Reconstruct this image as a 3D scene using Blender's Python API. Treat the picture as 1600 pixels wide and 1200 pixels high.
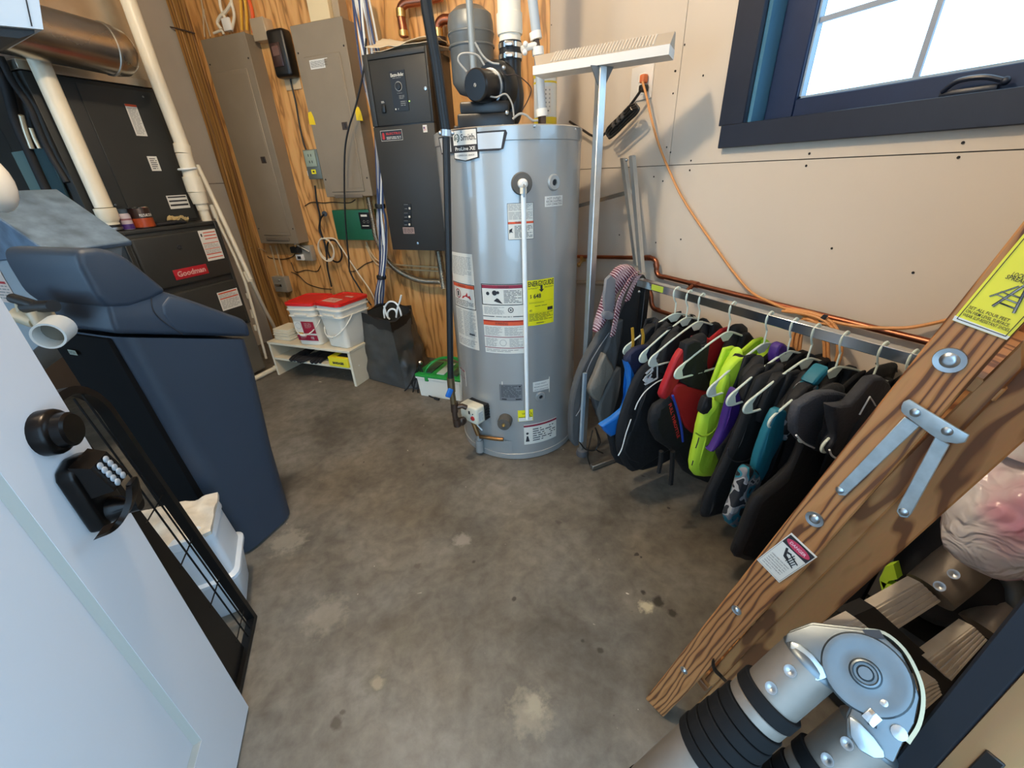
import bpy, bmesh, math, random
from mathutils import Vector, Matrix, noise
random.seed(7)
PI = math.pi
C = bpy.context.scene.collection
for o in list(bpy.data.objects): bpy.data.objects.remove(o)
SC = bpy.context.scene

# ------------------------------------------------------------------ camera
H = 1.19
FPX = 646.38
R_ = Vector((0.89438616, -0.44578425, -0.03673957))
U_ = Vector((0.23169599, 0.39146145, 0.89054753))
F_ = Vector((0.38260994, 0.8050058, -0.45340413))
CAM = Vector((0, 0, H))
cd = bpy.data.cameras.new('camera'); cam = bpy.data.objects.new('camera', cd); C.objects.link(cam)
cd.sensor_width = 36; cd.lens = FPX/1600*36; cd.clip_start = 0.02
m = Matrix((R_, U_, -F_)).transposed().to_4x4(); m.translation = CAM
cam.matrix_world = m
SC.camera = cam
SC.view_settings.view_transform = 'Standard'; SC.view_settings.look = 'None'
SC.view_settings.gamma = 1; SC.view_settings.exposure = 0.0
try: SC.view_settings.use_curve_mapping = False
except Exception: pass

# ------------------------------------------------------------------ world and lights
wd = bpy.data.worlds.new('sky'); SC.world = wd; wd.use_nodes = True
bg = wd.node_tree.nodes['Background']
bg.inputs['Color'].default_value = (0.42, 0.70, 1.0, 1); bg.inputs['Strength'].default_value = 5.0
def area(name, loc, rot, sx, sy, power, col, portal=False):
    l = bpy.data.lights.new(name, 'AREA'); l.shape = 'RECTANGLE'; l.size = sx; l.size_y = sy
    l.energy = power; l.color = col
    o = bpy.data.objects.new(name, l); C.objects.link(o); o.location = loc; o.rotation_euler = rot
    if portal: l.cycles.is_portal = True
    return o
area('doorway_portal', (-0.04, -0.12, 1.02), (math.radians(-90), 0, 0), 0.92, 2.05, 1, (1, 1, 1), True)
area('window_portal', (1.52, 0.42, 1.72), (0, math.radians(90), 0), 0.9, 1.3, 1, (1, 1, 1), True)
def bulb(name, loc, power, col, rad=0.06):
    l = bpy.data.lights.new(name, 'POINT'); l.energy = power; l.color = col; l.shadow_soft_size = rad
    o = bpy.data.objects.new(name, l); C.objects.link(o); o.location = loc; return o
bulb('ceiling_and_fill_light', (-0.12, 1.12, 2.46), 78, (1.0, 0.81, 0.58), 0.06)
bulb('ceiling_and_fill_light', (-.75, 1.75, 2.46), 14, (1.0, 0.78, 0.52), 0.06)  # fill bulb added to brighten the wood wall, no lamp known there

# ------------------------------------------------------------------ frames
A_ = math.radians(43.7638)
NV = Vector((math.cos(A_), math.sin(A_), 0)); TV = Vector((math.sin(A_), -math.cos(A_), 0))
FW = Matrix.Rotation(A_-PI/2, 4, 'Z')          # frame of the wood wall: x along it (t), y into it (n)
ID = Matrix.Identity(4)
FWI = FW.inverted()
def ray(x, y):
    return (F_*FPX + R_*(x-800) - U_*(y-600)).normalized()
def onp(x, y, p, n):
    d = ray(x, y); return CAM + d*((Vector(p)-CAM).dot(Vector(n))/d.dot(Vector(n)))
def WN(x, y, n): return FWI @ onp(x, y, NV*n, NV)       # point on a plane parallel to the wood wall
def WT(x, y, t): return FWI @ onp(x, y, TV*t, TV)       # point on a plane square to the wood wall
def WZ(x, y, z): return FWI @ onp(x, y, (0, 0, z), (0, 0, 1))
def RX(x, y, X): return onp(x, y, (X, 0, 0), (1, 0, 0))
def RY(x, y, Y): return onp(x, y, (0, Y, 0), (0, 1, 0))
def RZ(x, y, z): return onp(x, y, (0, 0, z), (0, 0, 1))
def HD(x, y, h):
    d = ray(x, y); return CAM + d*(h/math.hypot(d.x, d.y))

# ------------------------------------------------------------------ materials
def lin(h):
    h = h.lstrip('#'); r = [int(h[i:i+2], 16)/255 for i in (0, 2, 4)]
    return tuple((c/12.92 if c <= 0.04045 else ((c+0.055)/1.055)**2.4) for c in r)+(1,)
MATS = {}
def mat(name, col, rough=0.5, metal=0.0, vary=0.0, vscale=6, bump=0.0, bscale=40, spec=0.5, stretch=(1, 1, 1), coat=0, alpha=1, trans=0, emit=0, sheen=0, rvary=0):
    if name in MATS: return MATS[name]
    m = bpy.data.materials.new(name); m.use_nodes = True; nt = m.node_tree; b = nt.nodes['Principled BSDF']
    c = lin(col) if isinstance(col, str) else tuple(col)+(1,)
    b.inputs['Base Color'].default_value = c; b.inputs['Roughness'].default_value = rough
    b.inputs['Metallic'].default_value = metal; b.inputs['Specular IOR Level'].default_value = spec
    b.inputs['Coat Weight'].default_value = coat; b.inputs['Alpha'].default_value = alpha
    b.inputs['Transmission Weight'].default_value = trans
    if sheen: b.inputs['Sheen Weight'].default_value = sheen
    if emit: b.inputs['Emission Color'].default_value = c; b.inputs['Emission Strength'].default_value = emit
    L = nt.links
    if vary or bump or rvary:
        tc = nt.nodes.new('ShaderNodeTexCoord'); mp = nt.nodes.new('ShaderNodeMapping')
        mp.inputs['Scale'].default_value = stretch; L.new(tc.outputs['Object'], mp.inputs['Vector'])
    if vary or rvary:
        n = nt.nodes.new('ShaderNodeTexNoise'); n.inputs['Scale'].default_value = vscale; n.inputs['Detail'].default_value = 6
        L.new(mp.outputs[0], n.inputs['Vector'])
    if vary:
        mx = nt.nodes.new('ShaderNodeMixRGB'); mx.inputs[1].default_value = tuple(x*(1-vary) for x in c[:3])+(1,)
        mx.inputs[2].default_value = tuple(min(1, x*(1+vary)) for x in c[:3])+(1,)
        cr = nt.nodes.new('ShaderNodeMapRange'); cr.inputs[1].default_value = 0.3; cr.inputs[2].default_value = 0.7
        L.new(n.outputs['Fac'], cr.inputs[0]); L.new(cr.outputs[0], mx.inputs[0]); L.new(mx.outputs[0], b.inputs['Base Color'])
    if rvary:
        cr = nt.nodes.new('ShaderNodeMapRange'); cr.inputs[3].default_value = max(0, rough-rvary); cr.inputs[4].default_value = rough+rvary
        L.new(n.outputs['Fac'], cr.inputs[0]); L.new(cr.outputs[0], b.inputs['Roughness'])
    if bump:
        n2 = nt.nodes.new('ShaderNodeTexNoise'); n2.inputs['Scale'].default_value = bscale; n2.inputs['Detail'].default_value = 4
        L.new(mp.outputs[0], n2.inputs['Vector'])
        bp = nt.nodes.new('ShaderNodeBump'); bp.inputs['Strength'].default_value = bump; bp.inputs['Distance'].default_value = 0.01
        L.new(n2.outputs['Fac'], bp.inputs['Height']); L.new(bp.outputs[0], b.inputs['Normal'])
    MATS[name] = m; return m
def woodmat(name, c1, c2, c3, scale=9, dist=6, stretch=(1, 1, .12), rough=.6, bands='X', bump=.1, det=2, noise_s=2.0, thr=(.35, .75)):
    m = bpy.data.materials.new(name); m.use_nodes = True; nt = m.node_tree; b = nt.nodes['Principled BSDF']; L = nt.links
    tc = nt.nodes.new('ShaderNodeTexCoord'); mp = nt.nodes.new('ShaderNodeMapping'); mp.inputs['Scale'].default_value = stretch
    L.new(tc.outputs['Object'], mp.inputs['Vector'])
    n0 = nt.nodes.new('ShaderNodeTexNoise'); n0.inputs['Scale'].default_value = noise_s; n0.inputs['Detail'].default_value = det
    L.new(mp.outputs[0], n0.inputs['Vector'])
    mul = nt.nodes.new('ShaderNodeVectorMath'); mul.operation = 'SCALE'; mul.inputs['Scale'].default_value = dist*.1
    L.new(n0.outputs['Color'], mul.inputs[0])
    ad = nt.nodes.new('ShaderNodeVectorMath'); ad.operation = 'ADD'; L.new(mp.outputs[0], ad.inputs[0]); L.new(mul.outputs[0], ad.inputs[1])
    w = nt.nodes.new('ShaderNodeTexWave'); w.wave_type = 'BANDS'; w.bands_direction = bands; w.inputs['Scale'].default_value = scale
    w.inputs['Distortion'].default_value = 1.5; w.inputs['Detail'].default_value = 2; w.inputs['Detail Scale'].default_value = 1.5
    L.new(ad.outputs[0], w.inputs['Vector'])
    cr = nt.nodes.new('ShaderNodeValToRGB'); e = cr.color_ramp.elements
    e[0].position = thr[0]; e[0].color = lin(c1); e[1].position = thr[1]; e[1].color = lin(c2)
    e2 = cr.color_ramp.elements.new(min(1, thr[1]+.15)); e2.color = lin(c3)
    L.new(w.outputs['Fac'], cr.inputs[0])
    n3 = nt.nodes.new('ShaderNodeTexNoise'); n3.inputs['Scale'].default_value = 60; n3.inputs['Detail'].default_value = 5
    L.new(mp.outputs[0], n3.inputs['Vector'])
    mx = nt.nodes.new('ShaderNodeMixRGB'); mx.blend_type = 'MULTIPLY'; mx.inputs[0].default_value = .35
    L.new(cr.outputs[0], mx.inputs[1]); L.new(n3.outputs['Color'], mx.inputs[2])
    hs = nt.nodes.new('ShaderNodeMixRGB'); hs.blend_type = 'MIX'; hs.inputs[0].default_value = .5
    L.new(cr.outputs[0], hs.inputs[1]); L.new(mx.outputs[0], hs.inputs[2])
    L.new(hs.outputs[0], b.inputs['Base Color']); b.inputs['Roughness'].default_value = rough
    bp = nt.nodes.new('ShaderNodeBump'); bp.inputs['Strength'].default_value = bump; bp.inputs['Distance'].default_value = .004
    L.new(w.outputs['Fac'], bp.inputs['Height']); L.new(bp.outputs[0], b.inputs['Normal'])
    MATS[name] = m; return m

# ------------------------------------------------------------------ mesh builder
class MB:
    def __init__(s): s.v = []; s.f = []; s.mi = []; s.cm = 0
    def m(s, i): s.cm = i; return s
    def add(s, vs, fs, M=None):
        o = len(s.v)
        s.v += [(M @ Vector(p)) if M is not None else Vector(p) for p in vs]
        s.f += [tuple(i+o for i in f) for f in fs]; s.mi += [s.cm]*len(fs); return s
    def bm(s, bm, M=None):
        bm.verts.index_update()
        s.add([v.co.copy() for v in bm.verts], [[v.index for v in f.verts] for f in bm.faces], M); bm.free(); return s
    def box(s, x0, x1, y0, y1, z0, z1, M=None, r=0, seg=2):
        if x0 > x1: x0, x1 = x1, x0
        if y0 > y1: y0, y1 = y1, y0
        if z0 > z1: z0, z1 = z1, z0
        if r:
            b = bmesh.new(); bmesh.ops.create_cube(b, size=1)
            for v in b.verts: v.co = Vector(((x0+x1)/2+v.co.x*(x1-x0), (y0+y1)/2+v.co.y*(y1-y0), (z0+z1)/2+v.co.z*(z1-z0)))
            bmesh.ops.bevel(b, geom=list(b.edges), offset=r, segments=seg, profile=.5, affect='EDGES')
            return s.bm(b, M)
        vs = [(x, y, z) for z in (z0, z1) for y in (y0, y1) for x in (x0, x1)]
        return s.add(vs, [(0, 2, 3, 1), (4, 5, 7, 6), (0, 1, 5, 4), (2, 6, 7, 3), (0, 4, 6, 2), (1, 3, 7, 5)], M)
    def quad(s, a, b, c, d): return s.add([a, b, c, d], [(0, 1, 2, 3)])
    def poly(s, pts): return s.add(pts, [tuple(range(len(pts)))])
    def prism(s, pts, d, M=None, r=0, seg=1):
        """outline in xy, extruded from z=0 to z=d"""
        n = len(pts)
        if r:
            b = bmesh.new(); vs = [b.verts.new((p[0], p[1], 0)) for p in pts]; f = b.faces.new(vs)
            e = bmesh.ops.extrude_face_region(b, geom=[f]); 
            for g in e['geom']:
                if isinstance(g, bmesh.types.BMVert): g.co.z = d
            bmesh.ops.recalc_face_normals(b, faces=list(b.faces))
            bmesh.ops.bevel(b, geom=list(b.edges), offset=r, segments=seg, profile=.5, affect='EDGES', clamp_overlap=True)
            return s.bm(b, M)
        vs = [(p[0], p[1], 0) for p in pts]+[(p[0], p[1], d) for p in pts]
        ar = sum(pts[i][0]*pts[(i+1) % n][1]-pts[(i+1) % n][0]*pts[i][1] for i in range(n))
        fs = [tuple(range(n)), tuple(range(n, 2*n))[::-1]]+[(i, i+n, (i+1) % n+n, (i+1) % n) for i in range(n)]
        if ar*d > 0: fs = [f[::-1] for f in fs]
        return s.add(vs, fs, M)
    def loft(s, rings, cap=True, close=True):
        o = len(s.v); n = len(rings[0])
        for r in rings: s.v += [Vector(p) for p in r]
        k = n if close else n-1
        for i in range(len(rings)-1):
            for j in range(k):
                s.f.append((o+i*n+j, o+i*n+(j+1) % n, o+(i+1)*n+(j+1) % n, o+(i+1)*n+j)); s.mi.append(s.cm)
        if cap:
            s.f.append(tuple(o+j for j in range(n))[::-1]); s.f.append(tuple(o+(len(rings)-1)*n+j for j in range(n))); s.mi += [s.cm]*2
        return s
    def tube(s, pts, r, seg=10, cap=True, closed=False):
        pts = [Vector(p) for p in pts]; n = len(pts); rings = []
        up = None
        for i, p in enumerate(pts):
            if closed: t = (pts[(i+1) % n]-pts[i-1])
            else: t = pts[min(i+1, n-1)]-pts[max(i-1, 0)]
            t.normalize()
            if up is None:
                up = t.orthogonal().normalized()
            else:
                up = (up-t*up.dot(t))
                up = up.normalized() if up.length > 1e-6 else t.orthogonal().normalized()
            b = t.cross(up); rr = r[i] if isinstance(r, (list, tuple)) else r
            rings.append([p+up*math.cos(a)*rr+b*math.sin(a)*rr for a in [2*PI*k/seg for k in range(seg)]])
        if closed: rings.append(rings[0]); cap = False
        return s.loft(rings, cap)
    def ribbon(s, pts, w, th, side):
        """flat bar along pts, width w along vector side, thickness th"""
        rings = []; side = Vector(side).normalized(); n = len(pts); pts = [Vector(p) for p in pts]
        for i, p in enumerate(pts):
            t = (pts[min(i+1, n-1)]-pts[max(i-1, 0)]).normalized(); nn = t.cross(side).normalized()
            sd = side
            rings.append([p+sd*w/2+nn*th/2, p-sd*w/2+nn*th/2, p-sd*w/2-nn*th/2, p+sd*w/2-nn*th/2])
        return s.loft(rings)
    def lathe(s, prof, c=(0, 0, 0), axis=(0, 0, 1), seg=24, cap=True):
        ax = Vector(axis).normalized(); q = Vector((0, 0, 1)).rotation_difference(ax).to_matrix().to_4x4()
        M = Matrix.Translation(Vector(c)) @ q
        rings = [[M @ Vector((r*math.cos(2*PI*k/seg), r*math.sin(2*PI*k/seg), z)) for k in range(seg)] for r, z in prof]
        return s.loft(rings, cap)
    def cyl(s, a, b, r, seg=16, r2=None):
        a = Vector(a); b = Vector(b); return s.lathe([(r, 0), (r if r2 is None else r2, (b-a).length)], a, b-a, seg)
    def disc(s, c, n, r, th, seg=20):
        return s.lathe([(r, 0), (r, th*.7), (r*.93, th)], c, n, seg)
    def sphere(s, c, r, seg=12, sc=(1, 1, 1)):
        b = bmesh.new(); bmesh.ops.create_uvsphere(b, u_segments=seg, v_segments=max(6, seg//2), radius=1)
        for v in b.verts: v.co = Vector((v.co.x*r*sc[0], v.co.y*r*sc[1], v.co.z*r*sc[2]))+Vector(c)
        return s.bm(b)
    def build(s, name, mats, parent, smooth=True, label=None, kind=None, ang=38):
        sh = SH.get(parent.name, Vector((0, 0, 0)))
        me = bpy.data.meshes.new(name); me.from_pydata([tuple(p-sh) for p in s.v], [], s.f)
        if not isinstance(mats, (list, tuple)): mats = [mats]
        for mm in mats: me.materials.append(mm)
        me.polygons.foreach_set('material_index', s.mi)
        if smooth:
            me.polygons.foreach_set('use_smooth', [True]*len(me.polygons)); 
        me.update(); me.validate()
        if smooth: me.set_sharp_from_angle(angle=math.radians(ang))
        o = bpy.data.objects.new(name, me); C.objects.link(o); o.parent = parent
        SH[o.name] = sh
        if label: o['label'] = label
        if kind: o['kind'] = kind
        return o
SH = {}
def setp(o, label=None, cat=None, group=None, kind=None):
    if label: o['label'] = label
    if cat: o['category'] = cat
    if group: o['group'] = group
    if kind: o['kind'] = kind
def thing(name, label, cat, loc=(0, 0, 0), fr=ID, group=None, kind=None):
    e = bpy.data.objects.new(name, None); C.objects.link(e); loc = Vector(loc)
    e.location = fr @ loc; e.rotation_euler = (0, 0, A_-PI/2 if fr is FW else 0); e.empty_display_size = .05
    SH[e.name] = loc; setp(e, label, cat, group, kind); return e
def solo(mb, name, mats, label, cat, loc=None, fr=ID, group=None, kind=None, smooth=True):
    """a thing that is one mesh, origin at its base"""
    if loc is None:
        xs = [p.x for p in mb.v]; ys = [p.y for p in mb.v]; zs = [p.z for p in mb.v]
        loc = Vector(((min(xs)+max(xs))/2, (min(ys)+max(ys))/2, min(zs)))
    me = bpy.data.meshes.new(name); me.from_pydata([tuple(p-Vector(loc)) for p in mb.v], [], mb.f)
    for mm in (mats if isinstance(mats, (list, tuple)) else [mats]): me.materials.append(mm)
    me.polygons.foreach_set('material_index', mb.mi)
    if smooth: me.polygons.foreach_set('use_smooth', [True]*len(me.polygons))
    me.update(); me.validate()
    if smooth: me.set_sharp_from_angle(angle=math.radians(38))
    o = bpy.data.objects.new(name, me); C.objects.link(o); o.location = fr @ Vector(loc)
    o.rotation_euler = (0, 0, A_-PI/2 if fr is FW else 0); SH[o.name] = Vector(loc)
    setp(o, label, cat, group, kind); return o
def sm(pts, n=6, closed=False):
    """Catmull-Rom through pts"""
    P = [Vector(p) for p in pts]; out = []
    N = len(P)
    rng = range(N if closed else N-1)
    for i in rng:
        p0 = P[(i-1) % N] if (closed or i > 0) else P[0]*2-P[1]
        p1 = P[i]; p2 = P[(i+1) % N]; p3 = P[(i+2) % N] if (closed or i+2 < N) else P[-1]*2-P[-2]
        for k in range(n):
            t = k/n
            out.append(.5*((2*p1)+(-p0+p2)*t+(2*p0-5*p1+4*p2-p3)*t*t+(-p0+3*p1-3*p2+p3)*t**3))
    if not closed: out.append(P[-1])
    return out
TXT = {}
def textmesh(s, bold=0.0):
    k = (s, bold)
    if k not in TXT:
        cu = bpy.data.curves.new('t', 'FONT'); cu.body = s; cu.size = 1; cu.offset = bold; cu.resolution_u = 2
        o = bpy.data.objects.new('t', cu); C.objects.link(o)
        dg = bpy.context.evaluated_depsgraph_get(); dg.update()
        me = bpy.data.meshes.new_from_object(o.evaluated_get(dg))
        vs = [v.co.copy() for v in me.vertices]; fs = [tuple(p.vertices) for p in me.polygons]
        w = max([v.x for v in vs] or [1]); 
        bpy.data.objects.remove(o); bpy.data.curves.remove(cu); bpy.data.meshes.remove(me)
        TXT[k] = (vs, fs, w)
    return TXT[k]
def plane_map(O, Ux, Vx):
    O = Vector(O); Ux = Vector(Ux).normalized(); Vx = Vector(Vx).normalized(); N = Ux.cross(Vx)
    return lambda u, v, h=0: O+Ux*u+Vx*v+N*h
def decal(parent, name, f, w, h, mats, items, th=.0008, label=None, nu=1, nv=1, outline=None):
    """a thin sheet of paper with flat print on it; f(u,v,height) places it on any surface"""
    b = MB()
    if outline: 
        b.poly([f(u, v, th) for u, v in outline])
    else:
        for i in range(nu):
            for j in range(nv):
                b.quad(*[f(w*a/nu, h*c/nv, th) for a, c in ((i, j), (i+1, j), (i+1, j+1), (i, j+1))])
        b.quad(f(0, 0, 0), f(w, 0, 0), f(w, 0, th), f(0, 0, th)); b.quad(f(w, 0, 0), f(w, h, 0), f(w, h, th), f(w, 0, th))
        b.quad(f(w, h, 0), f(0, h, 0), f(0, h, th), f(w, h, th)); b.quad(f(0, h, 0), f(0, 0, 0), f(0, 0, th), f(0, h, th))
    o = b.build(name, mats[0], parent, smooth=False, label=label)
    if items:
        p = MB(); t2 = th+.0006
        for it in items:
            k = it[0]; p.m(it[1]-1); t3 = t2
            if k == 'top': continue
            if k == 'rect':
                _, mi, u0, v0, u1, v1 = it[:6]; t3 = th+.0003 if len(it) > 6 else t2
                n = max(1, int(nu*abs(u1-u0)/w+.99))
                for i in range(n):
                    a0 = u0+(u1-u0)*i/n; a1 = u0+(u1-u0)*(i+1)/n
                    p.quad(f(a0, v0, t3), f(a1, v0, t3), f(a1, v1, t3), f(a0, v1, t3))
            elif k == 'frame':
                _, mi, u0, v0, u1, v1, e = it
                for q in ((u0, v0, u1, v0+e), (u0, v1-e, u1, v1)):
                    for i in range(nu):
                        a0 = q[0]+(q[2]-q[0])*i/nu; a1 = q[0]+(q[2]-q[0])*(i+1)/nu
                        p.quad(f(a0, q[1], t2), f(a1, q[1], t2), f(a1, q[3], t2), f(a0, q[3], t2))
                for q in ((u0, v0, u0+e, v1), (u1-e, v0, u1, v1)):
                    p.quad(f(q[0], q[1], t2), f(q[2], q[1], t2), f(q[2], q[3], t2), f(q[0], q[3], t2))
            elif k == 'lines':
                _, mi, u0, v0, u1, v1, n = it; dv = (v1-v0)/n; rr = random.Random(int(u0*9999+v0*777+n))
                for i in range(n):
                    u = u0; y = v0+dv*(i+.3); e = u1-(u1-u0)*(rr.random()*.35 if rr.random() < .4 else 0)
                    while u < e-1e-5:
                        l = min(e-u, dv*(1.5+3.5*rr.random()))
                        p.quad(f(u, y, t2), f(u+l, y, t2), f(u+l, y+dv*.38, t2), f(u, y+dv*.38, t2)); u += l+dv*.55
            elif k == 'poly': p.poly([f(u, v, t2) for u, v in it[2]])
            elif k == 'circ':
                _, mi, u, v, r = it[:5]; p.poly([f(u+r*math.cos(a), v+r*math.sin(a), t2) for a in [2*PI*q/18 for q in range(18)]])
            elif k == 'ring':
                _, mi, u, v, r, e = it
                for q in range(20):
                    a = 2*PI*q/20; a2 = 2*PI*(q+1)/20
                    p.quad(*[f(u+rr*math.cos(x), v+rr*math.sin(x), t2) for rr, x in ((r-e, a), (r, a), (r, a2), (r-e, a2))])
            elif k == 'text':
                _, mi, u, v, size, s = it[:6]; maxw = it[6] if len(it) > 6 else None; bold = it[7] if len(it) > 7 else 0.0
                vs, fs, tw = textmesh(s, bold); sx = size if maxw is None else maxw/tw
                p.add([f(u+q.x*sx, v+q.y*size, t2+.0003) for q in vs], fs)
        p.build('print', list(mats[1:]), o, smooth=False)
    return o
# ------------------------------------------------------------------ shared materials
M_black = mat('matt_black', '#161616', .45)
M_white = mat('white_plastic', '#e6e2d8', .42)
M_paper = mat('paper_label', '#dedbd2', .6)
M_ink = mat('ink', '#26262a', .7)
M_grey_ink = mat('grey_ink', '#8d8c88', .7)
M_red = mat('red_print', '#b02a2a', .6)
M_maroon = mat('maroon_print', '#8a2038', .6)
M_orange = mat('orange_print', '#d2502a', .6)
M_yellow = mat('yellow_print', '#e8dc18', .6)
M_chrome = mat('chrome', '#d9dde0', .14, 1.0)
M_steel = mat('zinc_steel', '#b4b9bc', .34, 1.0, vary=.12, vscale=14, rvary=.12)
M_galv = mat('galvanised', '#c4beb2', .36, 1.0, vary=.2, vscale=5, rvary=.15, bump=.05, bscale=7)
M_alu = mat('aluminium', '#c9cbc9', .36, .9, vary=.06, vscale=30)
M_copper = mat('copper_pipe', '#9c6048', .36, 1.0, vary=.25, vscale=9)
M_brass = mat('brass', '#c8a468', .3, 1.0)
M_iron = mat('black_iron', '#3a2f2a', .5, .6)
M_pvc = mat('pvc_pipe', '#e4dac2', .38, vary=.04, vscale=4)
M_pvcw = mat('white_pipe', '#e9ece9', .35)
M_furn = mat('furnace_black', '#2c2d2b', .5, vary=.1, vscale=5, bump=.03, bscale=90)
M_panel = mat('panel_taupe', '#8b7d69', .55, .15, vary=.05, vscale=8, bump=.02, bscale=200)
M_screw = mat('screw_head', '#2c2826', .4, .6)

# ------------------------------------------------------------------ structure
def concrete():
    m = bpy.data.materials.new('stained_concrete'); m.use_nodes = True; nt = m.node_tree; b = nt.nodes['Principled BSDF']; L = nt.links
    tc = nt.nodes.new('ShaderNodeTexCoord')
    def noise_(s, d=8, dist=0.0):
        n = nt.nodes.new('ShaderNodeTexNoise'); n.inputs['Scale'].default_value = s; n.inputs['Detail'].default_value = d
        n.inputs['Distortion'].default_value = dist; n.inputs['Roughness'].default_value = .62
        L.new(tc.outputs['Object'], n.inputs['Vector']); return n
    def ramp(src, st):
        r = nt.nodes.new('ShaderNodeValToRGB'); e = r.color_ramp.elements
        e[0].position, e[0].color = st[0][0], st[0][1]; e[1].position, e[1].color = st[-1][0], st[-1][1]
        for p, c in st[1:-1]: x = e.new(p); x.color = c
        L.new(src, r.inputs[0]); return r
    a = ramp(noise_(2.6, 10, .4).outputs['Fac'], [(.3, lin('#4f4a42')), (.5, lin('#6c675e')), (.7, lin('#827c71'))])
    fine = ramp(noise_(22, 10, .3).outputs['Fac'], [(.3, (.62, .60, .58, 1)), (.62, (1, 1, 1, 1)), (.8, (1.25, 1.22, 1.16, 1))])
    mx = nt.nodes.new('ShaderNodeMixRGB'); mx.blend_type = 'MULTIPLY'; mx.inputs[0].default_value = .95
    L.new(a.outputs[0], mx.inputs[1]); L.new(fine.outputs[0], mx.inputs[2]); cur = mx.outputs[0]
    # brownish zones
    z = ramp(noise_(1.1, 4).outputs['Fac'], [(.45, (0, 0, 0, 1)), (.62, (1, 1, 1, 1))])
    mb = nt.nodes.new('ShaderNodeMixRGB'); mb.blend_type = 'MULTIPLY'; mb.inputs[2].default_value = (1.0, .86, .66, 1)
    sc = nt.nodes.new('ShaderNodeMath'); sc.operation = 'MULTIPLY'; sc.inputs[1].default_value = .55; L.new(z.outputs[0], sc.inputs[0])
    L.new(sc.outputs[0], mb.inputs[0]); L.new(cur, mb.inputs[1]); cur = mb.outputs[0]
    # dark drips, pale chips
    for s, lo, hi, col in ((9, .735, .75, lin('#3b342c')), (17, .76, .775, lin('#3b342c')), (28, .755, .775, lin('#c9c2b2'))):
        n = noise_(s, 2, .6); rr = ramp(n.outputs['Fac'], [(lo, (0, 0, 0, 1)), (hi, (1, 1, 1, 1))])
        x = nt.nodes.new('ShaderNodeMixRGB'); x.inputs[2].default_value = col; L.new(rr.outputs[0], x.inputs[0]); L.new(cur, x.inputs[1]); cur = x.outputs[0]
    # stains that have a place of their own: (pixel, radius, colour, strength)
    wob = noise_(38, 6)
    for px, r, col, st in (((835, 1105), .024, '#a89d82', .75), ((828, 1112), .05, '#8f8470', .6), ((1010, 948), .02, '#bdb294', .9),
                           ((1030, 940), .017, '#2f2a22', .9), ((1050, 957), .012, '#2f2a22', .9), ((1004, 925), .008, '#2f2a22', .9),
                           ((527, 1130), .014, '#3e382f', .9), ((535, 1113), .007, '#3e382f', .8), ((872, 816), .012, '#4a4238', .8),
                           ((590, 1066), .032, '#56503f', .55), ((630, 1000), .04, '#565040', .4), ((590, 1066), .018, '#a1937a', .5),
                           ((938, 1016), .008, '#332d25', .9), ((910, 1001), .006, '#332d25', .9), ((740, 878), .007, '#39332b', .9),
                           ((652, 884), .012, '#4d463b', .7), ((722, 843), .03, '#9a9184', .55), ((450, 845), .06, '#a39a88', .45),
                           ((510, 960), .06, '#9c9280', .3), ((1220, 1075), .03, '#8b6a44', .5), ((803, 936), .007, '#332d25', .9)):
        p = RZ(px[0], px[1], 0)
        sb = nt.nodes.new('ShaderNodeVectorMath'); sb.operation = 'DISTANCE'; sb.inputs[1].default_value = p; L.new(tc.outputs['Object'], sb.inputs[0])
        ad = nt.nodes.new('ShaderNodeMath'); ad.operation = 'MULTIPLY_ADD'; ad.inputs[1].default_value = -r*2.6; L.new(wob.outputs['Fac'], ad.inputs[0]); L.new(sb.outputs['Value'], ad.inputs[2])
        mr = nt.nodes.new('ShaderNodeMapRange'); mr.inputs[1].default_value = -r*.05; mr.inputs[2].default_value = -r*.7; mr.inputs[3].default_value = 0; mr.inputs[4].default_value = st
        L.new(ad.outputs[0], mr.inputs[0])
        x = nt.nodes.new('ShaderNodeMixRGB'); x.inputs[2].default_value = lin(col); L.new(mr.outputs[0], x.inputs[0]); L.new(cur, x.inputs[1]); cur = x.outputs[0]
    L.new(cur, b.inputs['Base Color'])
    rr = nt.nodes.new('ShaderNodeMapRange'); rr.inputs[3].default_value = .34; rr.inputs[4].default_value = .62
    L.new(noise_(5, 8).outputs['Fac'], rr.inputs[0]); L.new(rr.outputs[0], b.inputs['Roughness'])
    bp = nt.nodes.new('ShaderNodeBump'); bp.inputs['Strength'].default_value = .12; bp.inputs['Distance'].default_value = .006
    L.new(noise_(34, 8).outputs['Fac'], bp.inputs['Height']); L.new(bp.outputs[0], b.inputs['Normal'])
    return m
M_conc = concrete()
M_dry = mat('painted_drywall', '#cbbdab', .75, vary=.035, vscale=2.2, bump=.02, bscale=120)
M_drygap = mat('drywall_core', '#6f655a', .9)
M_leftwall = mat('grey_board', '#b8ad9b', .8, vary=.07, vscale=3)
M_ceil = mat('ceiling_white', '#cfc8bc', .85)
M_ply = woodmat('fir_plywood', '#dfa866', '#cb9150', '#a0703c', scale=1.7, dist=17, stretch=(2.2, 1, .42), rough=.55, noise_s=2.2, bump=.05, thr=(.15, .88), det=4)
M_stud = woodmat('stud_wood', '#b58546', '#a17338', '#7e5426', scale=3, dist=6, stretch=(3, 3, .3), rough=.6)
def struct(name, label=None):
    e = bpy.data.objects.new(name, None); C.objects.link(e); e['kind'] = 'structure'; SH[e.name] = Vector((0, 0, 0))
    if label: e['label'] = label
    return e
ZC = 2.6
NW = 2.43; XW = 1.30; TL = -3.10
cw = FW.inverted() @ Vector((XW, 0, 0))
def corner_y(): return (NW-NV.x*XW)/NV.y
YC = corner_y(); TC = TV.x*XW+TV.y*YC
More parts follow.
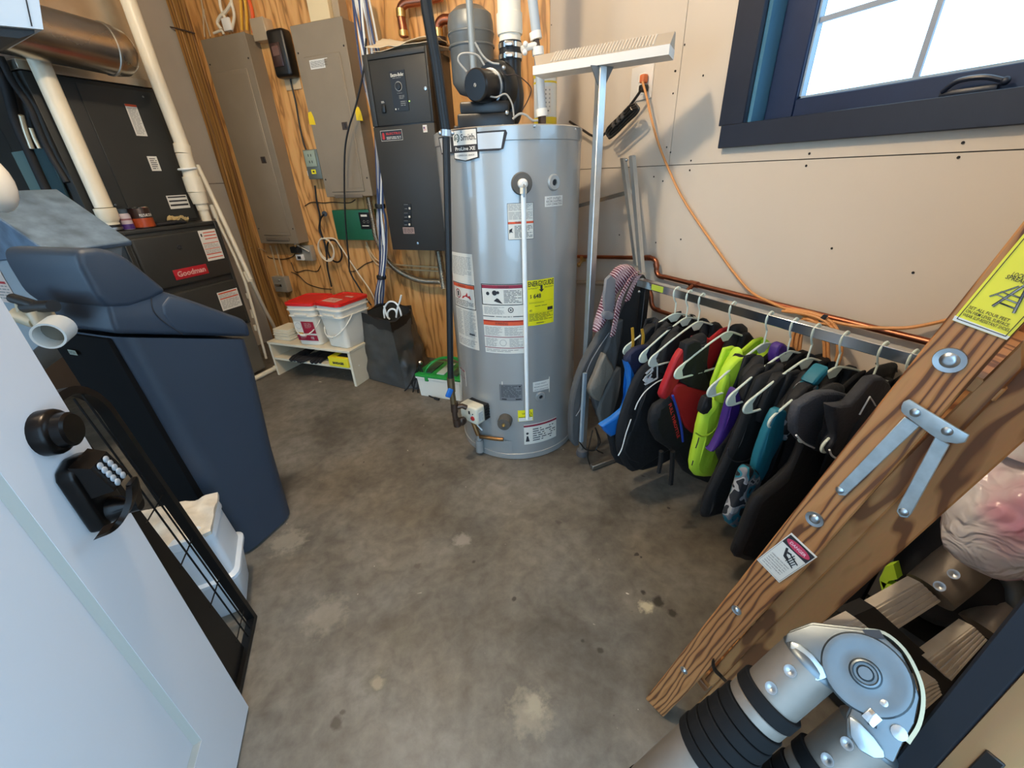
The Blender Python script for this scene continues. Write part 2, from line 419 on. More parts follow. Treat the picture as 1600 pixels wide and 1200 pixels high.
b = MB(); b.box(-5, 2.2, -3.2, 5.6, -.12, 0); fl = solo(b, 'floor', M_conc, None, None, (0, 0, 0), kind='structure', smooth=False)
b = MB(); b.box(-5, 2.2, -.22, 5.6, ZC, ZC+.1); solo(b, 'ceiling', M_ceil, None, None, (0, 0, 0), kind='structure', smooth=False)
# right wall with its window opening: opening y from WY0 to WY1, z from WZ0 to WZ1
wy1 = RX(1167, 192, XW).y; wz0 = RX(1167, 192, XW).z; wy0 = wy1-1.25; wz1 = wz0+.86
wr = struct('wall_right')
def ypoly(b, x0, x1, y0, y1, z0, z1): b.box(x0, x1, y0, y1, z0, z1)
b = MB()
for q in ((-.25, wy0, 0, ZC), (wy1, YC+.12, 0, ZC), (wy0, wy1, 0, wz0), (wy0, wy1, wz1, ZC)): ypoly(b, XW+.013, XW+.16, *q)
b.build('wall_core', M_drygap, wr, smooth=False)
def sheet(y0, y1, z0, z1, hole=None):
    b = MB()
    if hole:
        a0, a1, c0, c1 = hole
        for q in ((y0, max(y0, a0), z0, z1), (a1, y1, z0, z1), (max(a0, y0), a1, z0, c0), (max(a0, y0), a1, c1, z1)):
            if q[1] > q[0]+.001 and q[3] > q[2]+.001: b.box(XW, XW+.0125, *q)
    else: b.box(XW, XW+.0125, y0, y1, z0, z1)
    b.build('drywall_sheet', M_dry, wr, smooth=False)
g = .0012; seam = RX(1045, 258, XW).y; zj = 1.195
sheet(-.25, YC-.002, .012, zj-g); sheet(seam+g, YC-.002, zj+g, ZC-.005); sheet(-.25, seam-g, zj+g, ZC-.005, (wy0, wy1, wz0, wz1))
scr = [(1265, 240), (1260, 259), (1505, 223), (1498, 246), (1080, 251), (1078, 266), (1042, 230), (1048, 238), (1055, 111), (1052, 146), (1070, 70), (1099, 118), (862, 39), (1022, 276), (1036, 283),
       (1300, 388), (1427, 426), (1064, 374), (968, 367), (1025, 379), (1370, 568), (1056, 111)]
for x, y in scr:
    p = RX(x, y, XW); b = MB(); b.lathe([(.0032, 0), (.0032, .0006), (.0012, .0002)], p+Vector((-.0008, 0, 0)), (-1, 0, 0), 8)
    b.build('screw', M_screw, wr, smooth=False)
# wood wall
wb = struct('wall_back')
b = MB(); b.box(TL-.1, TC+.05, NW+.02, NW+.14, 0, ZC)
b.v = [FW @ p for p in b.v]; b.build('wall_core', M_drygap, wb, smooth=False)
def wframe(e):  # give a structure empty the wood frame
    e.rotation_euler = (0, 0, A_-PI/2)
wb2 = wb
for t0, t1 in ((-2.935, -1.90), (-1.897, -1.245), (-1.242, TC+.0)):
    b = MB(); b.box(t0, t1, NW, NW+.018, 0.0, ZC); b.v = [FW @ p for p in b.v]
    o = b.build('plywood_sheet', M_ply, wb, smooth=False)
    o.data.transform(FW.inverted()); o.rotation_euler = (0, 0, A_-PI/2)
for t0, t1, nn in ((-3.075, -3.02, NW-.015), (-3.0, -2.937, NW-.012)):
    b = MB(); b.box(t0, t1, nn, NW+.03, 0, ZC, r=.003, seg=1)
    o = b.build('stud', M_stud, wb, smooth=False); o.rotation_euler = (0, 0, A_-PI/2)
b = MB(); b.box(-3.02, -3.0, NW+.01, NW+.02, 0, ZC)
o = b.build('gap', M_screw, wb, smooth=False); o.rotation_euler = (0, 0, A_-PI/2)
# left wall behind the furnace (boards)
wl = struct('wall_left')
zs = WT(330, 287, TL).z
for z0, z1 in ((0, zs-.002), (zs+.002, ZC)):
    b = MB(); b.box(TL-.02, TL, 1.5, NW+.02, z0, z1); o = b.build('board_panel', M_leftwall, wl, smooth=False); o.rotation_euler = (0, 0, A_-PI/2)
b = MB(); b.box(TL-.12, TL-.021, 1.5, NW+.12, 0, ZC); b.box(-3.75, -3.65, -1.2, 1.6, 0, ZC); b.box(-3.65, TL-.12, 1.5, 1.6, 0, ZC); o = b.build('wall_core', mat('unlit_board', '#4d3f33', .85, vary=.1, vscale=4), wl, smooth=False); o.rotation_euler = (0, 0, A_-PI/2)  # darkness of the unlit corner is put into this brown
# front wall with the doorway the camera stands in
DX0, DX1 = -.505, .423
wf = struct('wall_front')
b = MB(); b.box(-2.9, DX0-.02, -.16, -.06, 0, ZC); b.box(DX1+.03, XW, -.16, -.06, 0, ZC); b.box(DX0-.02, DX1+.03, -.16, -.06, 2.06, ZC)
b.build('wall_board', M_dry, wf, smooth=False)
M_navy = mat('navy_black_paint', '#1d2433', .42, vary=.06, vscale=20, bump=.03, bscale=60)
M_jambwood = woodmat('jamb_wood', '#a9835a', '#9a744c', '#8a6540', scale=4, dist=3, stretch=(2, 2, .3), rough=.7)
tr = struct('trim_1')
b = MB(); b.box(DX1, DX1+.022, -.006, .0165, 0, 2.05, r=.002, seg=1); b.build('black_stop', mat('jamb_black', '#10121a', .5), tr)
b = MB(); b.box(DX1+.001, DX1+.03, -.16, -.0065, 0, 2.05); b.box(DX0-.02, DX0-.001, -.16, -.06, 0, 2.05); b.box(DX0, DX1, -.16, -.06, 2.03, 2.055); b.build('jamb_board', M_jambwood, tr, smooth=False)
sp = RX(1540, 1190, DX1); b = MB(); b.box(DX1-.001, DX1+.003, sp.y-.008, sp.y+.004, sp.z-.04, sp.z+.012, r=.001, seg=1); b.build('strike_plate', M_screw, tr)
# ------------------------------------------------------------------ window
wn = struct('window_1')
def R(b, nm, m_, lab=None, par=None, smooth=True): return b.build(nm, m_, par or wn, smooth=smooth, label=lab)
cas = .088
b = MB(); b.box(XW-.018, XW, wy1, wy1+cas, wz0-.001, wz1+.1, r=.002, seg=1); R(b, 'side_casing', M_navy)
b = MB(); b.box(XW-.018, XW, wy0-cas, wy1+cas, wz1, wz1+.1, r=.002, seg=1); R(b, 'head_casing', M_navy)
b = MB(); b.box(XW-.018, XW, wy0-cas, wy0, wz0-.001, wz1, r=.002, seg=1); R(b, 'side_casing', M_navy)
zb = RX(1128, 232, XW).z; yb = RX(1128, 232, XW).y
b = MB(); b.box(XW-.022, XW, wy0-.11, yb, zb, wz0, r=.002, seg=1); R(b, 'bottom_casing', M_navy)
D1 = .10
M_sash = mat('sash_navy', '#1c2a47', .38, vary=.08, vscale=18)
b = MB(); b.box(XW, XW+D1+.06, wy1-.012, wy1+.01, wz0-.01, wz1); b.box(XW, XW+D1+.06, wy0-.01, wy0+.012, wz0, wz1); b.box(XW, XW+D1+.06, wy0, wy1, wz1-.012, wz1+.01); b.box(XW, XW+D1+.06, wy0, wy1, wz0-.012, wz0)
R(b, 'reveal', mat('reveal_skylit', '#48748c', .25, vary=.15, vscale=10, stretch=(1, 1, .2)))  # sky light falling on the reveal is put into this lighter blue
xs = XW+.055
gl = RX(1250, 155, xs+.02); gy1 = gl.y; gz0 = gl.z; gy0 = wy0+.06; gz1 = wz1-.06
b = MB()
for q in ((gy1, wy1-.012, wz0, wz1), (wy0+.012, gy0, wz0, wz1), (gy0, gy1, wz0, gz0), (gy0, gy1, gz1, wz1)): b.box(xs, xs+.045, *q, r=.003, seg=1)
R(b, 'sash', M_sash)
b = MB(); e = .006
for q in ((gy1-e, gy1, gz0, gz1), (gy0, gy0+e, gz0, gz1), (gy0, gy1, gz0, gz0+e), (gy0, gy1, gz1-e, gz1)): b.box(xs+.012, xs+.03, *q)
R(b, 'glazing_bead', mat('bead_grey', '#8fa0ae', .4))
mh = RX(1300, 26, xs+.02).z
b = MB(); b.box(xs+.018, xs+.026, gy0, gy1, mh-.006, mh+.006); R(b, 'muntin', mat('muntin_grey', '#8d96a2', .5))
mv1 = RX(1431, 120, xs+.02).y
for y in (mv1, mv1-(gy1-mv1)):
    b = MB(); b.box(xs+.017, xs+.025, y-.006, y+.006, gz0, gz1); R(b, 'muntin', mat('muntin_grey', '#8d96a2', .5))
gm = bpy.data.materials.new('window_glass'); gm.use_nodes = True; gn = gm.node_tree
gn.nodes.remove(gn.nodes['Principled BSDF']); tb = gn.nodes.new('ShaderNodeBsdfTransparent'); gb = gn.nodes.new('ShaderNodeBsdfGlossy'); gb.inputs['Roughness'].default_value = .02
ms = gn.nodes.new('ShaderNodeMixShader'); ms.inputs[0].default_value = .06; gn.links.new(tb.outputs[0], ms.inputs[1]); gn.links.new(gb.outputs[0], ms.inputs[2]); gn.links.new(ms.outputs[0], gn.nodes['Material Output'].inputs[0])
b = MB(); b.box(xs+.027, xs+.03, gy0, gy1, gz0, gz1); R(b, 'pane', gm, smooth=False)
# crank handle folded on the sash rail
c0 = RX(1520, 135, xs); b = MB()
b.box(xs-.014, xs, c0.y-.045, c0.y+.05, c0.z-.016, c0.z-.002, r=.005)
b.tube(sm([c0+Vector((-.012, .045, -.004)), c0+Vector((-.02, .02, .012)), c0+Vector((-.022, -.02, .012)), c0+Vector((-.018, -.05, .002))], 5), .005, 8)
b.sphere(c0+Vector((-.018, -.055, 0)), .008, 10); R(b, 'crank_handle', M_navy)

# ------------------------------------------------------------------ entry door leaf, standing open at the left
dr = struct('door_1')
E0 = RZ(390, 1107, 0); dv = Vector((-.1277, -.9918, 0)).normalized(); dn = Vector((dv.y*-1, dv.x, 0)); 
if dn.x < 0: dn = -dn
DM = Matrix((dv, Vector((0, 0, 1)), dn)).transposed().to_4x4(); DM.translation = Vector((E0.x, E0.y, 0))   # local x along leaf, y up, z out of the face
M_door = mat('door_white', '#d3d2d3', .32, vary=.02, vscale=3, bump=.01, bscale=90)
def dpx(x, y): 
    p = DM.inverted() @ onp(x, y, E0, dn); return p
m0 = dpx(0, 740); m1 = dpx(315, 1155); st = (m0.x+m1.x)/2; zr = dpx(315, 1157).y
DW, DT = .90, .044
b = MB(); e = .012
# stiles, rails and the sunk panel
b.box(0, st, .008, 2.03, -DT, 0, M=DM); b.box(DW-st, DW, .008, 2.03, -DT, 0, M=DM)
b.box(st, DW-st, .008, zr, -DT, 0, M=DM); b.box(st, DW-st, 1.42, 1.56, -DT, 0, M=DM); b.box(st, DW-st, 1.9, 2.03, -DT, 0, M=DM)
b.build('door_leaf', M_door, dr, smooth=False)
b = MB(); b.box(st+.001, DW-st-.001, zr, 1.42, -DT+.004, -.008, M=DM); b.box(st+.001, DW-st-.001, 1.56, 1.9, -DT+.004, -.008, M=DM); b.build('door_panel', M_door, dr, smooth=False)
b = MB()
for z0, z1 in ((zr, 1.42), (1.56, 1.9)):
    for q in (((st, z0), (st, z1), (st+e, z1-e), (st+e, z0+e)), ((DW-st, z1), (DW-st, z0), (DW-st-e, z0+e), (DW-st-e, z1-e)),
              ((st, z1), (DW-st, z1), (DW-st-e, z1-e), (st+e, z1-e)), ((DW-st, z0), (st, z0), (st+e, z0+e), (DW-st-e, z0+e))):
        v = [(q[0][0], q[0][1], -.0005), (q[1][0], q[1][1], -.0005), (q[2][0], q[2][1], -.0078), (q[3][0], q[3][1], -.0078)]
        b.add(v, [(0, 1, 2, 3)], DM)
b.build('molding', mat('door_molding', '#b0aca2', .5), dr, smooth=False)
M_bronze = mat('dark_bronze', '#1a1614', .28, .7, vary=.2, vscale=30)
k = dpx(70, 677)
b = MB(); b.lathe([(.034, 0), (.034, .014), (.032, .018), (.0285, .02), (.0265, .021), (.0255, .032), (.022, .035), (0.001, .035)], DM @ Vector((k.x, k.y, 0)), dn, 28)
b.build('deadbolt', M_bronze, dr, label='round dark bronze deadbolt')
# keypad lever lock: escutcheon wedge, keypad, lever
L0 = dpx(138, 745); 
# escutcheon centre from its back corners
pa = dpx(80, 735); pb = dpx(155, 838); cx = (pa.x+pb.x)/2-.022; 
esc = [(cx-.034, -.052), (cx+.034, -.052), (cx+.034, .052), (cx+.027, .064), (cx, .071), (cx-.027, .064), (cx-.034, .052)]
cy = (pa.y+pb.y)/2
b = MB(); b.prism([(x, y+cy) for x, y in esc], .024, DM, r=.006, seg=3)
# sloping keypad block
kb = MB(); Mk = DM @ Matrix.Translation(Vector((cx, cy+.038, .02)))
b.add([(-.027, -.03, 0), (.027, -.03, 0), (.027, .03, 0), (-.027, .03, 0), (-.024, -.026, .034), (.024, -.026, .034), (.024, .02, .022), (-.024, .02, .022)],
      [(0, 3, 2, 1), (4, 5, 6, 7), (0, 1, 5, 4), (2, 3, 7, 6), (1, 2, 6, 5), (3, 0, 4, 7)], Mk)
lk = b.build('keypad_lock', M_bronze, dr, label='dark bronze keypad lock body')
for i in range(5):
    for j in range(2):
        y = -.02+i*.0085; z = .034-(y+.026)*.26+.0006
        bb = MB(); bb.lathe([(.0056, 0), (.0056, .002), (.004, .003), (.0005, .003)], Mk @ Vector(((-.009 if j else .009), y, z)), dn, 12)
        bb.build('key_button', mat('key_silver', '#b8bcc0', .35, .4), lk)
b = MB(); base = Vector((cx+.002, cy-.034, .024))
b.lathe([(.021, 0), (.019, .012), (.013, .02), (.012, .038)], DM @ base, dn, 20)
def dpo(x, y, h): return onp(x, y, E0+dn*h, dn)
b.ribbon(sm([DM @ (base+Vector((0, 0, .034))), dpo(206, 752, .066), dpo(206, 775, .066), dpo(196, 802, .058), dpo(178, 822, .05), dpo(154, 833, .042)], 5), .022, .008, dv)
b.build('lever_handle', M_bronze, dr, label='curved dark bronze door lever')
# ------------------------------------------------------------------ water heater
HC = Vector((.8114, 1.6519, 0)); HR = .2805; HT = 1.331
az0 = math.atan2(-HC.y, -HC.x)      # towards the camera
def CYL(x, y, rad=HR):
    """ray hits the tank: returns (angle, z)"""
    d = ray(x, y); o = CAM-HC; a = d.x**2+d.y**2; bq = o.x*d.x+o.y*d.y; c = o.x**2+o.y**2-rad**2
    D = bq*bq-a*c; 
    t = (-bq-math.sqrt(max(0, D)))/a; p = o+d*t
    return math.atan2(p.y, p.x), p.z
def cylmap(ang0, z0, rad=HR):
    return lambda u, v, h=0: HC+Vector(((rad+h)*math.cos(ang0+u/rad), (rad+h)*math.sin(ang0+u/rad), z0+v))
M_heat = mat('heater_grey_paint', '#a3a5a3', .3, .3, vary=.02, vscale=3, coat=.8)
wh = thing('water_heater', 'tall grey cylindrical gas water heater with yellow energy guide sticker', 'water heater', HC)
b = MB()
b.lathe([(HR-.004, .0), (HR, .004), (HR, .03), (HR-.003, .032), (HR-.003, HT-.045), (HR, HT-.043), (HR, HT-.004), (HR-.006, HT), (.02, HT+.006), (.001, HT+.006)], HC, seg=96)
b.build('tank_jacket', M_heat, wh)
for x, y in ((721, 206), (835, 197), (899, 202), (692, 640)):
    a, z = CYL(x, y); b = MB(); b.lathe([(.005, 0), (.004, .003), (.001, .004)], HC+Vector((HR*math.cos(a), HR*math.sin(a), z)), (math.cos(a), math.sin(a), 0), 8); b.build('jacket_screw', M_steel, wh)
M_lab = mat('label_cream', '#d9d5c9', .5)
def clabel(name, px0, px1, mats, fn, outline=None, label=None, nu=8):
    """px0 = top left, px1 = bottom right on the photograph; fn(w,h)->items"""
    a0, zt = CYL(*px0); a1, zb_ = CYL(*px1); w = (a1-a0)*HR; h = zt-zb_
    return decal(wh, name, cylmap(a0, zb_, HR-.003 if zt < HT-.05 else HR), w, h, mats, fn(w, h), nu=nu, label=label, outline=None if outline is None else [(u*w, v*h) for u, v in outline])
# logo band
def logo(w, h):
    it = []
    P = lambda u0, v0, u1, v1: (u0*w, v0*h, u1*w, v1*h)
    it += [('poly', 1, [(.0, .9*h), (.97*w, .9*h), (w, .8*h), (.93*w, .12*h), (.9*w, .05*h), (.06*w, .05*h)])]
    return it
a0, zt = CYL(686, 222); a1, _ = CYL(793, 216); w = (a1-a0)*HR; h = .098; zb_ = CYL(724, 252)[1]
fm = cylmap(a0, zb_)
ab0 = CYL(709, 230)[0]; ab1 = CYL(747, 230)[0]; bu = (ab0-a0)*HR; bw = (ab1-ab0)*HR
def subq(u0, v0, u1, v1, n=6): return [('q', u0, v0, u1, v1)]
def cpoly(pts, hgt, mm, nm, par, label=None, n=14):
    """convex outline on the tank, cut into strips so that it follows the curve"""
    xs_ = sorted(set([p[0] for p in pts]+[min(p[0] for p in pts)+(max(p[0] for p in pts)-min(p[0] for p in pts))*i/n for i in range(n+1)]))
    def span(x):
        ys = []
        for i in range(len(pts)):
            (xa, ya), (xb, yb) = pts[i], pts[(i+1) % len(pts)]
            if min(xa, xb)-1e-9 <= x <= max(xa, xb)+1e-9:
                if abs(xb-xa) < 1e-9: ys += [ya, yb]
                else: ys.append(ya+(yb-ya)*(x-xa)/(xb-xa))
        return min(ys), max(ys)
    b = MB()
    for xa, xb in zip(xs_[:-1], xs_[1:]):
        l0, h0 = span(xa); l1, h1 = span(xb)
        b.quad(fm(xa, l0, hgt), fm(xb, l1, hgt), fm(xb, h1, hgt), fm(xa, h0, hgt))
    return b.build(nm, mm, par, smooth=False, label=label)
band = cpoly([(0, .08), (w*.985, .083), (w, .074), (w*.95, .03), (w*.9, .026), (w*.05, .026)], .0008, M_ink, 'logo_band', wh, 'black and silver logo band')
M_silver = mat('logo_silver', '#c4c6c6', .35, .3)
cpoly([(w*.03, .076), (w*.28, .076), (w*.28, .031), (w*.07, .031)], .0013, M_silver, 'band_panel', band)
cpoly([(w*.60, .077), (w*.965, .078), (w*.925, .032), (w*.62, .032)], .0013, M_silver, 'band_panel', band)
cpoly([(bu+bw, .077), (w*.67, .077), (w*.67, .060), (bu+bw, .060)], .0013, M_silver, 'band_panel', band)
bd = cpoly([(bu, .094), (bu+bw, .094), (bu+bw, .008), (bu+bw/2, -.001), (bu, .008)], .0018, M_ink, 'badge', wh, 'black and cream maker badge')
e = .003
cpoly([(bu+e, .091), (bu+bw-e, .091), (bu+bw-e, .048), (bu+e, .048)], .0023, M_paper, 'badge_panel', bd)
cpoly([(bu+e, .026), (bu+bw-e, .026), (bu+bw-e, .0105), (bu+bw/2, .002), (bu+e, .0105)], .0023, M_paper, 'badge_panel', bd)
def ctext(s, u, v, size, maxw, mm, par, bold=0, hgt=.0028, f=None):
    vs, fs, tw = textmesh(s, bold); b = MB(); sx = maxw/tw; ff = f or fm
    b.add([ff(u+q.x*sx, v+q.y*size, hgt) for q in vs], fs); return b.build('lettering', mm, par, smooth=False)
ctext('Smith.', bu+bw*.36, .061, .026, bw*.60, M_ink, bd, .01)
ctext('ProLine XE', bu+bw*.09, .032, .015, bw*.82, M_paper, bd, .02)
ctext('COMMERCIAL GRADE', bu+bw*.14, .015, .007, bw*.72, M_ink, bd)
b = MB(); cu, cv, rr = bu+bw*.20, .069, .0125
for q in range(24):
    aa, ab = 2*PI*q/24, 2*PI*(q+1)/24
    if 15 <= q <= 17 or q in (6,): continue
    b.quad(*[fm(cu+r*math.cos(x), cv+r*math.sin(x), .0029) for r, x in ((rr*.72, aa), (rr, aa), (rr, ab), (rr*.72, ab))])
vs, fs, tw = textmesh('AO', .02)
b.add([fm(cu-.0085+q.x*.011, cv-.005+q.y*.014, .0029) for q in vs], fs)
b.build('emblem', mat('emblem_green', '#26463a', .6), bd, smooth=False)
I = (M_lab, M_ink, M_grey_ink, M_red, M_maroon, M_orange, M_yellow)
def warn1(w, h):
    return [('lines', 2, .05*w, .80*h, .95*w, .97*h, 5), ('lines', 2, .05*w, .56*h, .95*w, .77*h, 6), ('rect', 5, 0, .44*h, w, .50*h),
            ('text', 1, .28*w, .452*h, .011, 'WARNING', .38*w), ('lines', 1, .25*w, .05*h, .95*w, .40*h, 9), ('poly', 1, [(.05*w, .28*h), (.17*w, .33*h), (.15*w, .24*h), (.2*w, .2*h), (.1*w, .22*h), (.05*w, .18*h)]),
            ('frame', 1, 0, 0, w, h, .0012)]
clabel('warning_label', (792, 318), (834, 373), I, warn1)
clabel('outlet_label', (852, 307), (879, 321), (M_paper, M_ink), lambda w, h: [('text', 1, .1*w, .68*h, .010, 'HOT OUTLET/', .8*w), ('text', 1, .06*w, .40*h, .010, 'RECIRCULATING', .88*w), ('text', 1, .06*w, .12*h, .010, 'LOOP CONNECTION', .88*w)], label='small white hot outlet label')
def tallab(w, h):
    it = [('lines', 2, .05*w, .78*h, .93*w, .97*h, 14), ('frame', 1, .0, .44*h, w, .70*h, .003), ('rect', 5, .01*w, .655*h, .99*w, .69*h), ('text', 1, .3*w, .662*h, .013, 'WARNING', .35*w),
          ('ring', 4, .27*w, .585*h, .019, .004), ('rect', 1, .23*w, .56*h, .31*w, .61*h), ('poly', 3, [(.45*w, .545*h), (.85*w, .545*h), (.8*w, .585*h), (.72*w, .575*h), (.7*w, .615*h), (.62*w, .58*h), (.5*w, .57*h)]),
          ('lines', 1, .06*w, .46*h, .94*w, .53*h, 5), ('lines', 2, .04*w, .13*h, .38*w, .42*h, 26), ('lines', 2, .44*w, .13*h, .95*w, .42*h, 26), ('rect', 1, .66*w, .155*h, .88*w, .175*h), ('lines', 2, .05*w, .02*h, .95*w, .10*h, 5)]
    return it
clabel('safety_label', (703, 392), (748, 548), I, tallab, label='tall cream safety label')
def wide(w, h):
    return [('frame', 1, 0, .71*h, w, h, .003), ('rect', 4, .01*w, .94*h, .99*w, .985*h), ('text', 0+1, .42*w, .947*h, .010, 'DANGER', .26*w),
            ('circ', 1, .16*w, .87*h, .007), ('circ', 1, .33*w, .88*h, .010), ('circ', 1, .41*w, .885*h, .006), ('poly', 1, [(.3*w, .77*h), (.38*w, .81*h), (.42*w, .8*h), (.52*w, .73*h), (.4*w, .75*h)]),
            ('lines', 1, .55*w, .74*h, .96*w, .92*h, 9), ('lines', 2, .04*w, .58*h, .55*w, .69*h, 7), ('ring', 1, .70*w, .645*h, .011, .003), ('poly', 1, [(.68*w, .63*h), (.74*w, .645*h), (.68*w, .66*h)]),
            ('rect', 1, 0, .545*h, .3*w, .555*h), ('rect', 1, .75*w, .545*h, w, .555*h), ('lines', 1, .33*w, .54*h, .72*w, .56*h, 1), ('rect', 5, 0, .42*h, w, .49*h), ('rect', 3, 0, .475*h, w, .495*h),
            ('text', 1, .3*w, .435*h, .014, 'WARNING', .32*w), ('lines', 2, .03*w, .27*h, .47*w, .40*h, 9), ('lines', 2, .53*w, .27*h, .97*w, .40*h, 9), ('rect', 4, 0, .245*h, w, .255*h),
            ('lines', 2, .03*w, .10*h, .35*w, .23*h, 8), ('ring', 2, .48*w, .165*h, .014, .0015), ('lines', 2, .64*w, .10*h, .97*w, .23*h, 8), ('rect', 4, 0, .08*h, w, .09*h), ('lines', 2, .03*w, .02*h, .97*w, .065*h, 2)]
clabel('danger_label', (751, 443), (819, 552), I, wide, label='wide cream danger label with red bars')
M_en = mat('energy_yellow', '#e9dd17', .45)
def energy(w, h):
    return [('text', 1, .02*w, .87*h, .027, 'ENERGYGUIDE', .96*w, .02), ('poly', 1, [(.46*w, .88*h), (.54*w, .88*h), (.54*w, .79*h), (.60*w, .79*h), (.5*w, .73*h), (.40*w, .79*h), (.46*w, .79*h)]),
            ('lines', 1, .03*w, .81*h, .38*w, .84*h, 2), ('lines', 1, .62*w, .81*h, .97*w, .84*h, 2), ('text', 1, .08*w, .62*h, .02, '$', .06*w), ('text', 1, .2*w, .61*h, .024, '648', .28*w, .02),
            ('rect', 1, .05*w, .505*h, .6*w, .512*h), ('rect', 1, .03*w, .53*h, .97*w, .532*h), ('lines', 1, .25*w, .42*h, .75*w, .45*h, 1), ('text', 1, .05*w, .32*h, .013, '40', .1*w), ('rect', 1, .73*w, .31*h, .95*w, .38*h),
            ('lines', 1, .04*w, .10*h, .95*w, .28*h, 6), ('lines', 1, .3*w, .03*h, .7*w, .07*h, 1), ('rect', 1, .03*w, .295*h, .97*w, .297*h)]
clabel('energy_guide', (824, 439), (865, 503), (M_en, M_ink), energy, label='yellow energy guide sticker')
clabel('small_label', (718, 573), (731, 606), I, lambda w, h: [('rect', 4, 0, .92*h, w, h), ('lines', 1, .1*w, .55*h, .9*w, .85*h, 6), ('rect', 4, 0, .47*h, w, .5*h), ('lines', 2, .1*w, .1*h, .9*w, .4*h, 6)])
clabel('data_plate', (780, 601), (816, 626), (mat('plate_grey', '#7d8082', .4, .3), M_ink), lambda w, h: [('frame', 1, 0, 0, w, h, .001), ('lines', 1, .06*w, .2*h, .95*w, .95*h, 9), ('circ', 1, .9*w, .88*h, .004), ('rect', 1, .08*w, .05*h, .3*w, .12*h), ('rect', 1, .7*w, .05*h, .95*w, .12*h)], label='grey printed data plate')
clabel('round_label', (833, 598), (858, 607), (M_paper, M_ink), lambda w, h: [('text', 1, .12*w, .70*h, .008, 'COLD INLET/', .7*w), ('text', 1, .06*w, .40*h, .008, 'RECIRCULATING', .86*w), ('text', 1, .06*w, .10*h, .008, 'LOOP CONNECTION', .86*w)])
clabel('yellow_tag', (809, 642), (833, 657), (M_en, M_ink, M_paper), lambda w, h: [('rect', 2, .04*w, .02*h, .96*w, .33*h), ('text', 1, .25*w, .6*h, .012, 'TP', .2*w), ('rect', 1, .04*w, .36*h, .96*w, .40*h), ('lines', 1, .5*w, .45*h, .95*w, .9*h, 3)], label='small yellow tag')
clabel('flood_label', (818, 664), (869, 682), I, lambda w, h: [('rect', 4, 0, .86*h, w, .95*h), ('circ', 1, .1*w, .55*h, .006), ('poly', 1, [(.05*w, .15*h), (.16*w, .15*h), (.12*w, .42*h), (.08*w, .42*h)]), ('lines', 1, .25*w, .12*h, .95*w, .78*h, 6), ('frame', 2, 0, 0, w, h, .001)], label='white label with a red bar')
def rosette(px, r, mm, hole=True, depth=.008, nm='port_cover'):
    a, z = CYL(*px); nrm = Vector((math.cos(a), math.sin(a), 0)); c = HC+nrm*(HR-.004)+Vector((0, 0, z)); b = MB()
    b.lathe([(r, 0), (r, depth*.5), (r*.85, depth), (r*.4, depth), (r*.38, depth*.2), (.001, depth*.2)] if hole else [(r, 0), (r, depth*.6), (r*.9, depth), (.001, depth)], c, nrm, 28)
    o = b.build(nm, mm, wh); 
    if hole: b = MB(); b.disc(c+nrm*(depth*.2), nrm, r*.37, .001); b.build('port_hole', M_ink, o)
    return c, nrm, o
rosette((866, 285), .027, M_heat); rosette((845, 620), .024, M_heat)
M_dkgrey = mat('dark_grey_foam', '#55534f', .8)
c, nrm, o = rosette((815, 287), .036, M_dkgrey, False, .014, 'foam_ring')
b = MB(); b.lathe([(.016, 0), (.016, .02), (.011, .026), (.008, .03), (.001, .03)], c+nrm*.014, nrm, 18); b.build('relief_valve', M_white, wh, label='white relief valve')
b = MB(); q = c+nrm*.04; side = nrm.cross(Vector((0, 0, 1)))
b.tube([q+Vector((0, 0, .0)), q+nrm*.012+Vector((0, 0, -.012)), q+nrm*.008+Vector((0, 0, -.04))], .0035, 8); b.build('valve_lever', M_steel, wh)
b = MB(); p0 = c+nrm*.034; p1 = HC+nrm*.31+Vector((0, 0, CYL(824, 655)[1]))
a1, z1 = CYL(824, 655, .31); p1 = HC+Vector((.31*math.cos(a1), .31*math.sin(a1), z1))
top = p0+Vector((0, 0, -.03))
b.tube([p0+Vector((0, 0, -.012)), top], .0115, 14); b.build('pipe_collar', M_pvc, wh)
b = MB(); b.tube([top, top+(p1-top)*.5, p1], .0085, 14); b.build('discharge_pipe', M_pvcw, wh, label='long white discharge pipe')
# drain knob, gas control box, burner tubes, access cover
c, nrm, o = rosette((790, 656), .031, mat('knob_dark', '#514c45', .6), False, .045, 'drain_knob')
b = MB(); b.lathe([(.008, 0), (.008, .006), (.004, .007), (.001, .003)], c+nrm*.045, nrm, 12); b.build('drain_screw', M_brass, o)
a, z = CYL(748, 637); nrm = Vector((math.cos(a), math.sin(a), 0)); tg = Vector((-nrm.y, nrm.x, 0)); Z = Vector((0, 0, 1))
GM = Matrix((tg, Z, nrm)).transposed().to_4x4(); GM.translation = HC+nrm*(HR-.01)+Vector((0, 0, z))
b = MB(); b.box(-.052, .052, -.044, .04, .022, .078, M=GM, r=.009, seg=3); gv = b.build('gas_control', mat('control_cream', '#d8d2bc', .4), wh, label='cream gas control box')
b = MB(); b.box(-.046, .056, -.04, .038, 0, .03, M=GM, r=.004)
for i in range(5): b.box(.054, .060, -.034+i*.014, -.026+i*.014, .004, .03, M=GM)
b.build('control_body', M_black, wh)
b = MB(); b.lathe([(.011, 0), (.010, .004), (.001, .004)], GM @ Vector((.026, -.014, .078)), nrm, 16); b.build('knob', M_red, gv)
b = MB(); b.box(.002, .012, .002, .018, .078, .0795, M=GM, r=.0006, seg=1); b.disc(GM @ Vector((.028, .008, .078)), nrm, .003, .002, 8); b.build('window', M_ink, gv)
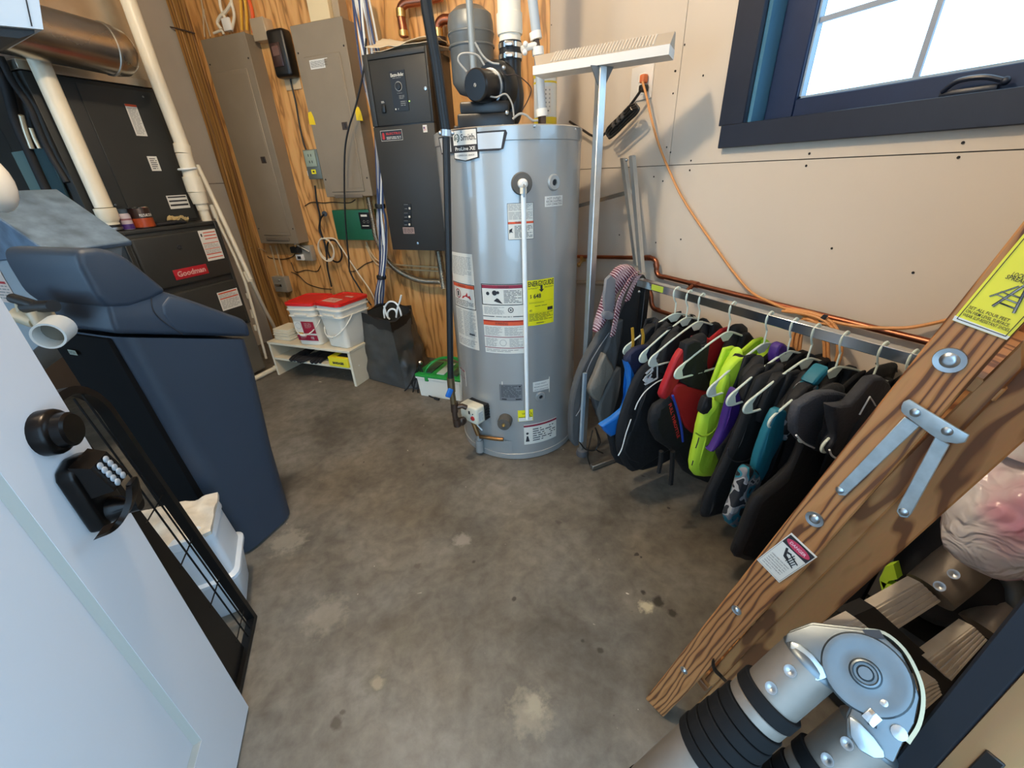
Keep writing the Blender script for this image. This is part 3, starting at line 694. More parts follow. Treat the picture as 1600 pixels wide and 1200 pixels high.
decal(gv, 'side_label', plane_map(GM @ Vector((.0525, -.03, .07)), -nrm, Z), .03, .05, (M_paper, M_grey_ink), [('lines', 1, .002, .004, .028, .046, 7)])
for i, (x0, x1, y0, y1) in enumerate(((-.045, .02, -.045, -.098), (-.02, .03, -.04, -.10))):
    b = MB(); b.tube([GM @ Vector(q) for q in sm([(x0, y0, .03), (x0+.01, y0-.02, .03), ((x0+x1)/2, (y0+y1)/2-.01, .032), (x1, y1, .03)], 5)], .004, 8)
    b.build('feed_tube', M_alu if i else mat('burnt_tube', '#8f6840', .4, .8), wh)
a, z = CYL(752, 688); cc = HC+Vector(((HR+.014)*math.cos(a), (HR+.014)*math.sin(a), 0))
b = MB(); b.cyl(cc+Z*.018, cc+Z*.085, .019, 18); b.cyl(cc+Z*.084, cc+Z*.11, .014, 14); b.build('air_stub', M_heat, wh)
b = MB(); b.tube([cc+Z*.10, GM @ Vector((-.03, -.06, .03)), GM @ Vector((-.048, -.048, .03))], .011, 10); b.tube(sm([cc+Z*.10, cc+Z*.11+tg*.03, cc+Z*.112+tg*.09-nrm*.02, cc+Z*.113+tg*.12-nrm*.035], 4), .009, 10)
b.build('burner_tube', mat('burnt_tube', '#8f6840', .4, .8), wh, label='heat-stained brown burner tube')
a0, zt = CYL(766, 684); a1, zb2 = CYL(800, 708)
f2 = cylmap(a0, zb2, HR-.003); wq = (a1-a0)*HR; b = MB()
for i in range(8): b.quad(f2(wq*i/8, 0, .004), f2(wq*(i+1)/8, 0, .004), f2(wq*(i+1)/8, zt-zb2, .004), f2(wq*i/8, zt-zb2, .004))
b.quad(f2(wq, 0, .0), f2(wq, zt-zb2, 0), f2(wq, zt-zb2, .004), f2(wq, 0, .004)); b.quad(f2(0, zt-zb2, .004), f2(wq, zt-zb2, .004), f2(wq, zt-zb2, 0), f2(0, zt-zb2, 0))
b.build('access_cover', M_heat, wh)
# blower on top
def TP(x, y, hd): return HD(x, y, hd)
M_blow = mat('blower_black', '#151515', .35, vary=.1, vscale=20)
dir_c = Vector((HC.x, HC.y, 0)).normalized(); sd = Vector((dir_c.y, -dir_c.x, 0))   # sd points right
BM = Matrix((sd, dir_c, Z)).transposed().to_4x4(); BM.translation = HC+Z*HT
def bl(x, y, dep): # pixel at forward depth offset from the tank axis -> local (x right, y away, z up)
    p = onp(x, y, HC+dir_c*dep, dir_c); return BM.inverted() @ p
q0 = bl(716, 195, -.03); q1 = bl(804, 195, -.03); zt1 = bl(760, 158, -.03).z
b = MB(); b.box(q0.x, q1.x, -.05, .13, .002, zt1*.62, M=BM, r=.008); b.box(q0.x+.012, q1.x-.018, -.045, .12, zt1*.6, zt1, M=BM, r=.008)
b.box(q0.x-.018, q0.x+.01, -.03, .08, .002, .025, M=BM, r=.004); b.build('blower_base', M_blow, wh, label='black blower housing')
mc = bl(742, 133, -.09)
ax = Vector((.55, .83, .05)).normalized(); cen = Vector((mc.x, -.09, mc.z))
b = MB(); b.lathe([(.001, 0), (.045, 0), (.049, .004), (.050, .01), (.050, .085)], BM @ cen, BM.to_3x3() @ ax, 28); mo = b.build('motor', mat('motor_black', '#101012', .3), wh, label='black round blower motor')
b = MB(); b.lathe([(.006, -.004), (.006, .0), (.001, .0)], BM @ cen, BM.to_3x3() @ -ax, 12); b.build('shaft_cap', M_white, mo)
b = MB(); b.lathe([(.050, .0), (.056, .002), (.056, .012), (.050, .014)], BM @ (cen+ax*.085), BM.to_3x3() @ ax, 28); b.build('cooling_ring', M_steel, mo)
vc = cen+ax*.10
b = MB(); b.lathe([(.001, 0), (.075, 0), (.082, .01), (.082, .05), (.001, .05)], BM @ vc, BM.to_3x3() @ ax, 32)
el0 = bl(800, 165, .06); el1 = bl(798, 96, .06)
b.tube([BM @ q for q in sm([(vc.x+.03, .06, .06), (el0.x-.01, .06, .05), (el1.x+.008, .06, .11), (el1.x, .06, el1.z-.05), (el1.x, .06, el1.z+.012)], 6)], .038, 20)
b.build('blower_volute', M_blow, wh, label='black blower scroll and elbow')
zc0 = bl(798, 96, .06).z; zc1 = bl(798, 66, .06).z; zc2 = bl(798, 22, .06).z
b = MB(); b.cyl(BM @ Vector((el1.x, .06, zc0)), BM @ Vector((el1.x, .06, zc1)), .041, 28); b.build('rubber_coupling', M_black, wh)
for zz in (zc0+.004, zc1-.02):
    b = MB(); b.cyl(BM @ Vector((el1.x, .06, zz)), BM @ Vector((el1.x, .06, zz+.014)), .0435, 28); b.box(el1.x-.02, el1.x+.012, .06-.052, .06-.04, zz, zz+.014, M=BM, r=.002); b.build('hose_clamp', M_chrome, wh)
b = MB(); b.tube([BM @ Vector(q) for q in ((el1.x, .06, zc1-.005), (el1.x, .06, zc1+.022))], .039, 28); b.lathe([(.044, 0), (.046, .01), (.046, zc2-zc1-.02), (.041, zc2-zc1-.018), (.041, 1.2)], BM @ Vector((el1.x, .06, zc1+.02)), Z, 28)
b.build('vent_pipe', mat('vent_white', '#ece4d2', .4), wh, label='thick white vent pipe')
# thin wires round the blower
M_wire = mat('grey_wire', '#9b9a95', .45)
for pts, r, mm in ((((729, 112), (716, 95), (722, 84), (745, 86), (757, 102)), .0035, M_wire), (((742, 66), (755, 88), (768, 98), (780, 100)), .0035, M_wire),
                   (((757, 148), (775, 152), (790, 147), (800, 162), (803, 182)), .003, M_wire), (((783, 110), (790, 117), (806, 117), (822, 128), (830, 140), (824, 158), (816, 172)), .0018, M_iron),
                   (((801, 186), (812, 178), (822, 180), (832, 188), (841, 188)), .004, M_wire)):
    b = MB(); b.tube(sm([BM @ Vector((bl(x, y, -.075).x, -.075, bl(x, y, -.075).z)) for x, y in pts], 6), r, 7); b.build('wire', mm, wh)
for x, y in ((787, 106), (792, 176)):
    q = bl(x, y, -.06); b = MB(); b.sphere(BM @ q, .008, 10); b.build('terminal', M_steel, wh)

# ------------------------------------------------------------------ pipes around the heater
gpz = thing('gas_pipe', 'black vertical gas pipe clamped to the front left of the grey water heater', 'pipe', HD(704, 600, 1.555).xy.to_3d())
P = [HD(x, y, 1.552) for x, y in ((660, -40), (668, 20), (682, 100), (693, 180), (697, 208))]
b = MB(); b.tube(P, .0165, 16); b.build('upper_pipe', mat('blue_black_pipe', '#14171a', .42, .3), gpz)
b = MB(); b.tube([HD(x, y, 1.552) for x, y in ((697, 214), (699, 300), (702, 450), (704, 590))], .0125, 14); b.build('lower_pipe', M_black, gpz)
b = MB(); b.tube([HD(697, 203, 1.552), HD(697, 213, 1.552)], .019, 12); b.sphere(HD(688, 208, 1.55), .007, 8); b.sphere(HD(707, 208, 1.55), .007, 8); b.build('clamp', M_steel, gpz)
M_fit = mat('iron_fitting', '#5a4a40', .4, .8, vary=.2, vscale=20)
b = MB(); b.tube([HD(704, 590, 1.552), HD(706, 612, 1.552)], .016, 10); b.tube([HD(706, 612, 1.552), HD(709, 632, 1.552)], .013, 10); b.build('union_fitting', mat('worn_brass', '#8d7a5c', .4, .9), gpz)
b = MB(); h0 = HD(702, 614, 1.535); b.box(-.012, .012, -.006, .006, -.02, .02, M=Matrix.Translation(h0) @ Matrix.Rotation(.5, 4, 'Y'), r=.005); b.build('valve_handle', mat('handle_blue', '#1f66b8', .4), gpz, label='blue valve handle')
b = MB(); b.tube([HD(709, 630, 1.552), HD(711, 650, 1.552), HD(714, 664, 1.552)], .0125, 12); b.tube([HD(710, 637, 1.552), HD(722, 634, 1.552), HD(729, 637, 1.552)], .011, 12)
b.tube([HD(713, 655, 1.552), HD(715, 665, 1.552)], .017, 12); b.sphere(HD(722, 658, 1.57), .022, 12, (1, .6, 1)); b.tube([HD(710, 630, 1.552), HD(710.5, 643, 1.552)], .016, 12)
b.build('tee_fitting', M_fit, gpz, label='rusty brown iron fittings')
def vpipe(name, pts, hd, r, mm, label, cat='pipe', seg=14):
    b = MB(); b.tube([HD(x, y, hd) for x, y in pts], r, seg); return solo(b, name, mm, label, cat)
vpipe('conduit_pipe', ((730, -30), (733, 0), (737, 60), (741, 120)), 1.98, .0132, mat('grey_conduit', '#8f9aa0', .35, .3), 'thin grey pipe dropping behind the blower motor, in front of the expansion tank')
pex = thing('water_pipe', 'pale grey plastic water pipe with white fittings rising from the heater top', 'pipe', HD(847, 193, 1.78))
b = MB(); b.tube([HD(x, y, 1.78) for x, y in ((828, -30), (832, 0), (838, 52))], .016, 14); b.tube([HD(x, y, 1.78) for x, y in ((841, 84), (847, 175))], .015, 14); b.build('pipe_run', mat('pex_grey', '#a9b3ba', .35), pex)
for (xa, ya), (xb, yb) in (((836, 50), (838, 62)), ((840, 74), (841, 87)), ((846, 170), (847, 182))):
    b = MB(); b.tube([HD(xa, ya, 1.78), HD(xb, yb, 1.78)], .020, 14); b.build('white_fitting', M_white, pex)
b = MB(); b.tube([HD(837, 60, 1.78), HD(840, 76, 1.78)], .011, 12); b.build('metal_nipple', M_fit, pex)
b = MB(); b.tube([HD(847, 180, 1.78), HD(847, 196, 1.78)], .015, 6); b.build('metal_nipple', M_fit, pex)
b = MB(); b.tube([HD(839, 69, 1.78), HD(828, 73, 1.77), HD(815, 77, 1.76)], .010, 10); b.sphere(HD(820, 82, 1.74), .009, 8); b.sphere(HD(821, 69, 1.74), .009, 8); b.build('side_branch', M_white, pex)
# expansion tank
tz0 = HD(742, 150, 2.33); et = thing('expansion_tank', 'grey round-shouldered expansion tank high on the wood wall', 'tank', (tz0.x, tz0.y, 0))
ra = .083*1.2; top = HD(740, 2, 2.25).z; bot = HD(740, 150, 2.25).z
b = MB(); b.lathe([(.01, 0), (ra*.7, .02), (ra*.97, .06), (ra*.97, .18*1.2), (ra, .22), (ra, top-bot-.055), (ra*.93, top-bot-.025), (ra*.6, top-bot), (.01, top-bot+.004)], Vector((tz0.x, tz0.y, bot)), seg=40)
b.build('tank_shell', mat('tank_grey', '#6d7273', .38, .2, vary=.06, vscale=6), et)
b = MB()
for y in (45, 66): b.lathe([(ra+.001, 0), (ra+.003, .003), (ra+.003, .006), (ra+.001, .009)], Vector((tz0.x, tz0.y, HD(740, y, 2.22).z)), seg=40, cap=False)
b.build('weld_seam', mat('tank_grey', '#6d7273'), et)
# tube jar with a printed scale
jc = FW @ Vector((WN(850, 190, 2.25).x, 2.25, 0)); 
jc = HD(852, 190, 2.2); zj0 = HD(850, 197, 2.2).z; zj1 = HD(850, 108, 2.2).z; jr = .05
jar = thing('test_strip_tube', 'clear tube with white chart and yellow ends standing behind the heater', 'tube', (jc.x, jc.y, zj0-.12))
b = MB(); b.lathe([(jr, -.12), (jr, 0), (jr, zj1-zj0-.014), (jr*.9, zj1-zj0-.004), (.001, zj1-zj0)], Vector((jc.x, jc.y, zj0)), seg=28); b.build('body', mat('tube_white', '#dbe2e2', .25), jar)
M_ty = mat('tube_yellow', '#e0c92a', .35)
for d0, d1 in ((.0, .03), (zj1-zj0-.035, zj1-zj0-.012), (zj1-zj0-.055, zj1-zj0-.048)):
    b = MB(); b.lathe([(jr+.001, d0), (jr+.001, d1)], Vector((jc.x, jc.y, zj0)), seg=28, cap=False); b.build('yellow_band', M_ty, jar)
ja = math.atan2(-jc.y, -jc.x); jf = lambda u, v, h=0: Vector((jc.x, jc.y, zj0+.04))+Vector(((jr+.001+h)*math.cos(ja-.5+u/jr), (jr+.001+h)*math.sin(ja-.5+u/jr), v))
decal(jar, 'chart', jf, .05, .10, (M_paper, M_grey_ink), [('lines', 1, .002, .005, .018, .095, 9), ('lines', 1, .025, .005, .045, .095, 6)], nu=6)
# ------------------------------------------------------------------ wood wall: panels, boiler, boxes
def wbox(b, t0, t1, n0, n1, z0, z1, r=0, seg=2): return b.box(t0, t1, n0, n1, z0, z1, r=r, seg=seg)
def wmap(t, n, z): return plane_map((t, n, z), (1, 0, 0), (0, 0, 1))   # print facing the room (towards -n)
def load_center(name, label, t0, t1, z0, z1, nf, zt, zd, latch):
    r = thing(name, label, 'electrical panel', ((t0+t1)/2, NW, z0), FW)
    b = MB(); wbox(b, t0+.004, t1-.004, nf+.006, NW, z0+.004, z1-.004); b.build('enclosure', M_panel, r)
    b = MB(); wbox(b, t0, t1, nf, nf+.008, z0, z1, r=.002, seg=1); fr = b.build('cover', M_panel, r)
    b = MB(); wbox(b, t0+.055, t1-.05, nf-.006, nf, zd, zt, r=.003, seg=1); d = b.build('door', M_panel, r)
    b = MB(); wbox(b, t1-.16, t1-.06, nf-.0075, nf-.006, zd+.02, zt-.02, r=.0007, seg=1); b.build('raised_strip', M_panel, d)
    lx, lz = latch
    b = MB(); wbox(b, lx-.02, lx+.022, nf-.009, nf-.005, lz-.02, lz+.02, r=.002, seg=1); l = b.build('latch', mat('latch_brown', '#3d3128', .4), d)
    b = MB(); wbox(b, lx+.002, lx+.012, nf-.0125, nf-.009, lz-.012, lz+.012, r=.001, seg=1); b.build('latch_slide', M_ink, l)
    b = MB(); wbox(b, t0+.07, t1-.07, nf-.009, nf-.005, zd-.034, zd-.014, r=.003); b.build('lip', mat('panel_shade', '#6f6354', .6), fr)
    for x, z in ((t0+.02, z1-.12), (t1-.02, z1-.12), (t0+.02, z0+.10), (t1-.02, z0+.10)):
        b = MB(); b.lathe([(.005, 0), (.004, .002), (.001, .002)], (x, nf, z), (0, -1, 0), 8); b.build('screw', M_screw, fr)
    for k in range(4):
        b = MB(); b.lathe([(.012, 0), (.012, .0008), (.001, .0008)], (t1-.004, nf+.05, z0+.12+k*(z1-z0-.24)/3), (1, 0, 0), 14); b.build('knockout', M_panel, r)
    return r
nf1 = 2.33
p = WN(413, 250, nf1); q = WN(540, 197, nf1)
load_center('electrical_panel', 'taupe electrical panel nearest the grey wall, its bottom hanging lower', -2.785, -2.43, .806, 1.967, nf1, WN(350, 112, nf1).z, WN(440, 368, nf1).z, (p.x, p.z))
ep = load_center('electrical_panel', 'taupe electrical panel with white notice sticker and yellow tags', -2.10, -1.747, 1.098, 1.951, nf1, WN(500, 86, nf1).z, WN(540, 300, nf1).z, (q.x, q.z))
a = WN(486, 109, nf1-.007); c = WN(511, 90, nf1-.007)
decal(ep, 'notice', wmap(a.x, nf1-.0065, a.z), c.x-a.x, c.z-a.z, (M_paper, M_ink), [('lines', 1, .006, .006, c.x-a.x-.006, c.z-a.z-.006, 8)], label='white notice sticker')
for x, y in ((486, 185), (560, 178)):
    c = WN(x, y, nf1-.004); b = MB(); b.prism([(c.x-.022, c.z-.03), (c.x+.022, c.z-.034), (c.x+.018, c.z+.006), (c.x+.008, c.z+.034), (c.x-.014, c.z+.03), (c.x-.02, c.z+.008)], .0015, Matrix(((1, 0, 0, 0), (0, 0, -1, nf1-.001), (0, 1, 0, 0), (0, 0, 0, 1))), r=.0005)
    b.build('paper_tag', mat('tag_yellow', '#e8c414', .5), ep, label='yellow paper tag')
# duct box above the second panel
a = WN(484, 33, 2.33); c = WN(515, 26, 2.33)
cb = thing('wiring_trough', 'cream metal trough rising from the top of the stickered electrical panel', 'trough', (a.x, NW, 1.951), FW)
b = MB(); wbox(b, a.x, c.x, 2.335, NW, 1.952, 2.12, r=.002, seg=1); b.build('front_cover', mat('trough_cream', '#d9c49a', .5), cb)
b = MB(); wbox(b, a.x-.035, c.x+.045, 2.36, NW, 2.06, 2.35, r=.002, seg=1); wbox(b, c.x+.002, c.x+.045, 2.36, NW, 1.952, 2.06, r=.002, seg=1); b.build('side_body', mat('trough_grey', '#a8957a', .5, .3), cb)
# electric boiler
bf = 2.19
bo = thing('electric_boiler', 'charcoal wall-hung electric boiler with round dial panel', 'boiler', (-1.36, NW, .80), FW)
a = WN(566, 86, bf); c = WN(673, 69, bf); d = WN(613, 390, bf); e_ = WN(693, 391, bf)
t0, t1, z0, z1 = (a.x+d.x)/2, (c.x+e_.x)/2, d.z, a.z
M_boil = mat('boiler_charcoal', '#2f2f2d', .5, .1, vary=.03, vscale=4, bump=.015, bscale=180)
b = MB(); wbox(b, t0+.002, t1-.002, bf+.004, NW, z0, z1-.003, r=.004); b.build('cabinet', mat('boiler_side', '#17191c', .3, .3), bo)
zm = WN(630, 195, bf).z
b = MB(); wbox(b, t0, t1, bf-.002, bf+.02, z0, zm-.002, r=.003); b.build('lower_cover', M_boil, bo)
b = MB()
i0 = WN(575, 94, bf).x; i1 = WN(663, 83, bf).x; zt = WN(618, 89, bf).z
wbox(b, t0, i0-.002, bf-.002, bf+.02, zm+.002, z1, r=.003); wbox(b, i1+.002, t1, bf-.002, bf+.02, zm+.002, z1, r=.003); wbox(b, i0-.002, i1+.002, bf-.002, bf+.02, zt+.002, z1, r=.003)
b.build('frame', M_boil, bo)
b = MB(); wbox(b, i0, i1, bf+.001, bf+.02, zm+.004, zt, r=.002); dd = b.build('door', M_boil, bo)
b = MB(); c = WN(665, 138, bf); b.lathe([(.009, 0), (.008, .004), (.001, .005)], (c.x, bf+.001, c.z), (0, -1, 0), 12); b.build('door_lock', M_steel, dd)
a = WN(624, 174, bf); c = WN(636, 108, bf); w = .088; h = c.z-a.z
cu = WN(623, 135, bf)
M_cp = mat('control_black', '#141414', .4); M_cw = mat('control_white', '#d8d4c8', .5)
pan = decal(bo, 'control_plate', wmap(cu.x-w/2, bf+.001, a.z), w, h, (M_cp, M_cw, M_grey_ink), [('text', 1, .006, h*.86, .020, 'Electro-Boiler', w*.86, .02), ('lines', 2, .015, h*.81, w-.02, h*.84, 1), ('ring', 2, w/2, cu.z-a.z, .021, .004),
      ('ring', 2, w/2, cu.z-a.z, .010, .0015), ('lines', 2, w*.45, h*.30, w*.8, h*.40, 3), ('lines', 2, w*.35, h*.44, w*.8, h*.46, 1), ('lines', 2, w*.5, h*.12, w*.9, h*.26, 3), ('circ', 1, w*.12, h*.06, .004), ('circ', 2, w*.3, h*.06, .003)], th=.003, label='black control plate with a round dial')
b = MB(); b.lathe([(.0165, 0), (.015, .008), (.001, .009)], (cu.x, bf-.002, cu.z), (0, -1, 0), 20); b.build('dial', M_cp, pan)
lz = WN(641, 158, bf)
b = MB(); b.lathe([(.003, 0), (.001, .003)], (lz.x-.004, bf-.002, lz.z), (0, -1, 0), 8); b.build('indicator_lamp', mat('led_green', '#c8ff70', .4, emit=2.5), pan)
c = WN(600, 170, bf); b = MB(); wbox(b, c.x-.012, c.x+.012, bf-.008, bf, c.z-.018, c.z+.018, r=.003); sw = b.build('rocker_switch', M_cp, dd)
decal(dd, 'switch_label', wmap(c.x-.014, bf+.001, c.z+.022), .028, .014, (M_cp, M_cw), [('lines', 1, .003, .002, .025, .012, 2)])
a = WN(597, 221, bf); c = WN(628, 202, bf); w, h = c.x-a.x, c.z-a.z
decal(bo, 'maker_plate', wmap(a.x, bf-.002, a.z), w, h, (M_cp, M_cw, M_red), [('frame', 1, 0, 0, w, h, .0015), ('poly', 2, [(.008, .01), (.016, .006), (.024, .01), (.022, h-.012), (.016, h-.008), (.010, h-.014)]), ('text', 2, .034, h*.58, .013, 'ELECTRO', w-.042, .03), ('lines', 1, .034, .006, w-.01, h*.42, 2)])
a = WN(662, 207, bf); c = WN(670, 197, bf)
decal(bo, 'flag_sticker', wmap(a.x, bf-.002, a.z), .024, .032, (M_paper, M_red, mat('flag_blue', '#2a3a7a', .6)), [('lines', 1, .003, .006, .021, .025, 5), ('rect', 2, .003, .015, .011, .025)])
for y0 in (318, 331, 343):
    a = WN(633, y0+10, bf); b = MB(); wbox(b, a.x-.003, a.x+.045, bf-.006, bf-.001, a.z, a.z+.034, r=.001, seg=1); bk = b.build('breaker', M_cp, bo)
    b = MB(); wbox(b, a.x+.032, a.x+.042, bf-.013, bf-.005, a.z+.002, a.z+.014, r=.002); b.build('toggle', M_cw, bk)
    decal(bk, 'breaker_label', wmap(a.x, bf-.006, a.z+.002), .03, .028, (M_cp, M_grey_ink), [('lines', 1, .002, .001, .026, .008, 1), ('rect', 1, .002, .025, .028, .027)])
a = WN(631, 365, bf); c = WN(656, 355, bf)
decal(bo, 'pink_label', wmap(a.x, bf-.002, a.z), .075, .035, (mat('label_pinkgrey', '#9d857c', .5), M_ink), [('lines', 1, .004, .004, .07, .03, 4)])
c = WN(653, 380, bf); b = MB(); b.lathe([(.008, 0), (.007, .003), (.001, .004)], (c.x, bf-.002, c.z), (0, -1, 0), 10); b.build('cover_screw', M_steel, bo)
# crumpled drawings lying on top of the boiler
def sheetmesh(pts, nu, nv, th, amp, seed):
    """pts: 4 corners; a curled sheet"""
    a, b_, c, d = [Vector(p) for p in pts]; V = []; F = []
    for i in range(nu+1):
        for j in range(nv+1):
            u, v = i/nu, j/nv; p = a*(1-u)*(1-v)+b_*u*(1-v)+c*u*v+d*(1-u)*v
            p.z += amp*(noise.noise(Vector((u*2.2+seed, v*2.2, seed)))+.35*noise.noise(Vector((u*6+seed, v*6, 3))))
            V.append(p)
    k = len(V); V += [p-Vector((0, 0, th)) for p in V]; n1 = nv+1
    for i in range(nu):
        for j in range(nv):
            q = i*n1+j; F.append((q, q+n1, q+n1+1, q+1)); F.append((k+q, k+q+1, k+q+n1+1, k+q+n1))
    for i in range(nu): F.append((i*n1, k+i*n1, k+(i+1)*n1, (i+1)*n1)); F.append((i*n1+nv, (i+1)*n1+nv, k+(i+1)*n1+nv, k+i*n1+nv))
    for j in range(nv): F.append((j, j+1, k+j+1, k+j)); F.append((nu*n1+j, k+nu*n1+j, k+nu*n1+j+1, nu*n1+j+1))
    return V, F
for i, (zz, lab, sd_) in enumerate(((.028, 'crumpled pale paper sheet on top of the charcoal boiler, the upper one', 1.3), (.012, 'crumpled paper sheet squashed beneath another on the boiler top', 5.1))):
    V, F = sheetmesh([(t0+.03+i*.02, bf+.0+i*.01, z1+zz), (t1+.0, bf+.01, z1+zz+.004), (t1+.03, NW-.02, z1+zz+.01), (t0+.04, NW-.03, z1+zz+.075-.05*i)], 16, 10, .002, .022-.012*i, sd_)
    b = MB(); b.add(V, F); solo(b, 'paper_sheet', mat('old_paper', '#e2d3b6', .7), lab, 'paper', fr=FW)
# copper pipes above the boiler
def wtube(b, pts, r, seg=10, n=5, smooth=True): return b.tube(sm(pts, n) if smooth else pts, r, seg)
NP = 2.37
cp = thing('copper_pipe', 'brown copper pipe bending right above the boiler, left of the black pipe', 'pipe', WN(632, 58, NP), FW)
P = [WN(x, y, NP) for x, y in ((632, 58), (629, 40), (626, 22), (627, 12), (634, 5), (645, 3), (664, 0), (690, -6))]
b = MB(); wtube(b, P, .021, 14); b.build('pipe_run', M_copper, cp)
for x, y, x2, y2 in ((631, 57, 630, 48), (627, 27, 626, 14)):
    b = MB(); b.tube([WN(x, y, NP), WN(x2, y2, NP)], .025, 14); b.build('fitting', M_brass, cp)
cp = thing('copper_pipe', 'short brown copper elbow pipe between the black pipe and the expansion tank', 'pipe', WN(686, 62, NP), FW)
b = MB(); wtube(b, [WN(x, y, NP) for x, y in ((685, 62), (684, 48), (686, 37), (692, 31), (702, 30), (716, 30))], .021, 14); b.build('pipe_run', M_copper, cp)
b = MB(); b.tube([WN(685, 58, NP), WN(684, 45, NP)], .026, 14); b.build('fitting', M_brass, cp)
b = MB(); b.tube([WN(687, 70, NP), WN(686, 59, NP)], .036, 16); b.build('pipe_base', M_iron, cp)
# charger, outlet boxes, timer box
c = WN(437, 88, 2.36); ch = thing('plug_in_charger', 'black plug-in device hanging on the wood wall between the two taupe panels', 'charger', (c.x, NW, c.z-.12), FW)
b = MB(); wbox(b, c.x-.06, c.x+.065, 2.35, NW-.006, c.z-.10, c.z+.125, r=.018, seg=3); bd_ = b.build('body', mat('charger_black', '#141210', .35), ch)
b = MB(); wbox(b, c.x-.042, c.x+.03, 2.345, 2.352, c.z-.05, c.z+.06, r=.003); b.build('front_plate', mat('charger_panel', '#3a2622', .3), bd_)
b = MB(); wbox(b, c.x-.03, c.x+.02, 2.3435, 2.3455, c.z+.0, c.z+.045, r=.0006, seg=1); b.build('screen', mat('charger_screen', '#5a3c38', .25), bd_)
b = MB(); wbox(b, c.x-.07, c.x+.05, NW-.008, NW, c.z-.15, c.z+.02, r=.003); b.build('wall_plate', mat('plate_cream', '#cbb18a', .6), ch)
b = MB(); wtube(b, [WN(x, y, NW-.015) for x, y in ((453, 118), (456, 135), (462, 160), (468, 195), (474, 222), (479, 236))], .005, 7); b.build('power_cord', M_black, ch)
c = WN(405, 46, 2.37); jb = thing('junction_box', 'small cream junction box beside the top of the left electrical panel', 'junction box', (c.x, NW, c.z-.05), FW)
b = MB(); wbox(b, c.x-.05, c.x+.05, 2.37, NW, c.z-.05, c.z+.05, r=.003); b.build('body', mat('box_cream', '#c9b596', .5, .3), jb)
b = MB(); wbox(b, c.x-.052, c.x+.052, 2.365, 2.371, c.z-.052, c.z+.052, r=.002, seg=1); b.build('cover_plate', mat('box_cover', '#b9a78c', .45, .5), jb)
c = WN(486, 255, 2.34); ob = thing('outlet_box', 'grey metal outlet box with yellow sticker left of the stickered panel', 'outlet box', (c.x, NW, c.z-.09), FW)
b = MB(); wbox(b, c.x-.055, c.x+.055, 2.35, NW, c.z-.09, c.z+.075, r=.004); b.build('body', mat('box_grey', '#6f746c', .45, .4), ob)
b = MB(); wbox(b, c.x-.045, c.x+.04, 2.342, 2.351, c.z-.02, c.z+.07, r=.003); fc = b.build('receptacle', mat('outlet_green', '#8f9a88', .4), ob)
for k in (0, 1):
    for s_ in (-.012, .008):
        b = MB(); wbox(b, c.x+s_, c.x+s_+.004, 2.3405, 2.343, c.z+.0+k*.036, c.z+.014+k*.036); b.build('slot', M_ink, fc, smooth=False)
decal(ob, 'yellow_sticker', wmap(c.x-.02, 2.3495, c.z-.06), .035, .025, (M_yellow, M_ink), [('rect', 1, .01, .008, .025, .017)])
b = MB(); wbox(b, c.x-.068, c.x-.05, 2.36, 2.39, c.z-.07, c.z-.04, r=.003); b.build('white_clip', M_white, ob)
b = MB(); wtube(b, [WN(x, y, 2.36) for x, y in ((492, 290), (495, 315), (500, 340), (499, 360), (506, 375), (510, 395), (512, 420), (518, 448))], .006, 7); b.build('power_cord', M_black, ob)
b = MB(); b.tube([WN(507, 334, 2.41), WN(507, 334, 2.38)], .017, 14); wtube(b, [WN(x, y, 2.36) for x, y in ((506, 335), (501, 342), (500, 355), (503, 368), (508, 376))], .006, 7); b.build('plug_and_cord', M_black, ob)
# green control box
a = WN(518, 373, 2.36); c = WN(580, 328, 2.36); a = Vector((-2.115, 0, .832)); 
gb_ = thing('pump_control_box', 'green metal control box with black display below the stickered panel', 'control box', (-1.96, NW, .832), FW)
M_green = mat('control_green', '#1f6146', .4, .1, vary=.06, vscale=10)
b = MB(); wbox(b, -2.113, -1.81, 2.36, NW, .833, 1.018, r=.004); b.build('body', M_green, gb_)
c = WN(571, 345, 2.355); b = MB(); wbox(b, c.x-.045, c.x+.05, 2.354, 2.361, c.z-.05, c.z+.05, r=.003); ds = b.build('display', M_cp, gb_)
decal(ds, 'display_print', wmap(c.x-.04, 2.354, c.z-.045), .085, .09, (M_cp, M_cw), [('rect', 1, .012, .07, .06, .082), ('ring', 1, .03, .04, .008, .001), ('ring', 1, .06, .04, .008, .001), ('lines', 1, .01, .008, .075, .022, 1)])
# two small metal boxes under the left panel
c = WN(440, 443, 2.40); hb = thing('handy_box', 'small grey metal junction box hanging from two thin conduits below the left panel', 'junction box', (c.x, NW, c.z-.06), FW)
b = MB(); wbox(b, c.x-.062, c.x+.062, 2.38, NW, c.z-.062, c.z+.055, r=.004); b.build('body', mat('handy_grey', '#a5a195', .45, .35), hb)
b = MB(); b.box(c.x-.045, c.x+.02, 2.376, 2.381, c.z-.02, c.z+.0, r=.002); b.sphere((c.x+.01, 2.378, c.z+.03), .008, 8); b.build('toggle', M_chrome, hb)
for dx in (-.022, .03):
    b = MB(); b.tube([(c.x+dx, 2.41, c.z+.055), (c.x+dx, 2.415, WN(435, 384, 2.41).z)], .0055, 8); b.build('conduit', mat('pale_conduit', '#c9b089', .5, .3), hb)
c = WN(472, 395, 2.39); ob = thing('outlet_box', 'metal outlet box with a black plug and white outlet under the left panel', 'outlet box', (c.x, NW, c.z-.05), FW)
b = MB(); wbox(b, c.x-.02, c.x+.085, 2.385, NW, c.z-.055, c.z+.05, r=.004); b.build('body', mat('handy_grey', '#a5a195', .45, .35), ob)
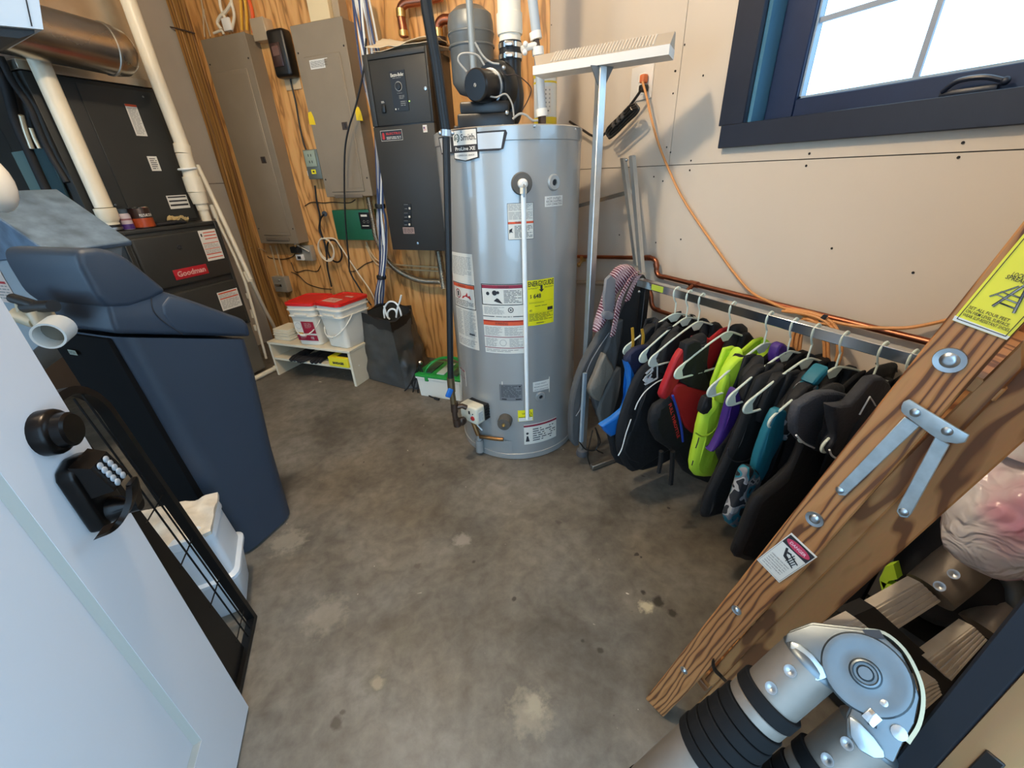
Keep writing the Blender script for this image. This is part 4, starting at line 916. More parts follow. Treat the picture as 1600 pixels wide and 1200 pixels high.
b = MB(); wbox(b, c.x-.065, c.x+.01, 2.35, 2.39, c.z+.002, c.z+.045, r=.006); b.build('black_plug', M_black, ob)
b = MB(); wbox(b, c.x-.05, c.x+.015, 2.37, 2.388, c.z-.05, c.z-.008, r=.003); rc = b.build('white_receptacle', M_white, ob)
b = MB(); wbox(b, c.x-.03, c.x-.002, 2.365, 2.371, c.z-.04, c.z-.02, r=.001, seg=1); b.build('socket', M_ink, rc)
b = MB(); wtube(b, [(c.x+.0, 2.345, c.z+.05), (c.x+.01, 2.34, c.z+.07), (c.x+.02, 2.36, c.z+.05), (c.x+.08, 2.38, c.z+.01)], .007, 8); b.build('shiny_clip', M_chrome, ob)
# coiled white cable and its tail
wc = thing('cable_coil', 'coil of white cable hung on the wood wall below the green box', 'cable', WN(510, 405, 2.38), FW)
M_wcab = mat('white_cable', '#dcd2bb', .45)
cc = WN(508, 389, 2.36); b = MB()
for k in range(3):
    b.tube([(cc.x+(.062+.002*k)*math.cos(a)+.006*k, 2.37-.008*k, cc.z+(.072+.002*k)*math.sin(a)-.003*k) for a in [2*PI*i/28 for i in range(28)]], .0045, 8, closed=True)
b.build('loop', M_wcab, wc)
b = MB(); b.tube([(cc.x+.045+.06*math.cos(a), 2.395, cc.z-.02+.075*math.sin(a)) for a in [2*PI*i/24 for i in range(24)]], .006, 8, closed=True); b.build('black_loop', M_black, wc)
b = MB(); wtube(b, [WN(x, y, 2.36) for x, y in ((505, 372), (522, 373), (530, 382), (545, 405), (562, 430), (578, 453), (586, 470), (594, 490))], .0045, 8); b.build('tail', M_wcab, wc)
# long black drop cord in front of the panel
bc = MB(); wtube(bc, [WN(x, y, 2.26) for x, y in ((572, 60), (568, 110), (556, 165), (545, 200), (539, 235), (538, 290), (540, 350), (545, 405), (547, 425), (560, 448), (571, 465), (580, 477))], .005, 8)
solo(bc, 'hanging_cord', M_black, 'long black cord hanging in front of the stickered panel down to the bin', 'cord', fr=FW)
# data cable bundle
cb = thing('data_cable_bundle', 'bundle of blue and white data cables dropping between panel and boiler into the black bin', 'cable bundle', WN(598, 480, 2.3), FW)
rr = random.Random(3)
path = [((562, -20), (574, 60), (586, 130), (592, 190), (595, 260), (595, 320), (597, 345), (600, 390), (597, 432), (594, 460), (592, 488))]
for k in range(16):
    off = rr.uniform(-1, 1); wv = rr.uniform(-.6, .6); dn_ = rr.uniform(0, .05)
    pts = []
    for i, (x, y) in enumerate(path[0]):
        sp_ = (17 if i < 1 else 15 if i < 3 else 8 if i < 5 else 7 if i < 8 else 6)*(off+.25*math.sin(i*1.7+k)); 
        if i in (5, 8): sp_ = 5*off
        pts.append(WN(x+sp_, y, 2.30-dn_*.6+.03*math.sin(i+k)*.3))
    b = MB(); b.tube(sm(pts, 3), .0052, 6)
    mm = M_pvcw if k % 3 == 0 else (mat('cable_grey', '#a4a6aa', .45) if k % 3 == 1 else mat('cable_blue', '#34466e', .45)) 
    if k in (5, 11, 14): mm = mat('cable_blue', '#34466e', .45)
    b.build('cable', mm, cb)
for x, y in ((590, 168), (594, 322), (596, 433)):
    c = WN(x, y, 2.28); b = MB(); b.lathe([(.030, -.012), (.032, 0), (.030, .012)], c, Vector((.05, 0, 1)), 14); b.build('strap', M_black, cb)
# flexible metal conduits
def corr(b, pts, r, n=10, pitch=.008):
    P = sm(pts, n); L = [0]
    for i in range(1, len(P)): L.append(L[-1]+(P[i]-P[i-1]).length)
    N = int(L[-1]/pitch)*4; out = []; rad = []; j = 0
    for k in range(N+1):
        s_ = L[-1]*k/N
        while j < len(L)-2 and L[j+1] < s_: j += 1
        f = (s_-L[j])/max(1e-9, L[j+1]-L[j]); out.append(P[j].lerp(P[j+1], f)); rad.append(r*(1+.10*math.cos(k*PI/2)))
    return b.tube(out, rad, 12)
b = MB(); corr(b, [WN(x, y, 2.36) for x, y in ((576, 308), (580, 330), (584, 350), (588, 372), (600, 398), (612, 415), (634, 430), (660, 439), (690, 441), (712, 452))], .017)
solo(b, 'flexible_conduit', M_galv, 'ribbed metal conduit curving under the boiler toward the heater', 'conduit', fr=FW)
b = MB(); corr(b, [WN(x, y, 2.34) for x, y in ((685, 392), (688, 410), (691, 430), (694, 450))], .02)
solo(b, 'flexible_conduit', M_galv, 'short ribbed metal conduit dropping from the boiler\'s right bottom corner', 'conduit', fr=FW)
for dy, nm in ((0, 'upper'), (6, 'lower')):
    b = MB(); wtube(b, [WN(x, y+dy, 2.415) for x, y in ((572, 378), (580, 395), (590, 407), (604, 412), (640, 415), (690, 418))], .005, 8)
    solo(b, 'thin_pipe', mat('pale_conduit', '#c9b089', .5, .3), f'thin pale pipe running right under the boiler, the {nm} of two', 'pipe', fr=FW)
# loose thin wires stapled on the wood wall
for i, (pts, mm, lab) in enumerate((
    (((476, 322), (487, 316), (505, 317), (520, 316), (545, 317), (555, 312)), M_iron, 'thin dark wire running level below the stickered panel'),
    (((418, 400), (422, 403), (440, 405), (452, 403), (460, 398), (462, 385)), M_iron, 'thin dark wire looping under the left panel'),
    (((455, 410), (462, 425), (478, 422), (495, 424), (501, 415)), M_iron, 'thin dark wire stapled below the metal outlet box'),
    (((455, 425), (466, 430), (480, 443), (500, 450), (518, 452)), M_iron, 'thin dark wire sagging behind the red pail lids'),
    (((374, 390), (392, 387), (408, 389), (416, 394)), mat('tan_wire', '#b6a182', .5), 'thin tan wire crossing from the white pipes to the wood stud'),
    (((545, 424), (556, 423), (570, 413), (583, 408)), M_iron, 'thin dark wire climbing toward the cable bundle'))):
    b = MB(); wtube(b, [WN(x, y, 2.424) for x, y in pts], .0028, 6); solo(b, 'thin_wire', mm, lab, 'wire', fr=FW)
# cables entering the left panel from above
cb = thing('power_cable_group', 'white, yellow and orange power cables entering the top of the left panel', 'cables', WN(350, 50, 2.38), FW)
for pts, mm, r in ((((358, 50), (352, 30), (345, 12), (342, -10)), M_wcab, .008), (((362, 48), (366, 25), (362, 5), (358, -15)), M_wcab, .008), (((346, 46), (340, 36), (344, 26), (353, 18), (362, 4)), M_wcab, .009),
                   (((378, 47), (377, 25), (376, 5), (374, -15)), mat('cable_yellow', '#d8a02c', .5), .008), (((386, 47), (385, 20), (381, -12)), mat('cable_yellow', '#d8a02c', .5), .008),
                   (((396, 52), (395, 25), (390, 3), (385, -15)), mat('cable_orange', '#d8561e', .5), .010), (((334, 52), (346, 48), (350, 54)), M_wcab, .007),
                   (((320, 58), (318, 40), (317, 15), (312, -10)), mat('tan_wire', '#b6a182'), .004), (((329, 57), (321, 30), (318, 14)), mat('tan_wire', '#b6a182'), .004)):
    b = MB(); wtube(b, [WN(x, y, 2.385) for x, y in pts], r, 8); b.build('cable', mm, cb)
c = WN(354, 38, 2.37); b = MB(); wbox(b, c.x-.03, c.x+.03, 2.365, 2.38, c.z-.03, c.z+.03, r=.004); b.build('cable_tag', M_white, cb)
b = MB(); wtube(b, [WN(x, y, NW-.02) for x, y in ((240, 40), (265, 42), (290, 48), (304, 52))], .004, 6); solo(b, 'thin_wire', mat('dark_wire', '#4a3a30', .6), 'dark wire pinned across the boards above the furnace', 'wire', fr=FW)

# ------------------------------------------------------------------ furnace and its pipes
tf = -2.56
fn0, fn1 = 1.373, 1.890
def fmap(t, n, z): return plane_map((t, n, z), (0, 1, 0), (0, 0, 1))      # print facing +t; u along n
fu = thing('furnace', 'black furnace cabinet with red badge on a grey metal base', 'furnace', (tf-.25, (fn0+fn1)/2, 0), FW)
b = MB(); b.box(TL+.02, tf-.012, fn0, fn1, .37, 1.0, r=.004); b.box(-3.5, TL+.03, fn0, 1.49, .37, 1.0); b.build('cabinet', M_furn, fu)
b = MB(); b.box(TL+.02, tf-.004, fn0, fn1, .985, 1.004, r=.003); b.box(tf-.02, tf, fn0, fn0+.02, .37, 1.0, r=.002, seg=1); b.box(tf-.02, tf, fn1-.02, fn1, .37, 1.0, r=.002, seg=1); b.build('trim_frame', M_furn, fu)
b = MB(); b.box(tf-.02, tf+.006, fn0+.03, fn1-.016, .695, .968, r=.012, seg=3); ud = b.build('upper_door', M_furn, fu)
b = MB(); b.box(tf-.02, tf+.004, fn0+.03, fn1-.016, .385, .665, r=.012, seg=3); ld = b.build('lower_door', M_furn, fu)
b = MB(); c = WT(279, 386, tf); b.lathe([(.012, 0), (.011, .004), (.008, .004), (.007, .001), (.001, .001)], (tf+.006, c.y, c.z), (1, 0, 0), 16); b.build('latch_knob', M_ink, ud)
def flab(par, nm, pl, pr, zt_, zb_, mats, fn, off, label=None):
    w = pr-pl; h = zt_-zb_; return decal(par, nm, fmap(off, pl, zb_), w, h, mats, fn(w, h), label=label)
a = WT(307, 362, tf); c = WT(349, 401, tf); 
flab(ud, 'warning_label', WT(309, 366, tf).y, WT(335, 360, tf).y, WT(322, 359, tf).z, WT(340, 405, tf).z, (M_paper, M_orange, M_ink, M_grey_ink), lambda w, h: [('rect', 1, .25*w, .90*h, .95*w, .93*h), ('rect', 1, .25*w, .80*h, .95*w, .83*h), ('rect', 1, .25*w, .70*h, .95*w, .73*h), ('rect', 2, .08*w, .80*h, .16*w, .9*h), ('rect', 1, .05*w, .57*h, .95*w, .59*h), ('rect', 1, .05*w, .38*h, .95*w, .40*h), ('rect', 1, .05*w, .20*h, .95*w, .23*h), ('rect', 1, .05*w, .08*h, .95*w, .11*h), ('lines', 3, .05*w, .42*h, .95*w, .56*h, 4), ('lines', 3, .05*w, .24*h, .95*w, .36*h, 4)], tf+.0062, 'cream warning label with orange bars')
flab(ld, 'warning_label', WT(338, 459, tf).y, WT(368, 447, tf).y, WT(352, 454, tf).z, WT(364, 481, tf).z, (M_paper, M_orange, M_ink, M_grey_ink), lambda w, h: [('rect', 1, .05*w, .88*h, .95*w, .95*h), ('rect', 1, .05*w, .60*h, .95*w, .66*h), ('lines', 3, .05*w, .68*h, .95*w, .86*h, 3), ('lines', 3, .05*w, .08*h, .95*w, .56*h, 7)], tf+.0042, 'cream warning label with two orange bars')
bl0 = WT(271, 431, tf).y; bl1 = WT(321, 415, tf).y; bz = WT(296, 425, tf).z; w = bl1-bl0; h = .055
b = MB(); b.box(tf+.006, tf+.011, bl0, bl1, bz-h/2, bz+h/2, r=.0024); bg_ = b.build('badge', mat('badge_red', '#b0202c', .35), ud, label='red maker badge')
vs, fs, tw = textmesh('Goodman', .03); f = fmap(tf+.0112, bl0+.015, bz-.012); b = MB(); b.add([f(q.x*(w-.03)/tw, q.y*.04, .0004) for q in vs], fs); b.build('lettering', mat('badge_text', '#d8a8a0', .4), bg_, smooth=False)
b = MB(); b.box(TL+.02, tf-.02, fn0+.01, fn1+.01, .03, .365, r=.003, seg=1); b.box(-3.5, TL+.03, fn0+.01, 1.49, .03, .365); b.build('sheet_metal_base', mat('base_grey', '#77746b', .45, .5, vary=.08, vscale=6), fu, label='grey sheet metal base')
co = thing('coil_cabinet', 'black coil cabinet standing on the furnace, with cream stickers', 'cabinet', (-2.9, (fn0+fn1)/2, 1.006), FW)
tc_ = -2.705; c0_, c1_ = 1.385, 1.90
b = MB(); b.box(TL+.02, tc_, c0_-.03, c1_, 1.006, 1.662, r=.003); b.box(-3.5, TL+.03, c0_-.03, 1.49, 1.006, 1.662); b.build('cabinet', M_furn, co)
b = MB(); b.box(tc_, tc_+.006, c0_+.15, c1_-.02, 1.02, 1.645, r=.002, seg=1); fp = b.build('front_panel', M_furn, co)
for y, z in ((c0_+.03, 1.64), (c0_+.10, 1.12), (c1_-.08, 1.62)):
    b = MB(); b.lathe([(.006, 0), (.004, .003), (.001, .003)], (tc_+.005, y, z), (1, 0, 0), 8); b.build('screw', M_steel, co)
tcc = tc_+.0062
def clab2(nm, x0, y0, x1, y1, mats, fn, label=None):
    a = WT(x0, y0, tcc); c = WT(x1, y1, tcc); w = abs(c.y-a.y); h = a.z-c.z; decal(fp, nm, fmap(tcc, a.y, c.z), w, h, mats, fn(w, h), label=label)
a = WT(194, 162, tcc); c = WT(231, 213, tcc); w = WT(212, 163, tcc).y-a.y; h = a.z-c.z
decal(fp, 'long_label', fmap(tcc, a.y, c.z), w, h, (M_paper, M_orange, M_grey_ink), [('rect', 1, 0, h*.93, w, h), ('lines', 2, .1*w, .05*h, .9*w, .9*h, 20)], label='tall cream label with orange top')
a = WT(229, 244, tcc); c = WT(251, 267, tcc); w = WT(244, 244, tcc).y-a.y; h = a.z-c.z
decal(fp, 'small_label', fmap(tcc, a.y, c.z), w, h, (M_paper, M_ink), [('lines', 1, .15*w, .1*h, .85*w, .9*h, 6)])
a = WT(259, 306, tcc); c = WT(265, 327, tcc); w = WT(290, 303, tcc).y-a.y; h = a.z-c.z
decal(fp, 'striped_label', fmap(tcc, a.y, c.z), w, h, (M_paper, M_ink), [('rect', 1, .05*w, .82*h, .95*w, .92*h), ('rect', 1, .05*w, .52*h, .95*w, .64*h), ('rect', 1, .05*w, .2*h, .95*w, .34*h)], label='striped black and white label')
pl = thing('supply_plenum', 'galvanised sheet metal plenum above the black coil cabinet', 'duct', (-2.9, (fn0+fn1)/2, 1.665), FW)
b = MB(); b.box(TL+.02, tc_-.002, c0_-.03, c1_-.01, 1.664, ZC-.01); b.box(-3.5, TL+.03, c0_-.03, 1.49, 1.664, ZC-.01); b.build('duct_box', M_galv, pl, smooth=False)
b = MB(); b.box(TL+.02, tc_+.012, c0_-.04, c1_, 1.664, 1.70, r=.002, seg=1); b.build('flange', M_galv, pl)
# big round duct across the front
rd = thing('round_duct', 'large shiny galvanised round duct crossing in front of the plenum', 'duct', (-2.48, 1.2, 1.7), FW)
dc1 = WT(178, 80, -2.52); dc0 = WT(20, 42, -2.52); ax_ = (dc1-dc0).normalized(); rD = .098
b = MB(); b.tube([dc0-ax_*.9, dc0, dc1-ax_*.02], rD, 36, cap=False); b.lathe([(rD, 0), (rD, .012), (rD*.93, .05), (rD*.7, .078), (rD*.3, .09), (.001, .092)], dc1-ax_*.02, ax_, 36); b.build('duct_body', mat('shiny_duct', '#aba49b', .26, 1.0, vary=.25, vscale=3, rvary=.1), rd)
b = MB(); b.lathe([(rD, 0), (rD+.004, .003), (rD+.004, .010), (rD, .013)], dc1-ax_*.04, ax_, 36, cap=False); b.build('seam_bead', M_galv, rd)
# white pipes
pa = thing('intake_pipe', 'thick white vertical pipe with stepped reducer standing on the furnace ledge', 'pipe', WT(172, 352, -2.62), FW)
Pa = WZ(172, 352, 1.0); tp = Pa.x+.62
A0 = Vector((-2.63, WZ(174, 356, 1.006).y-.0, 0)); A0 = Vector((tf-.06, WT(174, 350, tf-.06).y, 0))
for nm, z0, z1, r, mm in (('upper_pipe', 1.115, 2.1, .036, M_pvc), ('reducer', 1.06, 1.118, .044, M_pvc), ('lower_sleeve', 1.035, 1.062, .033, M_pvc), ('rubber_boot', 1.004, 1.036, .035, M_black)):
    b = MB()
    if nm == 'reducer': b.lathe([(.034, -.012), (.044, .006), (.044, .05), (.038, .052)], (A0.x, A0.y, z0), seg=24)
    else: b.cyl((A0.x, A0.y, z0), (A0.x, A0.y, z1), r, 24)
    b.build(nm, mm, pa)
b = MB(); b.lathe([(.039, 0), (.0395, .006), (.039, .012)], (A0.x, A0.y, 1.012), seg=24, cap=False); b.build('hose_clamp', M_steel, pa)
pb_ = thing('vent_pipe', 'thick cream vent pipe with offset elbow at the right end of the furnace top', 'pipe', WT(322, 345, -2.63), FW)
tb_ = -2.62
def VB(x, y, t=tb_): return WT(x, y, t)
b = MB(); up = [VB(188, -30), VB(204, 10), VB(240, 110), VB(285, 228)]; b.tube(up, .034, 24); b.build('upper_pipe', M_pvc, pb_)
b = MB(); b.tube([VB(284, 226), VB(287, 240)], .040, 24); b.tube(sm([VB(287, 240), VB(292, 255), VB(297, 268), VB(300, 280)], 4), .039, 24); b.build('elbow', M_pvc, pb_)
b = MB(); b.lathe([(.043, 0), (.048, .004), (.048, .008), (.043, .012)], VB(292, 262), VB(300, 280)-VB(290, 256), 24); b.build('rim', M_pvcw, pb_)
b = MB(); b.tube([VB(299, 276), VB(307, 300)], .046, 24); b.build('coupling', M_pvc, pb_)
b = MB(); b.tube([VB(307, 300), VB(314, 318)], [.044, .038], 24); b.build('reducer', M_pvc, pb_)
b = MB(); b.tube([VB(314, 318), VB(318, 328)], .030, 24); b.tube([VB(318, 328), VB(324, 346)], .025, 24); b.build('lower_pipe', M_pvc, pb_)
cpn = 1.965
def small(name, pts, r, lab, extra=()):
    t_ = thing(name, lab, 'pipe', WN(*pts[-1], cpn), FW)
    b = MB(); b.tube([WN(x, y, cpn) for x, y in pts], r, 12); b.build('pipe_run', M_pvc, t_)
    for (x0, y0, x1, y1, k) in extra:
        b = MB(); b.tube([WN(x0, y0, cpn), WN(x1, y1, cpn)], r*k, 12); b.build('coupling', M_pvc, t_)
    return t_
small('drain_pipe', ((331, 322), (340, 345), (367, 402), (383, 440), (400, 500), (416, 560)), .009, 'thin white drain pipe running down the right edge of the furnace', ((330, 320, 338, 341, 1.5), (386, 458, 389, 466, 1.25), (393, 484, 396, 496, 1.25), (398, 508, 400, 516, 1.2)))
t_ = small('drain_pipe', ((308, 258), (340, 325), (370, 390), (392, 437)), .013, 'white drain pipe leaning behind the furnace corner toward the wood wall', ((383, 424, 391, 440, 1.25),))
b = MB(); b.tube(sm([WN(392, 438, cpn), WN(398, 450, cpn+.03), WN(412, 480, cpn+.12), WN(426, 506, cpn+.2), WN(432, 520, cpn+.25)], 4), .012, 10); b.build('lower_run', M_pvc, t_)
a = WZ(399, 596, .02); c = WZ(424, 578, .02); t_ = thing('floor_pipe', 'white pipe lying on the floor along the front of the furnace', 'pipe', a, FW)
b = MB(); b.tube([Vector((tf+.03, 1.45, .017)), Vector((tf+.03, 1.945, .017))], .0165, 14); b.build('pipe_run', M_pvc, t_)
b = MB(); b.tube([Vector((tf+.03, 1.93, .017)), Vector((tf+.03, 1.975, .017))], .021, 14); b.tube([Vector((tf+.03, 1.965, .017)), Vector((tf+.03, 1.965, .06))], .019, 14); b.build('elbow', M_pvc, t_)
# things on the furnace ledge
c = WT(197, 350, tf-.07); cn = thing('spray_can', 'small purple and white can beside the thick white pipe', 'can', (tf-.06, c.y, 1.006), FW)
b = MB(); b.lathe([(.024, 0), (.025, .002), (.025, .068), (.019, .078)], (tf-.06, c.y, 1.006), seg=24); b.build('body', mat('can_white', '#b9aeb6', .35), cn)
b = MB(); b.lathe([(.0253, .002), (.0253, .026)], (tf-.06, c.y, 1.006), seg=24, cap=False); b.build('purple_band', mat('can_purple', '#4c3276', .4), cn)
b = MB(); b.lathe([(.021, .076), (.021, .093), (.015, .097), (.001, .097)], (tf-.06, c.y, 1.006), seg=20); b.build('cap', mat('can_cap', '#3c4a58', .4), cn)
b = MB(); b.lathe([(.0253, .044), (.0253, .052)], (tf-.06, c.y, 1.006), seg=24, cap=False); b.build('red_band', mat('can_redband', '#8a5a62', .4), cn)
c = WT(226, 352, tf-.065); pc = Vector((tf-.065, c.y, 1.006)); pn = thing('paint_can', 'dark red-brown stain can with metal lid on the furnace ledge', 'can', pc, FW)
pr_ = .046; ph = .098
b = MB(); b.lathe([(pr_, 0), (pr_, .001), (pr_, ph-.004), (pr_-.002, ph)], pc, seg=32); b.build('body', mat('can_dark', '#2a1814', .35), pn)
b = MB(); b.lathe([(pr_+.0008, .004), (pr_+.0008, ph*.48)], pc, seg=32, cap=False); b.build('orange_band', mat('can_rust', '#a04420', .35, vary=.2, vscale=20), pn)
b = MB(); b.lathe([(pr_+.002, ph-.003), (pr_+.003, ph), (pr_, ph+.003), (pr_-.008, ph+.001), (.001, ph+.001)], pc, seg=32); b.build('lid', M_chrome, pn)
ff = lambda u, v, h=0: pc+Vector(((pr_+.001+h)*math.cos(-.65+u/pr_), (pr_+.001+h)*math.sin(-.65+u/pr_), v))
vs, fs, tw = textmesh('POLYLAK STAIN', .03); b = MB(); b.add([ff(q.x*.062/tw, .055+q.y*.018, .0008) for q in vs], fs); b.build('lettering', M_paper, pn, smooth=False)
def glove(name, c, ang, mm, lab, L=.10, cat='glove', fr=FW):
    """a limp work glove lying flat: palm, four fingers and a thumb, in one mesh"""
    b = MB(); M = Matrix.Translation(Vector(c)) @ Matrix.Rotation(ang, 4, 'Z')
    rr = random.Random(int(abs(ang*100))+5)
    b.box(-.045, .04, -.038, .038, .001, .018, M=M, r=.008, seg=3)
    b.box(-.10, -.04, -.034, .034, .001, .016, M=M, r=.006, seg=2)
    for i, y in enumerate((-.029, -.010, .010, .029)):
        l = (.055, .068, .066, .052)[i]; k = rr.uniform(-.2, .2)
        b.tube([M @ Vector(q) for q in sm([(.03, y, .010), (.055, y+k*.02, .014), (.035+l, y+k*.05, .010), (.045+l, y+k*.06, .008)], 3)], [.010]*3+[.0095]*3+[.009]*3+[.005], 8)
    b.tube([M @ Vector(q) for q in sm([(-.02, .03, .010), (.005, .052, .013), (.03, .062, .009)], 3)], [.011]*4+[.009]*2+[.005], 8)
    return solo(b, name, mm, lab, cat, fr=fr)
M_glove = mat('glove_black', '#17161a', .8)
c = WT(255, 352, tf-.06); glove('work_glove', (tf-.07, c.y+.01, 1.005), 1.4, M_glove, 'black glove lying on the furnace ledge right of the stain can', fr=FW)
V, F = sheetmesh([(tf-.10, c.y+.055, 1.03), (tf-.03, c.y+.06, 1.03), (tf-.03, c.y+.13, 1.035), (tf-.10, c.y+.13, 1.035)], 10, 10, .012, .03, 2.2)
b = MB(); b.add(V, F); solo(b, 'rag', mat('rag_tan', '#b09a6a', .9, bump=.3, bscale=60), 'crumpled tan rag on the furnace ledge next to the vent pipe', 'rag', fr=FW)
# refrigerant lines and plates on the near side of the coil cabinet
nn = c0_-.06
for pts, r, lab in ((((-12, 90), (8, 130), (25, 190), (45, 235), (70, 290), (95, 340), (120, 385)), .020, 'thick black insulated line snaking down the left end of the coil cabinet'),
                    (((0, 88), (18, 125), (45, 165), (60, 200), (78, 240), (105, 285)), .013, 'thinner black insulated line curving beside the clear plate')):
    b = MB(); b.tube(sm([WN(x, y, nn-.0) for x, y in pts], 5), r, 12); solo(b, 'insulated_line', mat('foam_black', '#121214', .7), lab, 'refrigerant line', fr=FW)
def wplate(name, poly, n_, th, mm, lab, cat='plate'):
    q = [WN(x, y, n_) for x, y in poly]; b = MB(); b.prism([(p.x, p.z) for p in q], th, Matrix(((1, 0, 0, 0), (0, 0, -1, n_), (0, 1, 0, 0), (0, 0, 0, 1))), r=.001)
    return solo(b, name, mm, lab, cat, fr=FW)
wplate('grey_bracket', ((-20, 150), (14, 160), (26, 205), (38, 238), (18, 240), (8, 225), (-20, 222)), nn+.04, .004, mat('plate_tealgrey', '#5b6663', .45, .3), 'grey bracket plate at the left end of the coil cabinet')
wplate('teal_strip', ((19, 238), (39, 235), (82, 318), (60, 320)), nn+.02, .004, mat('strip_teal', '#6f8a88', .4, .2), 'flat teal-grey strip left of the thick insulated line')
wplate('clear_cover', ((52, 232), (76, 232), (112, 315), (98, 321)), nn+.02, .010, mat('cover_teal', '#3f5a62', .2, .3), 'glossy dark teal cover right of the thick insulated line')
b = MB(); b.tube(sm([WN(x, y, nn) for x, y in ((33, 180), (40, 205), (50, 232))], 4), .010, 10); b.tube(sm([WN(x, y, nn+.01) for x, y in ((48, 200), (55, 218), (62, 232))], 4), .008, 10)
solo(b, 'bare_pipe', mat('cream_pipe', '#cfc6ae', .3, .5), 'short bare pale pipe stubs above the glossy teal cover', 'pipe', fr=FW)
# ------------------------------------------------------------------ bench by the wood wall and what stands on it
M_bench = mat('bench_cream', '#d6cab0', .55, vary=.03, vscale=9)
bt0, bt1, bn0, bn1, bz = -2.46, -1.785, 1.878, 2.30, .247
be = thing('storage_bench', 'low cream wooden bench with one shelf below the electrical panels', 'bench', ((bt0+bt1)/2, bn0, 0), FW)
b = MB(); b.box(bt0, bt1+.003, bn0, bn1, bz-.017, bz, r=.002, seg=1); b.build('top_board', M_bench, be)
b = MB(); b.box(bt0+.004, bt0+.02, bn0+.002, bn1, 0, bz-.018, r=.001, seg=1); b.build('side_panel', M_bench, be)
b = MB(); b.box(bt1-.018, bt1, bn0+.002, bn1, 0, bz-.018, r=.001, seg=1); sp_ = b.build('side_panel', M_bench, be)
sz = WN(500, 588, bn0).z
b = MB(); b.box(bt0+.021, bt1-.019, bn0+.004, bn1, .118, .133, r=.001, seg=1); b.build('shelf_board', M_bench, be)
b = MB(); b.disc((bt1, bn0+.06, .125), (1, 0, 0), .005, .002, 8); b.build('dowel_cap', M_white, sp_)
M_nap = mat('napkin_cream', '#d9cfb6', .8, bump=.1, bscale=80)
def stack(t, n, z, w, d, cnt, lab, seed):
    r = thing('napkin_stack', lab, 'stack', (t, n, z), FW); rr = random.Random(seed); zz = z
    for i in range(cnt):
        dx, dy = rr.uniform(-.004, .004), rr.uniform(-.004, .004); th = .0085
        b = MB(); b.box(t-w/2+dx, t+w/2+dx, n-d/2+dy, n+d/2+dy, zz+.0003, zz+th, r=.003, seg=1); b.build('napkin', M_nap, r); zz += th
stack(-2.36, 1.99, bz, .135, .14, 9, 'square stack of cream napkins at the left front of the bench', 1)
stack(-2.31, 2.19, bz, .12, .14, 13, 'taller cream napkin stack behind, beside the red-lidded pail', 2)
def rrect(cx, cy, hx, hy, r, z, seg=4):
    out = []
    for sx, sy, a0 in ((1, 1, 0), (-1, 1, PI/2), (-1, -1, PI), (1, -1, 1.5*PI)):
        for k in range(seg+1):
            a = a0+k*PI/2/seg; out.append((cx+sx*(hx-r)+r*math.cos(a), cy+sy*(hy-r)+r*math.sin(a), z))
    return out
M_pail = mat('pail_white', '#dfd9ca', .4)
M_lid = mat('lid_red', '#d3201c', .35)
def pail(cx, cy, hx, hy, h, rot, label, lab=True):
    r = thing('lidded_pail', label, 'pail', (cx, cy, bz), FW)
    Mt = Matrix.Translation(Vector((cx, cy, bz))) @ Matrix.Rotation(rot, 4, 'Z')
    def ring(s_, z, k=.3): return [Mt @ Vector(p) for p in rrect(0, 0, hx*s_, hy*s_, hx*k, z)]
    b = MB(); b.loft([ring(.80, .001), ring(.84, .006), ring(.88, h*.28), ring(.955, h*.66), ring(.96, h*.665), ring(1.03, h*.67), ring(1.03, h*.685), ring(.97, h*.69), ring(.985, h*.80), ring(1.05, h*.805), ring(1.05, h*.825), ring(1.0, h*.83), ring(1.01, h*.92), ring(.9, h*.92)])
    b.build('body', M_pail, r)
    b = MB(); b.loft([ring(1.04, h*.905), ring(1.06, h*.91), ring(1.06, h*.965), ring(1.02, h*.975), ring(.90, h*.975), ring(.88, h*.962)]); l = b.build('lid', M_lid, r)
    for sx in (-1,):
        b = MB(); b.box(-hx*.45, hx*.5, -hy*1.06, -hy*.98, h*.69, h*.74, M=Mt, r=.003); b.build('rim_lug', M_pail, r)
    b = MB(); P = [Mt @ Vector((hx*1.04*math.cos(a), -hy*.25-hy*.95*max(0, math.sin(a)) , h*(.70-.42*math.sin(a)))) for a in [PI*i/16 for i in range(17)]]
    b.tube(P, .0035, 8); ba = b.build('bail_handle', M_pail, r)
    b = MB(); b.tube(P[7:10], .008, 10); b.build('grip', M_pail, ba)
    return r, Mt
p1_, Mt = pail(-2.118, 2.00, .096, .115, .292, .12, 'white pail with red lid and a crimson and white label on the bench')
fy = -.1135
tl = math.atan2(.0045, .27)
pf = plane_map(Mt @ Vector((-.07, -.1035, .035)), Mt.to_3x3() @ Vector((1, 0, 0)), Mt.to_3x3() @ Vector((0, -.07, 1)))
decal(p1_, 'label', pf, .145, .13, (mat('label_cream', '#d9d5c9'), mat('label_crimson', '#9c1230', .4), M_cw, M_ink, mat('label_gold', '#cf9a3a', .5)),
      [('rect', 1, .055, .05, .145, .13), ('rect', 1, .0, .0, .145, .038), ('rect', 4, .0, .045, .05, .055), ('ring', 3, .03, .1, .02, .001), ('lines', 2, .075, .085, .125, .122, 5), ('lines', 2, .02, .01, .06, .028, 3), ('rect', 2, .095, .008, .118, .028)], label='crimson and white label')
p2_, Mt2 = pail(-1.882, 2.02, .100, .125, .302, -.10, 'larger white square pail with red lid beside the black bin')
ld2 = [c for c in p2_.children if c.name.startswith('lid')][0]
lm = plane_map(Mt2 @ Vector((-.07, -.09, .2915)), Mt2.to_3x3() @ Vector((1, 0, 0)), Mt2.to_3x3() @ Vector((0, 1, 0)))
